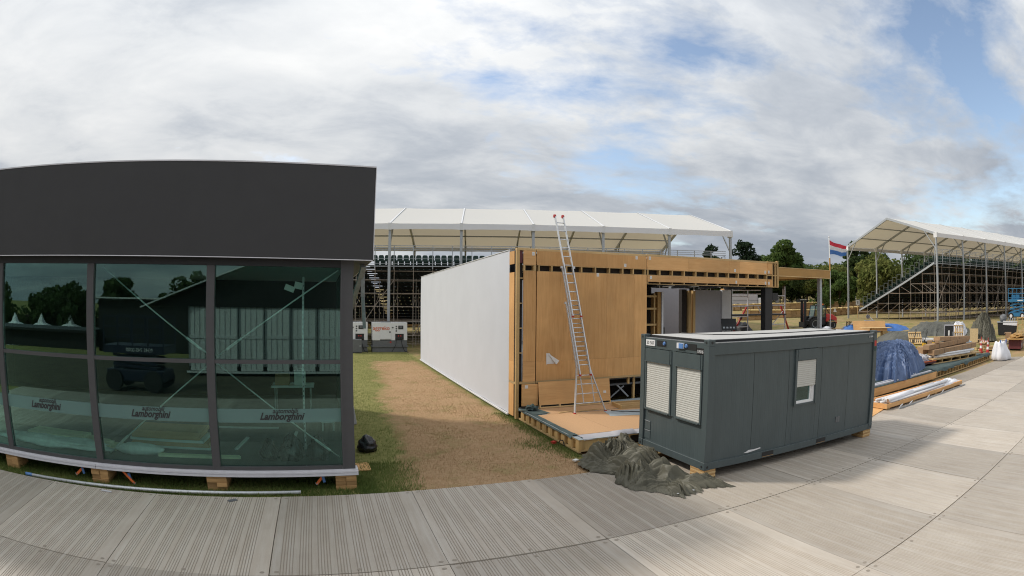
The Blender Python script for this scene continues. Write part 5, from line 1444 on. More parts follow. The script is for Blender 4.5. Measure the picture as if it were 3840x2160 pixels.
# long cartons on timber
t, ln = rim_platform('carton_platform', 'long pine platform carrying a heap of long cardboard cartons', (27.85, 12.84), (34.0, 11.86), 1.5, 0.25, MT['pine'], 0.325, 1.1)
ang = t.rotation_euler[2]
def long_box(label, x, y, z, l, w, h, rz, tilt, base=t):
    c = Vector((27.85, 12.84, 0.305)) + rz_(ang) @ Vector((x, y, z))
    tt = thing('long_carton', label, 'carton', tuple(c), ang + rz, 'long cartons in the yard')
    MB().obox((l / 2, w / 2, h / 2 + tilt * l / 2), (l, w, h), ry_(-tilt)).build('carton', MT['card'], tt, bevel=0.005)
    for k in range(1, int(l / 0.6)): MB().obox((k * 0.6, w / 2, h / 2 + tilt * k * 0.6), (0.025, w + 0.006, h + 0.006), ry_(-tilt)).build('tape_band', MT['dark_and_shade'] if k % 2 == 0 else MT['block'], tt)
long_box('lowest long carton at the front of the heap, nearest the blue tarpaulin', 0.3, 0.1, 0.47, 5.6, 0.46, 0.27, 0.02, 0.02)
long_box('upper long carton slanting up over the heap towards the cones', 0.1, 0.35, 0.75, 5.3, 0.46, 0.25, 0.04, 0.03)
long_box('topmost long carton crowning the carton heap', 1.7, 0.65, 1.13, 3.8, 0.5, 0.22, -0.03, -0.03)
long_box('rear long carton at the back of the heap', 0.3, 0.95, 0.47, 5.4, 0.46, 0.38, 0.0, 0.02)
tube_bundle('bundle of pale tubes strapped below the long cartons', (28.1, 12.92, 0.595), ang, 8, 5.2, 0.065, 7)
o = MB().box(0, 0.34, 0, 0.26, 0, 0.16).build('small_carton', MT['card'], bevel=0.004); o.location = (29.0, 13.0, 1.36); o.rotation_euler = (0, 0, 0.3); tag(o, 'small carton perched on the long cartons near their left end', 'carton')
lumpy('carton_rubble', 'jumble of torn packaging at the left end of the carton platform', 'packaging', (27.6, 13.4, 0.32), (0.42, 0.4, 0.28), MT['greywall'], 4.4, amp=0.7)
t = thing('red_trailer_board', 'dark red board with orange edge at the left end of the carton platform', 'board', (26.4, 12.9, 0.32), ang)
MB().box(0, 1.6, 0, 0.6, 0.1, 0.22).build('board', MT['maroon'], t); MB().box(-0.01, 1.61, -0.01, 0.0, 0.2, 0.24).build('edge_strip', MT['orange'], t)
# cones with tape
def cone(label, loc):
    t = thing('traffic_cone', label, 'traffic cone', loc, 0, 'traffic cones')
    MB().box(-0.2, 0.2, -0.2, 0.2, 0, 0.04).build('base', MT['red'], t)
    zs = [0.041, 0.28, 0.46, 0.62, 0.78, 0.95]; rs = [0.15, 0.115, 0.09, 0.066, 0.045, 0.025]
    for k in range(5): MB().lathe([(rs[k], zs[k]), (rs[k + 1], zs[k + 1] - 0.001)], n=14).build('cone_band', MT['red'] if k % 2 == 0 else MT['flagwhite'], t, smooth=False)
    MB().tube((0, 0, 0.95), (0, 0, 1.06), 0.03, 8).build('knob', MT['red'], t)
cone('red and white traffic cone standing nearer the long cartons', (38.75, 13.5, 0.13)); cone('red and white traffic cone standing nearer the white bulk bag', (38.35, 12.75, 0.10))
# white bulk bag
def bulk_bag():
    prof = [(0.98, 0.0), (1.05, 0.08), (1.02, 0.25), (0.92, 0.45), (0.80, 0.62), (0.68, 0.80), (0.58, 0.95), (0.50, 1.06), (0.40, 1.10), (0.30, 1.02), (0.0, 0.98)]
    n = 64; vs = []
    for k, (r, z) in enumerate(prof):
        for i in range(n):
            a = 2 * PI * i / n
            sq = 1 / max(abs(math.cos(a)), abs(math.sin(a))) ** 0.45
            f = 1 + 0.16 * noise.noise(Vector((math.cos(a) * 2, math.sin(a) * 2, z * 1.5))) + 0.05 * abs(noise.noise(Vector((a * 3.0, z * 4, 2)))) * (1 if k < 9 else 0)
            x = math.cos(a) * r * sq * f * 0.86 - 0.30 * z; y = math.sin(a) * r * sq * f * 0.55
            vs.append((x, y, max(0, z + 0.10 * noise.noise(Vector((a, z * 3, 5))) * min(1, z * 3))))
    fs = [(k * n + i, k * n + (i + 1) % n, (k + 1) * n + (i + 1) % n, (k + 1) * n + i) for k in range(len(prof) - 1) for i in range(n)]
    t = thing('bulk_bag', 'slumped white bulk bag standing at the trackway edge on the far right', 'bulk bag', (35.6, 10.65, 0.02), -0.25)
    MB().add(vs, fs).build('bag_body', MT['whitecloth'], t, smooth=True)
    for sx in (-0.75, 0.12): MB().path([(sx, -0.25, 1.02), (sx - 0.05, -0.28, 1.22), (sx + 0.10, -0.25, 1.20), (sx + 0.16, -0.2, 1.0)], 0.025).build('lifting_loop', MT['flagblue'], t)
bulk_bag()
# maroon chest with a plywood lid
t = thing('maroon_chest', 'maroon flight chest with a wide plywood lid by the right photo edge', 'chest', (41.3, 10.5, 0.15), 0.15)
MB().box(0, 2.4, 0, 1.2, 0.08, 0.72).build('chest_body', MT['maroon'], t, bevel=0.01); MB().box(-0.35, 2.6, -0.15, 1.4, 0.74, 0.80).build('lid_board', MT['canopy'], t)
for x in (0.25, 1.2, 2.1): MB().box(x, x + 0.12, -0.012, -0.001, 0.3, 0.5).build('latch', MT['galv'], t)
MB().box(0.5, 0.75, -0.012, -0.001, 0.15, 0.45).build('paper_label', MT['paper'], t)
for x in (0.2, 2.2): MB().tube((x, 0.1, 0.04), (x, 1.1, 0.04), 0.05, 10).build('castor', MT['rubber'], t)
lumpy('plywood_heap', 'heap of yellow-brown sheets and packing on the maroon chest', 'sheets', (42.3, 11.2, 0.95), (0.8, 0.6, 0.18), MT['canopy'], 2.2, amp=0.5)
# pallet jacks
def jack(label, loc, m):
    t = thing('pallet_jack', label, 'pallet jack', loc, 2.3, 'pallet jacks')
    for y in (-0.2, 0.2): MB().box(0.2, 1.35, y - 0.07, y + 0.07, 0.06, 0.13).build('fork', MT[m], t)
    MB().box(0.05, 0.25, -0.27, 0.27, 0.10, 0.40).build('chassis', MT[m], t); MB().tube((0.1, 0, 0.3), (0.12, 0, 0.62), 0.06, 10).build('pump', MT['black'], t)
    MB().tube((0.1, 0, 0.5), (-0.08, 0, 1.18), 0.022, 8).build('shaft', MT['black'], t)
    MB().path([(-0.08, 0, 1.15), (-0.08, -0.17, 1.22), (-0.10, -0.15, 1.36), (-0.10, 0.15, 1.36), (-0.08, 0.17, 1.22), (-0.08, 0, 1.15)], 0.018).build('handle', MT['black'], t)
    MB().tube((0.02, -0.08, 0.09), (0.02, 0.08, 0.09), 0.09, 12).build('steer_wheel', MT['rubber'], t)
    for y in (-0.2, 0.2): MB().tube((1.25, y - 0.04, 0.045), (1.25, y + 0.04, 0.045), 0.045, 8).build('load_roller', MT['rubber'], t)
jack('yellow pallet jack standing furthest left of the three', (37.3, 18.9, 0.28), 'yellow'); jack('middle pallet jack with yellow forks, handle upright', (38.0, 18.2, 0.28), 'yellow'); jack('right-hand pallet jack standing next to the crooked pallet', (38.7, 17.6, 0.29), 'yellow')
# pallets, cabinet, strand board
def pallet(label, loc, rz, tilt):
    t = thing('wooden_pallet', label, 'pallet', loc, rz, 'wooden pallets')
    R = rx_(tilt)
    for k in range(7): MB().obox(R @ Vector((-0.52 + k * 0.173, 0.07, 0.6)), (0.10, 0.02, 1.2), R).build('deck_board', MT['pine'], t)
    for z in (0.06, 0.6, 1.14): MB().obox(R @ Vector((0, 0.02, z)), (1.14, 0.08, 0.10), R).build('stringer', MT['pine'], t)
pallet('wooden pallet standing on edge in front of the white sheeting', (44.3, 17.95, 0.55), -1.15, -0.12); pallet('wooden pallet tilted among the grey tarpaulins by the jacks', (39.6, 19.9, 0.45), -0.9, -0.75)
t = thing('display_cabinet', 'tall grey cabinet with a dark glazed front in the yard', 'cabinet', (42.6, 18.1, 0.48), -1.2)
MB().box(-0.45, 0.45, 0.02, 0.75, 0, 1.32).build('cabinet_body', MT['greywall'], t, bevel=0.008); MB().box(-0.38, 0.38, 0.0, 0.019, 0.06, 1.26).build('glazed_door', MT['black'], t)
MB().box(-0.08, 0.06, -0.012, -0.001, 0.5, 0.9).build('paper_label', MT['paper'], t); MB().box(0.30, 0.33, -0.03, -0.001, 0.5, 0.8).build('handle', MT['galv'], t)
t = thing('strand_board', 'pale strand board sheet leaning against the dark covered heap', 'board', (43.7, 16.0, 0.44), -1.2)
MB().obox((0, 0.12, 0.53), (0.78, 0.02, 1.08), rx_(-0.18)).build('sheet', MT['osbflake'], t)
MB().obox((0.385, 0.125, 0.53), (0.018, 0.035, 1.08), rx_(-0.18)).build('edge_lath', MT['pine'], t)
# tarpaulins further back
def mound(poly, top, pw=2.0, edge=0.4, ridge=None):
    def hf(x, y, t):
        s = min(1.0, (1 - t) / edge); h = top * (1 - (1 - s) ** pw)
        if ridge: h = max(0, h + ridge(x, y) * (1 - t))
        return h
    return hf
pA = [(44.0, 22.2), (46.5, 19.6), (49.5, 18.2), (51.6, 19.6), (50.5, 22.5), (47.6, 24.6), (45.0, 24.0)]
drape('grey_tarpaulin', 'wide grey-green tarpaulin mound below the right grandstand', 'tarpaulin', pA, (47.8, 21.4), mound(pA, 1.0, 1.7, 0.55), MT['greytarp'], 160, 36, 0.72, 0.26, 0.9, 0.06, 4.0)
pB = [(39.3, 24.0), (38.6, 21.8), (40.2, 20.2), (42.2, 19.4), (43.6, 20.6), (42.4, 23.6), (40.8, 24.6)]
drape('grey_tarpaulin', 'low grey-green tarpaulin heap left of the pallet jacks', 'tarpaulin', pB, (41.0, 22.0), mound(pB, 0.75, 1.6, 0.6), MT['greytarp'], 120, 24, 0.48, 0.10, 1.1, 0.06, 6.0)
pC = [(43.9, 16.4), (44.4, 15.0), (45.4, 14.2), (46.6, 14.6), (47.0, 16.0), (46.2, 17.3), (44.9, 17.6)]
drape('dark_cover', 'tall peaked dark tarpaulin cover behind the strand board', 'tarpaulin', pC, (45.5, 15.6), mound(pC, 2.1, 1.2, 0.85), MT['olive'], 150, 44, 0.5, 0.30, 1.5, 0.2, 2.7)
pD = [(44.6, 18.6), (45.4, 17.6), (46.6, 17.7), (46.9, 18.6), (45.9, 19.4)]
drape('white_sheeting', 'crumpled white sheeting heaped behind the upright pallet', 'sheeting', pD, (45.7, 18.4), mound(pD, 1.25, 1.5, 0.6), MT['whitecloth'], 90, 24, 0.6, 0.22, 2.0, 0.12, 12.0)
pE = [(39.7, 17.3), (40.6, 15.4), (42.4, 15.4), (42.6, 16.8), (41.0, 17.7)]
drape('pale_sheeting', 'pale crumpled sheeting lying behind the long cartons', 'sheeting', pE, (41.2, 16.5), mound(pE, 0.55, 1.5, 0.6), MT['membrane'], 80, 20, 0.3, 0.16, 2.0, 0.12, 15.0)
t = thing('white_fairing', 'long cream moulded panel lying behind the pallet jacks', 'moulded panel', (41.0, 19.0, 0.45), -1.15)
MB().prism([(-1.9, 0.35), (1.7, 0.35), (1.75, 0.0), (1.3, 0.0), (1.1, 0.14), (-1.9, 0.16)], 'y', 0, 0.3).build('shell', MT['whitepaint'], t, bevel=0.02); MB().box(-1.9, 1.7, 0.02, 0.28, 0.351, 0.40).build('top_lip', MT['paper'], t)
t = thing('black_cage_bin', 'big black wrapped bin with white film over its rim', 'bin', (50.3, 14.5, 0.72), -1.3)
MB().prism([(-1.0, 0.0), (1.0, 0.0), (1.12, 1.05), (-1.12, 1.05)], 'y', -0.6, 0.6).build('bin_body', MT['black'], t, bevel=0.03); MB().box(-1.18, 1.18, -0.66, 0.66, 1.051, 1.12).build('rim', MT['galv'], t)
MB().obox((0.3, -0.63, 1.0), (1.6, 0.03, 0.35), ry_(0.05)).build('film_wrap', MT['whitecloth'], t)
MB().box(-1.0, 1.0, -0.5, 0.5, -0.10, -0.002).build('skid', MT['pine'], t)
lumpy('grey_bag', 'grey bag lying on top of the black wrapped bin', 'bag', (50.2, 15.0, 1.85), (0.45, 0.4, 0.35), MT['gengrey'], 3.0)
for i, lb in enumerate(('leftmost', 'second', 'third', 'rightmost')):
    o = MB().tube((0, 0, 0), (0, 0, 0.3), 0.06, 8).obox((0, 0, 0.2), (0.22, 0.08, 0.08)).build('valve', MT['galv']); o.location = (50.5 + 0.05 * i, 14.5 - 0.25 * i, 1.85)
    tag(o, lb + ' galvanised valve fitting from the grey bag on the black bin', 'valve', 'valve fittings on the black bin')
t = thing('sheet_stack', 'untidy stack of thin sheets lying beside the black bin', 'sheets', (45.6, 12.6, 0.35), -0.6)
for k in range(6): MB().obox((0.1 * (k % 3), 0.05 * k, 0.03 + k * 0.045), (2.6 - 0.1 * k, 1.2, 0.03), rz_(0.05 * (k % 3 - 1))).build('sheet', MT['pine' if k % 2 else 'galv'], t)
t = thing('timber_rack', 'upright timber rack at the right photo edge behind the chest', 'rack', (49.6, 12.6, 0.65), -1.25)
for x in (-0.5, 0.0, 0.5): MB().box(x - 0.04, x + 0.04, 0, 0.08, 0, 1.6).build('upright', MT['pinez'], t)
for z in (0.3, 0.9, 1.5): MB().box(-0.6, 0.6, 0.081, 0.12, z, z + 0.08).build('crossbar', MT['pine'], t)
# work tables and trestles near the canopy
t = thing('saw_table', 'plywood saw table on box legs beyond the container roof', 'table', (40.2, 24.0, 0.62), -0.75)
MB().box(-1.6, 1.1, -0.5, 0.5, 0.92, 0.96).build('table_top', MT['pine'], t); MB().box(-0.7, 0.7, -0.35, 0.35, 0.70, 0.919).build('apron', MT['ply'], t)
for x in (-0.6, 0.55): MB().box(x - 0.25, x + 0.25, -0.35, 0.35, 0.0, 0.699).build('box_leg', MT['pinez'], t)
t = thing('mitre_saw', 'mitre saw with raised arm on the far trestle bench', 'saw', (45.6, 28.3, 1.9), -0.7)
MB().box(-0.5, 0.5, -0.2, 0.2, 0, 0.08).build('saw_base', MT['galv'], t); MB().bar((0.35, 0, 0.1), (-0.15, 0, 0.55), 0.08, 0.08).build('saw_arm', MT['alu'], t); MB().tube((-0.15, -0.04, 0.42), (-0.15, 0.04, 0.42), 0.2, 16).build('blade_guard', MT['gengrey'], t)
pF = [(42.6, 29.6), (43.6, 27.8), (46.6, 25.2), (48.6, 25.0), (48.2, 27.2), (45.4, 30.0), (43.6, 30.8)]
drape('bright_blue_tarpaulin', 'bright blue tarpaulin spread over stacked boards below the grandstand', 'tarpaulin', pF, (45.6, 27.9), mound(pF, 0.62, 2.2, 0.5), MT['brightblue'], 110, 22, 1.0, 0.08, 1.0, 0.06, 3.0)
t = thing('board_pile', 'plywood sheets lying on the bright blue tarpaulin', 'boards', (44.2, 27.6, 1.62), -0.75)
MB().obox((0, -0.6, -0.1), (3.2, 0.06, 1.0), rx_(-0.5)).build('board', MT['plyh'], t); MB().obox((0, 0.4, 0.04), (3.0, 1.2, 0.06)).build('board', MT['ply'], t); MB().obox((0.3, 0.1, 0.10), (3.8, 0.25, 0.05)).build('white_board', MT['whitealu'], t)
def trestle(label, loc, rz):
    t = thing('trestle_bench', label, 'trestle', loc, rz, 'trestle benches')
    MB().box(-1.2, 1.2, -0.15, 0.15, 0.82, 0.88).build('top_plank', MT['pine'], t); MB().box(-1.2, 1.2, -0.2, 0.2, 0.12, 0.17).build('lower_plank', MT['pine'], t)
    for x in (-1.0, -0.7, 0.75, 1.05): MB().box(x - 0.09, x - 0.05, -0.1, 0.1, 0.171, 0.819).box(x + 0.05, x + 0.09, -0.1, 0.1, 0.171, 0.819).box(x - 0.049, x + 0.049, -0.1, 0.1, 0.70, 0.75).build('leg_frame', MT['black'], t)
    for x in (-0.9, 0.9): MB().box(x - 0.05, x + 0.05, -0.2, 0.2, 0, 0.119).build('foot', MT['pine'], t)
trestle('trestle bench with black leg frames beside the forklift', (42.9, 30.0, 1.08), -0.72)
lumpy('white_sack', 'small white sack behind the container roof by the canopy post', 'sack', (41.6, 30.6, 1.05), (0.5, 0.4, 0.25), MT['whitecloth'], 1.0)
# scaffold tower, tool case, bucket, struts inside and behind the house
def tower():
    t = thing('scaffold_tower', 'aluminium scaffold tower standing behind the black steel column', 'scaffold tower', (16.3, 17.35, 0.15))
    def B(nm, mb, m='whitealu'): return mb.build(nm, MT[m], t)
    for x in (0, 1.25, 2.85, 4.05):
        B('standard', MB().tube((x, 0 if x < 2 else 0.2, 0), (x, 0 if x < 2 else 0.2, 3.95 + (0.25 if x > 4 else 0)), 0.028, 8))
    for z in (1.9, 2.35, 2.8, 3.25, 3.7):
        B('rung', MB().tube((0, 0, z), (1.25, 0, z), 0.024, 8)); B('rung', MB().tube((2.85, 0.2, z + 0.05), (4.05, 0.2, z + 0.05), 0.024, 8))
    for z in (3.25, 3.78, 3.95): B('guard_rail', MB().tube((0, 0, z), (2.85, 0.2, z + 0.05), 0.022, 8))
    B('platform', MB().box(0.05, 4.0, 0.05, 0.7, 2.83, 2.90), 'black')
    B('diagonal_brace', MB().tube((2.0, 0.1, 3.25), (2.6, 0.1, 2.5), 0.022, 8)); B('diagonal_brace', MB().tube((3.0, 0.3, 2.2), (4.0, 0.3, 3.0), 0.018, 8))
tower()
def strut(label, a, b):
    t = thing('push_pull_prop', label, 'prop', a, 0, 'red props'); v = Vector(b) - Vector(a)
    MB().tube((0, 0, 0), v, 0.045, 10).build('tube', MT['red'], t, smooth=True); MB().tube(v * 0.45, v * 0.55, 0.06, 10).build('collar', MT['maroon'], t); MB().obox((0, 0, -0.02), (0.16, 0.16, 0.03)).build('base_plate', MT['maroon'], t)
strut('red steel prop slanting left of the black column', (17.2, 17.9, 2.25), (18.3, 18.1, 3.45)); strut('red steel prop slanting right of the black column', (21.2, 18.0, 2.2), (20.2, 17.7, 3.45))
lumpy('dark_machine', 'dark covered machine under the red prop behind the house', 'machine', (18.4, 18.6, 1.6), (0.55, 0.5, 0.6), MT['black'], 2.5)
t = thing('tool_case', 'open black tool case with its lid tilted up behind the container roof', 'tool case', (15.2, 15.9, 2.3), -0.5)
MB().box(-0.3, 0.3, -0.2, 0.2, 0.0, 0.10).build('case_bottom', MT['black'], t)
lid = MB().obox((-0.1, 0.16, 0.38), (0.62, 0.04, 0.5), rx_(-0.35)).build('lid', MT['black'], t)
k = MB()
for q in range(12): k.obox((-0.32 + (q % 4) * 0.14, 0.10 + 0.055 * (q // 4), 0.26 + 0.13 * (q // 4)), (0.08, 0.02, 0.07), rx_(-0.35))
k.build('tools', MT['galv'], t)
MB().box(-0.3, 0.3, -0.26, 0.3, -1.2, -0.002).build('stand', MT['gengrey'], t)
t = thing('bucket', 'pale translucent bucket by the foot of the black column', 'bucket', (16.0, 14.2, 1.95))
MB().lathe([(0.12, 0.0), (0.16, 0.34), (0.165, 0.36)], n=16).build('bucket_body', MT['whitepaint'], t, smooth=True); MB().path([(-0.16, 0, 0.34), (-0.1, 0, 0.42), (0.1, 0, 0.42), (0.16, 0, 0.34)], 0.006).build('handle', MT['galv'], t)
MB().box(-0.3, 0.3, -0.3, 0.3, -1.95, -0.001).build('stand_box', MT['gengrey'], t)
t = thing('tool_trolley', 'dark tool trolley with white lettering inside the house opening', 'trolley', (12.9, 17.9, 1.1), 0.2)
MB().box(-0.4, 0.4, -0.25, 0.25, 0.15, 0.9).build('trolley_body', MT['black'], t, bevel=0.02); MB().box(-0.28, 0.28, -0.2, 0.2, 0.901, 1.5).build('wrapped_load', MT['gengrey'], t, bevel=0.05)
for x in (-0.3, 0.3): MB().tube((x, -0.2, 0.075), (x, -0.12, 0.075), 0.075, 10).build('castor', MT['rubber'], t)
for q in range(4): MB().box(-0.18 + 0.04 * q, 0.12 + 0.03 * q, -0.262, -0.251, 0.35 + 0.13 * q, 0.41 + 0.13 * q).build('lettering_strip', MT['flagwhite'], t)
t = thing('crate_shelf', 'dark shelving with a taped notice inside the house opening', 'shelving', (12.1, 18.3, 1.1))
for z in (0.4, 0.85, 1.3, 1.6): MB().box(-0.35, 1.3, 0, 0.3, z, z + 0.04).build('shelf', MT['gengrey'], t)
for x in (-0.34, 1.26): MB().box(x, x + 0.04, 0, 0.3, 0, 1.7).build('upright', MT['gengrey'], t)
MB().box(-0.1, 0.15, -0.01, -0.002, 0.7, 1.05).build('notice', MT['paper'], t)
# flag
def flag():
    t = thing('flagpole', 'white pole with a red, white and blue flag on the canopy corner', 'flag', (20.45, 14.85, 0.0))
    MB().tube((0, 0, 0), (0, 0, 6.46), 0.022, 10).build('pole', MT['rail'], t, smooth=True); MB().tube((0.0, 0, 4.98), (0.0, 0, 5.55), 0.035, 10).build('pole_sleeve', MT['canopy'], t); MB().lathe([(0.0, 6.46), (0.04, 6.49), (0.0, 6.54)], n=10).build('finial', MT['rail'], t)
    n = 22
    for k, mm in enumerate(('flagred', 'flagwhite', 'flagblue')):
        vs = []
        for i in range(n + 1):
            f = i / n
            top = 6.36 - 0.22 * f - 0.04 * math.sin(f * 5)
            bot = 5.70 + 0.02 * f + 0.04 * math.sin(f * 7)
            za = top + (bot - top) * k / 3; zb = top + (bot - top) * (k + 1) / 3
            y = 0.09 * math.sin(f * 9 + 0.4) * f
            for j in range(4): vs.append((0.03 + 1.42 * f, y + 0.015 * j, za + (zb - za) * j / 3))
        MB().add(vs, [(4 * i + j, 4 * i + j + 1, 4 * i + 5 + j, 4 * i + 4 + j) for i in range(n) for j in range(3)]).build('flag_stripe', MT[mm], t, smooth=True)
flag()
# rough-terrain forklift
def forklift():
    t = thing('forklift', 'red and black rough-terrain forklift with raised mast beyond the canopy post', 'forklift', (41.75, 31.75, 1.12), math.atan2(0.45, -0.89))
    def B(nm, mb, m, par=None, **k): return mb.build(nm, MT[m], par or t, **k)
    def wheel(x, y, r, w):
        tyre = MB()
        prof = [(r * 0.55, -w / 2), (r * 0.92, -w / 2), (r, -w * 0.35), (r, w * 0.35), (r * 0.92, w / 2), (r * 0.55, w / 2)]
        tyre.lathe(prof, (x, y, r), 24, axis='y')
        for k in range(16):
            a = 2 * PI * k / 16
            tyre.obox((x + math.cos(a) * r, y, r + math.sin(a) * r), (0.07, w * 0.95, 0.06), ry_(-a) )
        o = B('wheel', tyre, 'rubber')
        B('rim', MB().lathe([(r * 0.5, -w * 0.3), (r * 0.56, -w * 0.52), (r * 0.2, -w * 0.40)], (x, y, r), 18, axis='y').lathe([(r * 0.2, w * 0.40), (r * 0.56, w * 0.52), (r * 0.5, w * 0.3)], (x, y, r), 18, axis='y'), 'galv', o)
    for y in (-0.75, 0.75): wheel(0.75, y, 0.58, 0.42); wheel(-1.05, y, 0.46, 0.36)
    B('chassis', MB().prism([(-1.5, 0.5), (1.15, 0.45), (1.15, 0.85), (0.5, 1.05), (-0.6, 1.05), (-1.5, 0.9)], 'y', -0.5, 0.5), 'black', bevel=0.02)
    B('engine_cover', MB().prism([(-1.75, 0.55), (-0.55, 0.75), (-0.55, 1.5), (-1.2, 1.45), (-1.72, 1.15)], 'y', -0.62, 0.62), 'red', bevel=0.05)
    for y0, y1 in ((-0.96, -0.55), (0.55, 0.96)): B('mudguard', MB().prism([(0.1, 1.0), (0.35, 1.25), (1.1, 1.25), (1.35, 1.0), (1.3, 0.96), (1.05, 1.18), (0.4, 1.18), (0.16, 0.95)], 'y', y0, y1), 'black')
    cab = MB()
    for y in (-0.55, 0.55): cab.bar((0.75, y, 1.2), (0.55, y, 2.22), 0.06, 0.07).bar((-0.5, y, 1.2), (-0.45, y, 2.22), 0.07, 0.08).bar((-0.5, y, 1.5), (-1.1, y, 1.35), 0.05, 0.05).bar((-0.42, y, 2.2), (-0.98, y, 1.42), 0.05, 0.06)
    cab.box(-0.6, 0.75, -0.6, 0.6, 1.05, 1.2).box(-0.5, 0.6, -0.6, 0.6, 2.2, 2.28)
    B('cab_frame', cab, 'black')
    B('windscreen', MB().quad((0.76, -0.53, 1.22), (0.76, 0.53, 1.22), (0.57, 0.53, 2.2), (0.57, -0.53, 2.2)), 'winglass'); B('side_window', MB().box(-0.44, 0.55, -0.562, -0.556, 1.21, 2.19), 'winglass'); B('side_window', MB().box(-0.44, 0.55, 0.556, 0.562, 1.21, 2.19), 'winglass')
    B('seat', MB().box(-0.35, 0.05, -0.25, 0.25, 1.2, 1.4).box(-0.4, -0.28, -0.25, 0.25, 1.41, 1.95), 'black')
    B('headlamp', MB().lathe([(0.06, 0), (0.06, 0.08)], (1.15, -0.5, 1.0), 10, axis='x'), 'whitealu'); B('headlamp', MB().lathe([(0.06, 0), (0.06, 0.08)], (1.15, 0.5, 1.0), 10, axis='x'), 'whitealu')
    B('beacon', MB().lathe([(0.05, 2.281), (0.05, 2.38), (0.02, 2.41)], (-0.35, 0.3, 0), 10), 'orange'); B('work_lamp', MB().lathe([(0.05, 2.281), (0.06, 2.37)], (0.4, 0.3, 0), 10), 'galv')
    for y in (-0.36, 0.36): B('mast_rail', MB().box(1.45, 1.58, y - 0.07, y + 0.07, 0.25, 2.76).box(1.60, 1.70, y - 0.05, y + 0.05, 0.3, 2.7), 'black')
    B('mast_crossbar', MB().box(1.46, 1.57, -0.289, 0.289, 2.62, 2.74), 'black'); B('mast_crossbar', MB().box(1.46, 1.57, -0.289, 0.289, 1.4, 1.5), 'black'); B('lift_cylinder', MB().tube((1.52, 0, 0.3), (1.52, 0, 2.4), 0.05, 10), 'red')
    B('mast_top', MB().box(1.40, 1.72, -0.5, 0.5, 2.765, 2.80), 'galv')
    B('carriage', MB().box(1.71, 1.78, -0.6, 0.6, 0.25, 0.75), 'black')
    for y in (-0.3, 0.3): B('fork', MB().box(1.78, 2.95, y - 0.06, y + 0.06, 0.25, 0.30), 'black')
forklift()
t = thing('timber_bundle', 'low bundle of dark timber lying in front of the forklift', 'timber', (37.6, 32.6, 0.95), -0.64)
for k in range(5): MB().obox((0, -0.3 + k * 0.15, 0.1 + 0.03 * (k % 2)), (4.2, 0.13, 0.14)).build('timber', MT['block'], t)
# blue scissor lift, partly cut by the photo edge
def scissor():
    t = thing('scissor_lift', 'blue scissor lift with railed platform at the right photo edge', 'scissor lift', (66.6, 17.8, 1.56), -1.32)
    def B(nm, mb, m='bluelift', par=None, **k): return mb.build(nm, MT[m], par or t, **k)
    B('chassis', MB().box(-1.2, 1.2, -0.6, 0.6, 0.3, 0.75), bevel=0.03)
    for x in (-0.85, 0.85):
        for y in (-0.62, 0.62):
            w = B('wheel', MB().lathe([(0.18, -0.12), (0.36, -0.12), (0.38, -0.06), (0.38, 0.06), (0.36, 0.12), (0.18, 0.12)], (x, y, 0.38), 18, axis='y'), 'rubber'); B('rim', MB().lathe([(0.12, -0.13), (0.2, -0.125)], (x, y, 0.38), 14, axis='y'), 'whitepaint', w)
    for k in range(3):
        z0 = 0.78 + k * 0.38
        for y in (-0.45, 0.45): B('scissor_arm', MB().bar((-1.0, y, z0), (1.0, y, z0 + 0.36), 0.06, 0.12).bar((1.0, y + 0.07, z0), (-1.0, y + 0.07, z0 + 0.36), 0.06, 0.12))
    B('platform', MB().box(-1.3, 1.3, -0.65, 0.65, 1.95, 2.25))
    for x in (-1.28, -0.65, 0.0, 0.65, 1.28):
        for y in (-0.63, 0.63): B('rail_post', MB().box(x - 0.025, x + 0.025, y - 0.025, y + 0.025, 2.251, 3.45))
    for z in (2.4, 2.85, 3.42): B('guard_rail', MB().box(-1.3, 1.3, -0.65, -0.61, z, z + 0.05).box(-1.3, 1.3, 0.61, 0.65, z, z + 0.05).box(-1.3, -1.26, -0.609, 0.609, z, z + 0.05).box(1.26, 1.3, -0.609, 0.609, z, z + 0.05))
    B('toolbox', MB().box(-0.8, 0.4, -0.3, 0.3, 2.251, 2.75))
    B('logo_strip', MB().box(0.1, 0.9, -0.656, -0.651, 2.05, 2.15), 'flagwhite')
scissor()
# straw bale walls lining the track
def bale_wall(label, pts, tiers, top_fresh, seed, bl=1.2):
    rng = random.Random(seed)
    t = thing('straw_bale_wall', label, 'straw bales', (pts[0][0], pts[0][1], 0), 0, 'straw bale walls along the track')
    proto = {}
    for (x0, y0), (x1, y1) in zip(pts[:-1], pts[1:]):
        d = Vector((x1 - x0, y1 - y0)); n = max(1, int(d.length / bl)); an = math.atan2(d.y, d.x)
        for i in range(n):
            cx, cy = x0 + d.x * (i + 0.5) / n, y0 + d.y * (i + 0.5) / n
            for k in range(tiers):
                key = 1 if (k == tiers - 1 and top_fresh) else 0
                if key not in proto:
                    hb = 0.5 if key == 0 else 0.18
                    mb = MB().obox((0, 0, hb / 2), (bl - 0.02, 0.75 if key == 0 else 0.95, hb - 0.01))
                    proto[key] = mb.build('straw_bale', MT['strawtop'] if key else MT['straw'], t, bevel=0.04); o = proto[key]
                else: o = dupmesh(proto[key], t)
                z = terrain(cx, cy) - 0.03 + (k * 0.5)
                o.location = (cx - pts[0][0], cy - pts[0][1], z); o.rotation_euler = (0, 0, an + rng.uniform(-0.03, 0.03)); o.scale = (1, 1, rng.uniform(0.94, 1.05))
bale_wall('nearer straw bale wall curving behind the forklift', [(56.0, 56.5), (60.0, 52.0), (66.0, 51.5), (72.0, 51.6), (79.0, 50.8), (90, 47)], 3, True, 1)
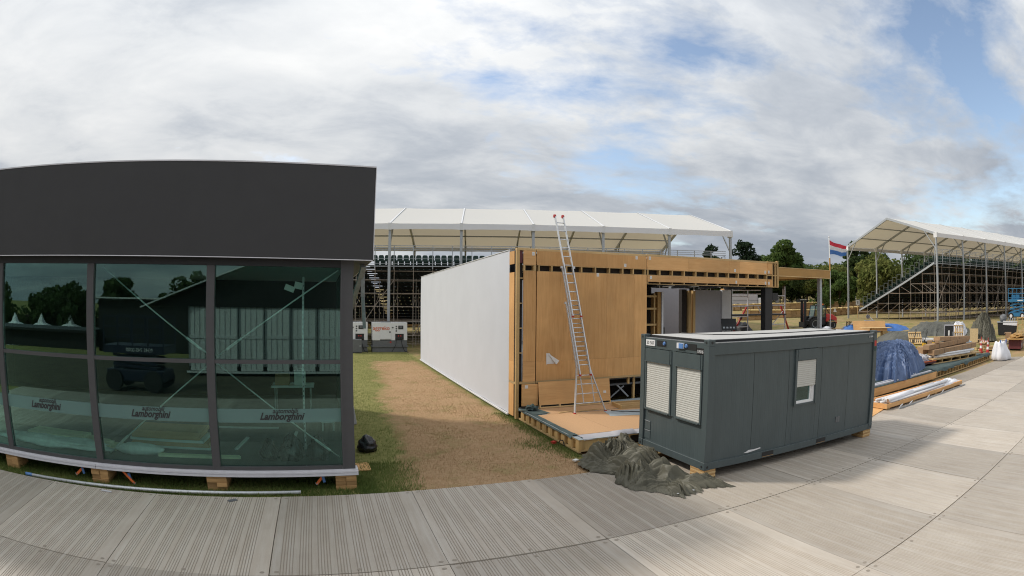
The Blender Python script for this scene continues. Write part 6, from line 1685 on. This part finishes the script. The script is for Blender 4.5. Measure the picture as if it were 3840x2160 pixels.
bale_wall('taller straw bale wall further up the slope beyond the forklift', [(66.0, 74.0), (78.0, 69.0), (88.0, 64.5), (96.5, 62.0), (110, 55)], 3, True, 2)
bale_wall('low stretch of straw bales seen between the scaffold poles by the house', [(46.0, 47.0), (52.0, 46.5)], 2, True, 3)
bale_wall('straw bale wall seen under the grandstand behind the generators', [(-6.0, 63.5), (4.0, 62.0), (14.0, 60.0), (26, 58), (38, 56)], 4, True, 4, 1.6)
# white rail fence on the slope
t = thing('rail_fence', 'white post and rail fence below the trees', 'fence', (84, 84, 0))
a, b = Vector((78, 90)), Vector((128, 66)); n = 22
pts = [a.lerp(b, i / n) for i in range(n + 1)]
for p, q in zip(pts[:-1], pts[1:]):
    z0, z1 = terrain(p.x, p.y), terrain(q.x, q.y)
    MB().box(p.x - 84.08, p.x - 83.92, p.y - 84.08, p.y - 83.92, z0 - 0.2, z0 + 1.25).build('post', MT['rail'], t)
    for h in (0.6, 1.1): MB().bar((p.x - 84, p.y - 84, z0 + h), (q.x - 84, q.y - 84, z1 + h), 0.06, 0.13).build('rail', MT['rail'], t)
def hut(label, loc, w, h):
    t = thing('field_box', label, 'box', loc, -0.9); MB().box(-w / 2, w / 2, -0.5, 0.5, 0, h).build('box_body', MT['flagwhite'], t, bevel=0.03); MB().box(-w / 2 - 0.05, w / 2 + 0.05, -0.55, 0.55, h + 0.001, h + 0.08).build('lid', MT['greywall'], t)
hut('small white box by the rail fence, left of the canopy post', (92.5, 82.0, terrain(92.5, 82)), 0.9, 1.6); hut('small white box by the rail fence, right of the canopy post', (97.5, 80.0, terrain(97.5, 80)), 0.9, 1.6)
t = thing('horse_box', 'pale grey trailer parked on the slope behind the scaffold tower', 'trailer', (76, 76, terrain(76, 76)), -0.75)
MB().box(-4, 2.5, -1.2, 1.2, 0.6, 2.6).build('trailer_body', MT['greywall'], t, bevel=0.05); MB().box(2.6, 4.6, -1.1, 1.1, 0.5, 2.0).build('cab', MT['whitepaint'], t, bevel=0.1)
for x in (-2.5, -1.4, 3.6): MB().tube((x, -1.25, 0.45), (x, 1.25, 0.45), 0.45, 14).build('wheel', MT['rubber'], t)
MB().box(-4.01, 2.51, -1.22, -1.205, 1.5, 1.56).build('trim_strip', MT['gengrey'], t)
t = thing('marker_sign', 'small white square sign beside the right grandstand pole', 'sign', (66.0, 43.0, terrain(66, 43)), -0.6)
MB().box(-0.04, 0.04, -0.04, 0.04, 0, 2.1).build('post', MT['pine'], t); MB().box(-0.3, 0.3, -0.06, -0.045, 1.7, 2.45).build('plate', MT['flagwhite'], t); MB().box(-0.06, 0.06, -0.065, -0.061, 1.9, 2.25).build('symbol', MT['ink'], t)
t = thing('warning_sign', 'white triangular marker on the straw bale wall', 'sign', (71.5, 51.0, terrain(71.5, 51)), -0.6)
MB().prism([(-0.3, 0.55), (0.3, 0.55), (0.0, 1.15)], 'y', -0.04, 0.0).build('plate', MT['flagwhite'], t); MB().box(-0.02, 0.02, 0.001, 0.03, 0, 0.7).build('stake', MT['pine'], t)

# more loose goods in the yard
t = thing('plank_pile', 'untidy pile of yellow planks behind the traffic cones', 'timber', (40.6, 13.3, 0.2), -0.5)
for k in range(12):
    MB().obox((0.1 * (k % 4) - 0.15, -0.5 + 0.22 * (k % 5), 0.05 + 0.09 * (k // 5)), (2.8 - 0.15 * (k % 3), 0.18, 0.07), rz_(0.12 * ((k * 7) % 5 - 2))).build('plank', MT['pine'], t)
t = thing('steel_bar_bundle', 'red painted steel bars lying behind the long cartons', 'steel bars', (39.3, 16.6, 0.28), -0.9)
for k in range(5): MB().tube((-1.2, k * 0.12, 0.06), (1.3, k * 0.12 + 0.1, 0.06), 0.05, 8).build('bar', MT['red'], t)
t = thing('pipe_bundle', 'blue plastic pipes lying beside the red steel bars', 'pipes', (40.0, 17.4, 0.3), -0.95)
for k in range(4): MB().tube((-1.3, k * 0.14, 0.08), (1.2, k * 0.14, 0.08), 0.065, 10).build('pipe', MT['bluep'], t)
t = thing('barrier_tape', 'red and white barrier tape strung between the two cones', 'tape', (38.55, 13.1, 0.95), math.atan2(-0.75, -0.4))
for k in range(8): MB().box(-0.42 + k * 0.105, -0.32 + k * 0.105, -0.004, 0.004, -0.06 - 0.03 * math.sin(PI * k / 7), 0.02 - 0.03 * math.sin(PI * k / 7)).build('tape_stripe', MT['red'] if k % 2 else MT['flagwhite'], t)
t = thing('ground_mat', 'dark rubber mat lying flat between the grey tarpaulins', 'mat', (40.3, 20.9, 0.5), -0.6)
MB().box(-2.4, 2.4, -1.0, 1.0, 0.0, 0.04).build('mat_sheet', MT['gengrey'], t); MB().box(-2.4, 2.4, -1.06, -1.001, 0.0, 0.07).build('edge_strip', MT['black'], t)
for i, (x, y, z, w, d, h, r, lb) in enumerate([(43.1, 15.0, 0.35, 0.6, 0.5, 0.4, 0.4, 'cardboard carton on the ground left of the dark peaked cover'), (42.4, 14.4, 0.3, 0.8, 0.5, 0.3, 1.1, 'flat cardboard carton behind the cone nearest the bulk bag'), (39.9, 18.7, 0.4, 0.5, 0.4, 0.35, 0.2, 'cardboard carton beside the right-hand pallet jack'), (37.0, 16.4, 0.2, 0.7, 0.5, 0.5, 0.7, 'cardboard carton standing in front of the pallet jacks'), (46.9, 13.4, 0.5, 0.7, 0.6, 0.6, 0.3, 'cardboard carton between the black bin and the peaked cover')]):
    o = MB().box(-w / 2, w / 2, -d / 2, d / 2, 0, h).obox((0, d / 2 + 0.08, h - 0.05), (w, 0.18, 0.01), rx_(-0.5)).build('open_carton', MT['card'], bevel=0.004); o.location = (x, y, z); o.rotation_euler = (0, 0, r); tag(o, lb, 'carton', 'loose cartons in the yard')
for i, (x, y, z, a, b, r, lb) in enumerate([(33.2, 15.4, 0.05, 3.2, 0.9, -0.3, 'loose planks lying on the ground behind the long cartons'), (36.2, 15.0, 0.12, 2.4, 0.7, 0.2, 'loose planks between the long cartons and the pallet jacks'), (29.6, 16.6, 0.05, 3.0, 0.8, -0.6, 'loose planks lying behind the navy tarpaulin mound')]):
    t = thing('loose_planks', lb, 'timber', (x, y, z), r)
    for k in range(6): MB().obox((0.15 * (k % 3), -b / 2 + k * b / 5, 0.03 + 0.04 * (k % 2)), (a - 0.2 * (k % 3), 0.12, 0.04), rz_(0.08 * (k % 3 - 1))).build('plank', MT['pine'] if k % 3 else MT['block'], t)
# ------------------------------------------------------------------ trees
def leaf_mesh(name, centers, radii, n, size, m, seed, flat=1.0, parent=None):
    rng = np.random.default_rng(seed)
    centers = np.asarray(centers, float); radii = np.asarray(radii, float)
    w = radii[:, 0] * radii[:, 1]; w = w / w.sum()
    idx = rng.choice(len(centers), n, p=w)
    d = rng.normal(size=(n, 3)); d /= np.linalg.norm(d, axis=1)[:, None]
    r = rng.uniform(0.55, 1.05, n) ** 0.6
    pos = centers[idx] + d * radii[idx] * r[:, None]
    s = rng.uniform(0.6, 1.3, n) * size
    nrm = d * 0.7 + rng.normal(size=(n, 3)) * 0.6; nrm[:, 2] = nrm[:, 2] * flat + 0.25; nrm /= np.linalg.norm(nrm, axis=1)[:, None]
    a = np.cross(nrm, rng.normal(size=(n, 3))); a /= np.linalg.norm(a, axis=1)[:, None]; b = np.cross(nrm, a)
    v = np.zeros((n, 4, 3))
    v[:, 0] = pos - a * s[:, None]; v[:, 1] = pos + b * s[:, None] * 0.6; v[:, 2] = pos + a * s[:, None]; v[:, 3] = pos - b * s[:, None] * 0.6
    me = bpy.data.meshes.new(name)
    me.vertices.add(4 * n); me.vertices.foreach_set('co', v.reshape(-1))
    me.loops.add(4 * n); me.loops.foreach_set('vertex_index', np.arange(4 * n))
    me.polygons.add(n); me.polygons.foreach_set('loop_start', np.arange(n) * 4); me.polygons.foreach_set('loop_total', np.full(n, 4))
    me.materials.append(m); me.update(calc_edges=True)
    o = bpy.data.objects.new(name, me); COL.objects.link(o)
    if parent: o.parent = parent
    return o
def make_tree(label, loc, h, rad, m, seed, style='round', n=5200, size=0.32, group='trees beyond the track', name='tree'):
    rng = random.Random(seed)
    t = thing(name, label, 'tree', loc, rng.uniform(0, 6), group)
    cs, rs = [], []
    if style == 'pine':
        th_ = h * 0.30; nb = 30
        for k in range(nb):
            f = k / nb; z = th_ + (h - th_) * f; rr_ = rad * (1 - 0.75 * f) * rng.uniform(0.65, 1.1); a = rng.uniform(0, 2 * PI)
            cs.append((math.cos(a) * rr_ * 0.55, math.sin(a) * rr_ * 0.55, z)); rs.append((rr_ * 0.55, rr_ * 0.55, (h - th_) * 0.085))
        cs.append((0, 0, h * 0.95)); rs.append((rad * 0.3, rad * 0.3, h * 0.05))
    else:
        zc = h * (0.60 if style == 'round' else 0.5); vz = h - zc
        for k in range(26):
            d = Vector((rng.gauss(0, 1), rng.gauss(0, 1), rng.gauss(0, 1))).normalized() * rng.uniform(0.35, 0.82)
            cs.append((d.x * rad, d.y * rad, zc + d.z * vz * (1.0 if d.z > 0 else 0.9)))
            q = rad * rng.uniform(0.22, 0.42); rs.append((q, q, q * rng.uniform(0.65, 0.9)))
    tr = MB()
    pts = [(0, 0, -0.4), (rng.uniform(-.2, .2), rng.uniform(-.2, .2), h * 0.28), (rng.uniform(-.4, .4), rng.uniform(-.4, .4), h * 0.7)]
    r0 = 0.03 * h
    tr.tube(pts[0], pts[1], r0, 10, r1=r0 * 0.75).tube(pts[1], pts[2], r0 * 0.75, 8, r1=r0 * 0.35)
    tb = tr.build('trunk', MT['bark'], t, smooth=True)
    lb = MB()
    for c in cs[:12]: lb.tube(Vector(pts[1]).lerp(Vector(pts[2]), rng.random()), c, r0 * 0.3, 6, r1=r0 * 0.08)
    lb.build('limbs', MT['bark'], tb)
    leaf_mesh('crown', cs, rs, n, size * (h / 12) ** 0.5, m, seed, 1.0, t)
    return t
def azpos(az, D):
    a = math.radians(az); x, y = math.sin(a) * D, math.cos(a) * D
    return x, y
def tree_at(label, az, D, tan_top, rad, m, seed, style='round', n=5200, size=0.32):
    x, y = azpos(az, D); z = terrain(x, y); h = CAM_H + tan_top * D - z
    return make_tree(label, (x, y, z), h, rad, MT[m], seed, style, n, size)
tree_at('flat-topped dark pine behind the right end of the near grandstand roof', 41.6, 118, 0.107, 5.0, 'pine_leaf', 11, 'pine', 9000, 0.26)
tree_at('broad dark pine left of the tall oak', 45.0, 118, 0.113, 6.4, 'pine_leaf', 12, 'pine', 12000, 0.26)
tree_at('rounded mid-green tree between the dark pine and the tall oak', 47.4, 126, 0.104, 4.6, 'leafmid', 13)
tree_at('tall leaning oak rising above the plywood house corner', 49.2, 112, 0.119, 4.4, 'leafmid', 14, 'round', 6500)
tree_at('dark bushy tree behind the canopy beam', 51.6, 118, 0.066, 5.0, 'leafdark', 15)
tree_at('yellowish-green tree behind the canopy, below the flag', 53.7, 112, 0.078, 4.8, 'leafyellow', 16, 'low', 6000)
tree_at('mid-green tree between the flag and the right grandstand', 55.0, 104, 0.064, 3.6, 'leafmid', 17, 'low', 6500)
tree_at('tall dark tree rising behind the far end of the right grandstand roof', 57.0, 116, 0.112, 4.0, 'leafdark', 18, 'round', 6500)
tree_at('big rounded yellow-green chestnut seen under the grandstand roof', 60.0, 96, 0.090, 6.6, 'leafyellow', 19, 'low', 14000, 0.30)
tree_at('dark tree behind the chestnut, right side', 63.8, 112, 0.092, 5.4, 'leafdark', 20)
tree_at('dark tree filling the gap under the right grandstand roof', 66.8, 118, 0.085, 6.0, 'leafdark', 21)
tree_at('low dark tree behind the trailer on the slope', 44.0, 128, 0.062, 5.4, 'leafdark', 22, 'low'); tree_at('low dark tree behind the rail fence, left part', 47.2, 124, 0.058, 5.2, 'leafdark', 23, 'low')
tree_at('low dark tree behind the rail fence, under the oak', 50.0, 126, 0.056, 5.2, 'leafdark', 24, 'low'); tree_at('low dark tree behind the rail fence, beside the canopy post', 52.6, 124, 0.055, 5.4, 'leafdark', 25, 'low')
tree_at('low dark tree behind the rail fence, near the grandstand pole', 56.2, 122, 0.066, 5.0, 'leafdark', 26, 'low'); tree_at('low dark tree right of the chestnut trunk', 61.8, 120, 0.062, 6.0, 'leafdark', 27, 'low')
tree_at('dark tree at the left end of the far tree line', 39.0, 124, 0.085, 5.0, 'leafdark', 28); tree_at('dark tree far right behind the grandstand scaffold', 70.5, 122, 0.07, 6.5, 'leafdark', 29, 'low')
tree_at('small round bush growing on the slope beside the forklift', 53.0, 92, 0.022, 1.9, 'leafmid', 30, 'low', 2600, 0.22)
# far wooded ridge (reads as one mass)
rng_ = np.random.default_rng(9); cs = []; rs = []
for k in range(150):
    az = 36 + 40 * rng_.random(); D = rng_.uniform(165, 260); x, y = azpos(az, D)
    cs.append((x, y, terrain(x, y) + rng_.uniform(1.5, 7.0))); q = rng_.uniform(5, 9); rs.append((q, q, q * 0.75))
o = leaf_mesh('far_wood', cs, rs, 42000, 0.7, MT['leafdark'], 10); tag(o, 'distant wooded ridge behind the tree line', 'woodland', kind='stuff')

# ------------------------------------------------------------------ what stands behind the camera and shows in the pavilion glass
def marquee():
    t = thing('panelled_marquee', 'white-panelled marquee with a black roof reflected in the pavilion glass', 'marquee', (-2.0, -5.6, 0))
    def B(nm, mb, m): return mb.build(nm, MT[m], t)
    B('floor_skirt', MB().box(-4.6, 9.0, -8.0, -0.05, 0.0, 0.415), 'darkwall')
    for k in range(11):
        x = -4.6 + k * 1.24
        w = B('wall_panel', MB().box(x + 0.10, x + 1.14, -0.02, 0.03, 0.22, 3.25), 'pvc')
        e = MB().box(x + 0.02, x + 0.099, -0.03, 0.05, 0.43, 3.30).box(x + 1.141, x + 1.22, -0.03, 0.05, 0.43, 3.30)
        e.build('panel_frame', MT['galv'], w)
        for q in (0.3, 0.56, 0.82): MB().box(x + q, x + q + 0.03, 0.031, 0.045, 0.3, 3.2).build('panel_rib', MT['greywall'], w)
        MB().box(x + 0.10, x + 1.14, 0.031, 0.06, 1.72, 1.86).build('panel_rail', MT['whitepaint'], w)
    B('base_line', MB().box(-4.7, 9.1, 0.03, 0.08, 0.10, 0.20), 'whitepaint')
    B('wall_core', MB().box(-4.6, 9.0, -8.0, -0.04, 0.42, 3.3), 'darkwall')
    B('gable', MB().prism([(-6.6, 3.18), (11.0, 3.18), (2.2, 6.55)], 'y', 0.05, 0.10), 'black')
    B('roof', MB().add([(-6.9, 0.6, 3.10), (2.2, 0.6, 6.62), (2.2, -9.0, 6.62), (-6.9, -9.0, 3.10), (11.3, 0.6, 3.10), (11.3, -9.0, 3.10)], [(0, 1, 2, 3), (1, 4, 5, 2)]), 'black')
    B('roof_edge', MB().bar((-6.9, 0.62, 3.10), (2.2, 0.62, 6.62), 0.05, 0.07).bar((2.2, 0.62, 6.62), (11.3, 0.62, 3.10), 0.05, 0.07), 'whitepaint')
marquee()
def pagoda(label, x, y):
    t = thing('pagoda_tent', label, 'tent', (x, y, terrain(x, y)), 0, 'white pagoda tents behind the camera')
    MB().add([(-2, -2, 2.3), (2, -2, 2.3), (2, 2, 2.3), (-2, 2, 2.3), (-0.5, -0.5, 3.1), (0.5, -0.5, 3.1), (0.5, 0.5, 3.1), (-0.5, 0.5, 3.1), (0, 0, 4.4)], [(0, 1, 5, 4), (1, 2, 6, 5), (2, 3, 7, 6), (3, 0, 4, 7), (4, 5, 8), (5, 6, 8), (6, 7, 8), (7, 4, 8)]).build('roof', MT['whitecloth'], t)
    MB().box(-2, 2, -2, 2, 0, 2.29).build('side_walls', MT['whitecloth'], t)
for k, (x, lb) in enumerate([(-52, 'white pagoda tent at the far left of the row behind the camera'), (-47, 'white pagoda tent, second of the row behind the camera'), (-42, 'white pagoda tent, third of the row behind the camera'), (-37, 'white pagoda tent at the right end of the row behind the camera')]): pagoda(lb, x, -49 - k * 0.8)
for k, (x, y, h, r, mm, lb) in enumerate([(-38, -54, 9.5, 4, 'leafdark', 'dark tree behind the pagoda tents'), (-31, -56, 11, 3.6, 'leafdark', 'tall dark tree behind the camera, left of the marquee'), (-23, -60, 10, 3.6, 'leafdark', 'broad dark tree behind the camera, nearest the marquee roof'), (-19, -60, 12.5, 4.5, 'leafdark', 'rounded dark tree above the marquee roof'), (-9, -58, 11, 5, 'leafdark', 'dark tree beyond the marquee ridge'), (-52, -52, 8.5, 4, 'leafdark', 'dark tree at the far left behind the camera'), (-62, -48, 8, 5, 'leafdark', 'lowest dark tree on the far left behind the camera'), (4, -56, 11, 5, 'leafdark', 'dark tree right of the marquee behind the camera'), (-45, -58, 10.5, 4, 'leafdark', 'second dark tree behind the pagoda tents')]):
    make_tree(lb, (x, y, terrain(x, y)), h, r, MT[mm], 60 + k, 'low', 2600, 0.45, 'trees behind the camera')
t = thing('tree_hedge', 'dark hedge behind the pagoda tents', 'hedge', (-30, -62, -3.2))
cs = [(-35 + 4 * k, 0, 2.2) for k in range(22)]; leaf_mesh('hedge_foliage', cs, [(3.2, 2.0, 2.8)] * 22, 9000, 0.4, MT['leafdark'], 44, parent=t)
MB().box(-36, 52, -0.6, 0.6, 0, 3.6).build('hedge_core', MT['bark'], t)

def low_shed(label, x0, x1, y, h, edge):
    t = thing('low_shed', label, 'shed', ((x0 + x1) / 2, y, terrain((x0 + x1) / 2, y)))
    w = (x1 - x0) / 2
    MB().box(-w, w, -4, 0, 0, h - 0.2).build('shed_wall', MT['black'], t); MB().box(-w - 0.4, w + 0.4, -4.3, 0.5, h - 0.199, h).build('roof', MT['black'], t)
    if edge: MB().box(-w - 0.4, w + 0.4, 0.501, 0.53, h - 0.10, h + 0.02).build('roof_edge', MT['whitepaint'], t)
low_shed('long dark shed with a white roof edge reflected left of the marquee', -19.5, -11.0, -23.5, 4.35, True)
low_shed('low dark block added for the dark stacks in front of the pagoda tents behind the camera', -32, -19.6, -21, 1.5, False)  # plain dark block added to stand for stacked goods in the reflection

def dark_lift():
    t = thing('parked_lift', 'dark navy scissor lift reflected in the pavilion glass', 'scissor lift', (-7.6, -1.2, 0), 0.1)
    m = mat('navy_paint', (0.012, 0.018, 0.045), 0.4)
    MB().box(-1.3, 1.3, -0.6, 0.6, 0.35, 0.8).build('chassis', m, t, bevel=0.03)
    for x in (-0.9, 0.9):
        for y in (-0.62, 0.62): MB().lathe([(0.18, -0.12), (0.4, -0.12), (0.4, 0.12), (0.18, 0.12)], (x, y, 0.4), 18, axis='y').build('wheel', MT['rubber'], t)
    for k in range(3):
        for y in (-0.45, 0.45): MB().bar((-1.0, y, 0.85 + 0.18 * k), (1.0, y, 1.0 + 0.18 * k), 0.06, 0.1).bar((1.0, y + 0.07, 0.85 + 0.18 * k), (-1.0, y + 0.07, 1.0 + 0.18 * k), 0.06, 0.1).build('scissor_arm', m, t)
    MB().box(-1.4, 1.4, -0.65, 0.65, 1.42, 1.72).build('platform', m, t)
    for x in (-1.38, -0.7, 0, 0.7, 1.38):
        for y in (-0.63, 0.63): MB().box(x - 0.025, x + 0.025, y - 0.025, y + 0.025, 1.721, 2.8).build('rail_post', m, t)
    for z in (2.0, 2.4, 2.78):
        for y in (-0.63, 0.63): MB().box(-1.4, 1.4, y - 0.02, y + 0.02, z, z + 0.05).build('guard_rail', m, t)
    text_mesh('lettering', '0345 745 0000', 0.2, MT['flagwhite'], t, (0.3, 0.655, 1.5), (PI / 2, 0, PI), extrude=0.001)
dark_lift()
for k, (az, D, tn, r, mm, lb) in enumerate([(42.6, 136, 0.074, 5.2, 'leafmid', 'mid-green tree just right of the flat-topped pine'), (46.3, 138, 0.080, 5.4, 'leafmid', 'mid-green tree behind the broad pine'), (51.2, 140, 0.074, 5.6, 'leafmid', 'mid-green tree right of the tall oak'), (52.9, 142, 0.078, 5.6, 'leafyellow', 'pale green tree behind the canopy beam, left of the flag'), (55.8, 138, 0.082, 5.2, 'leafmid', 'mid-green tree right behind the flag'), (58.6, 128, 0.10, 5.6, 'leafmid', 'mid-green tree left of the chestnut top')]):
    tree_at(lb, az, D, tn, r, mm, 80 + k, 'low', 5200, 0.34)
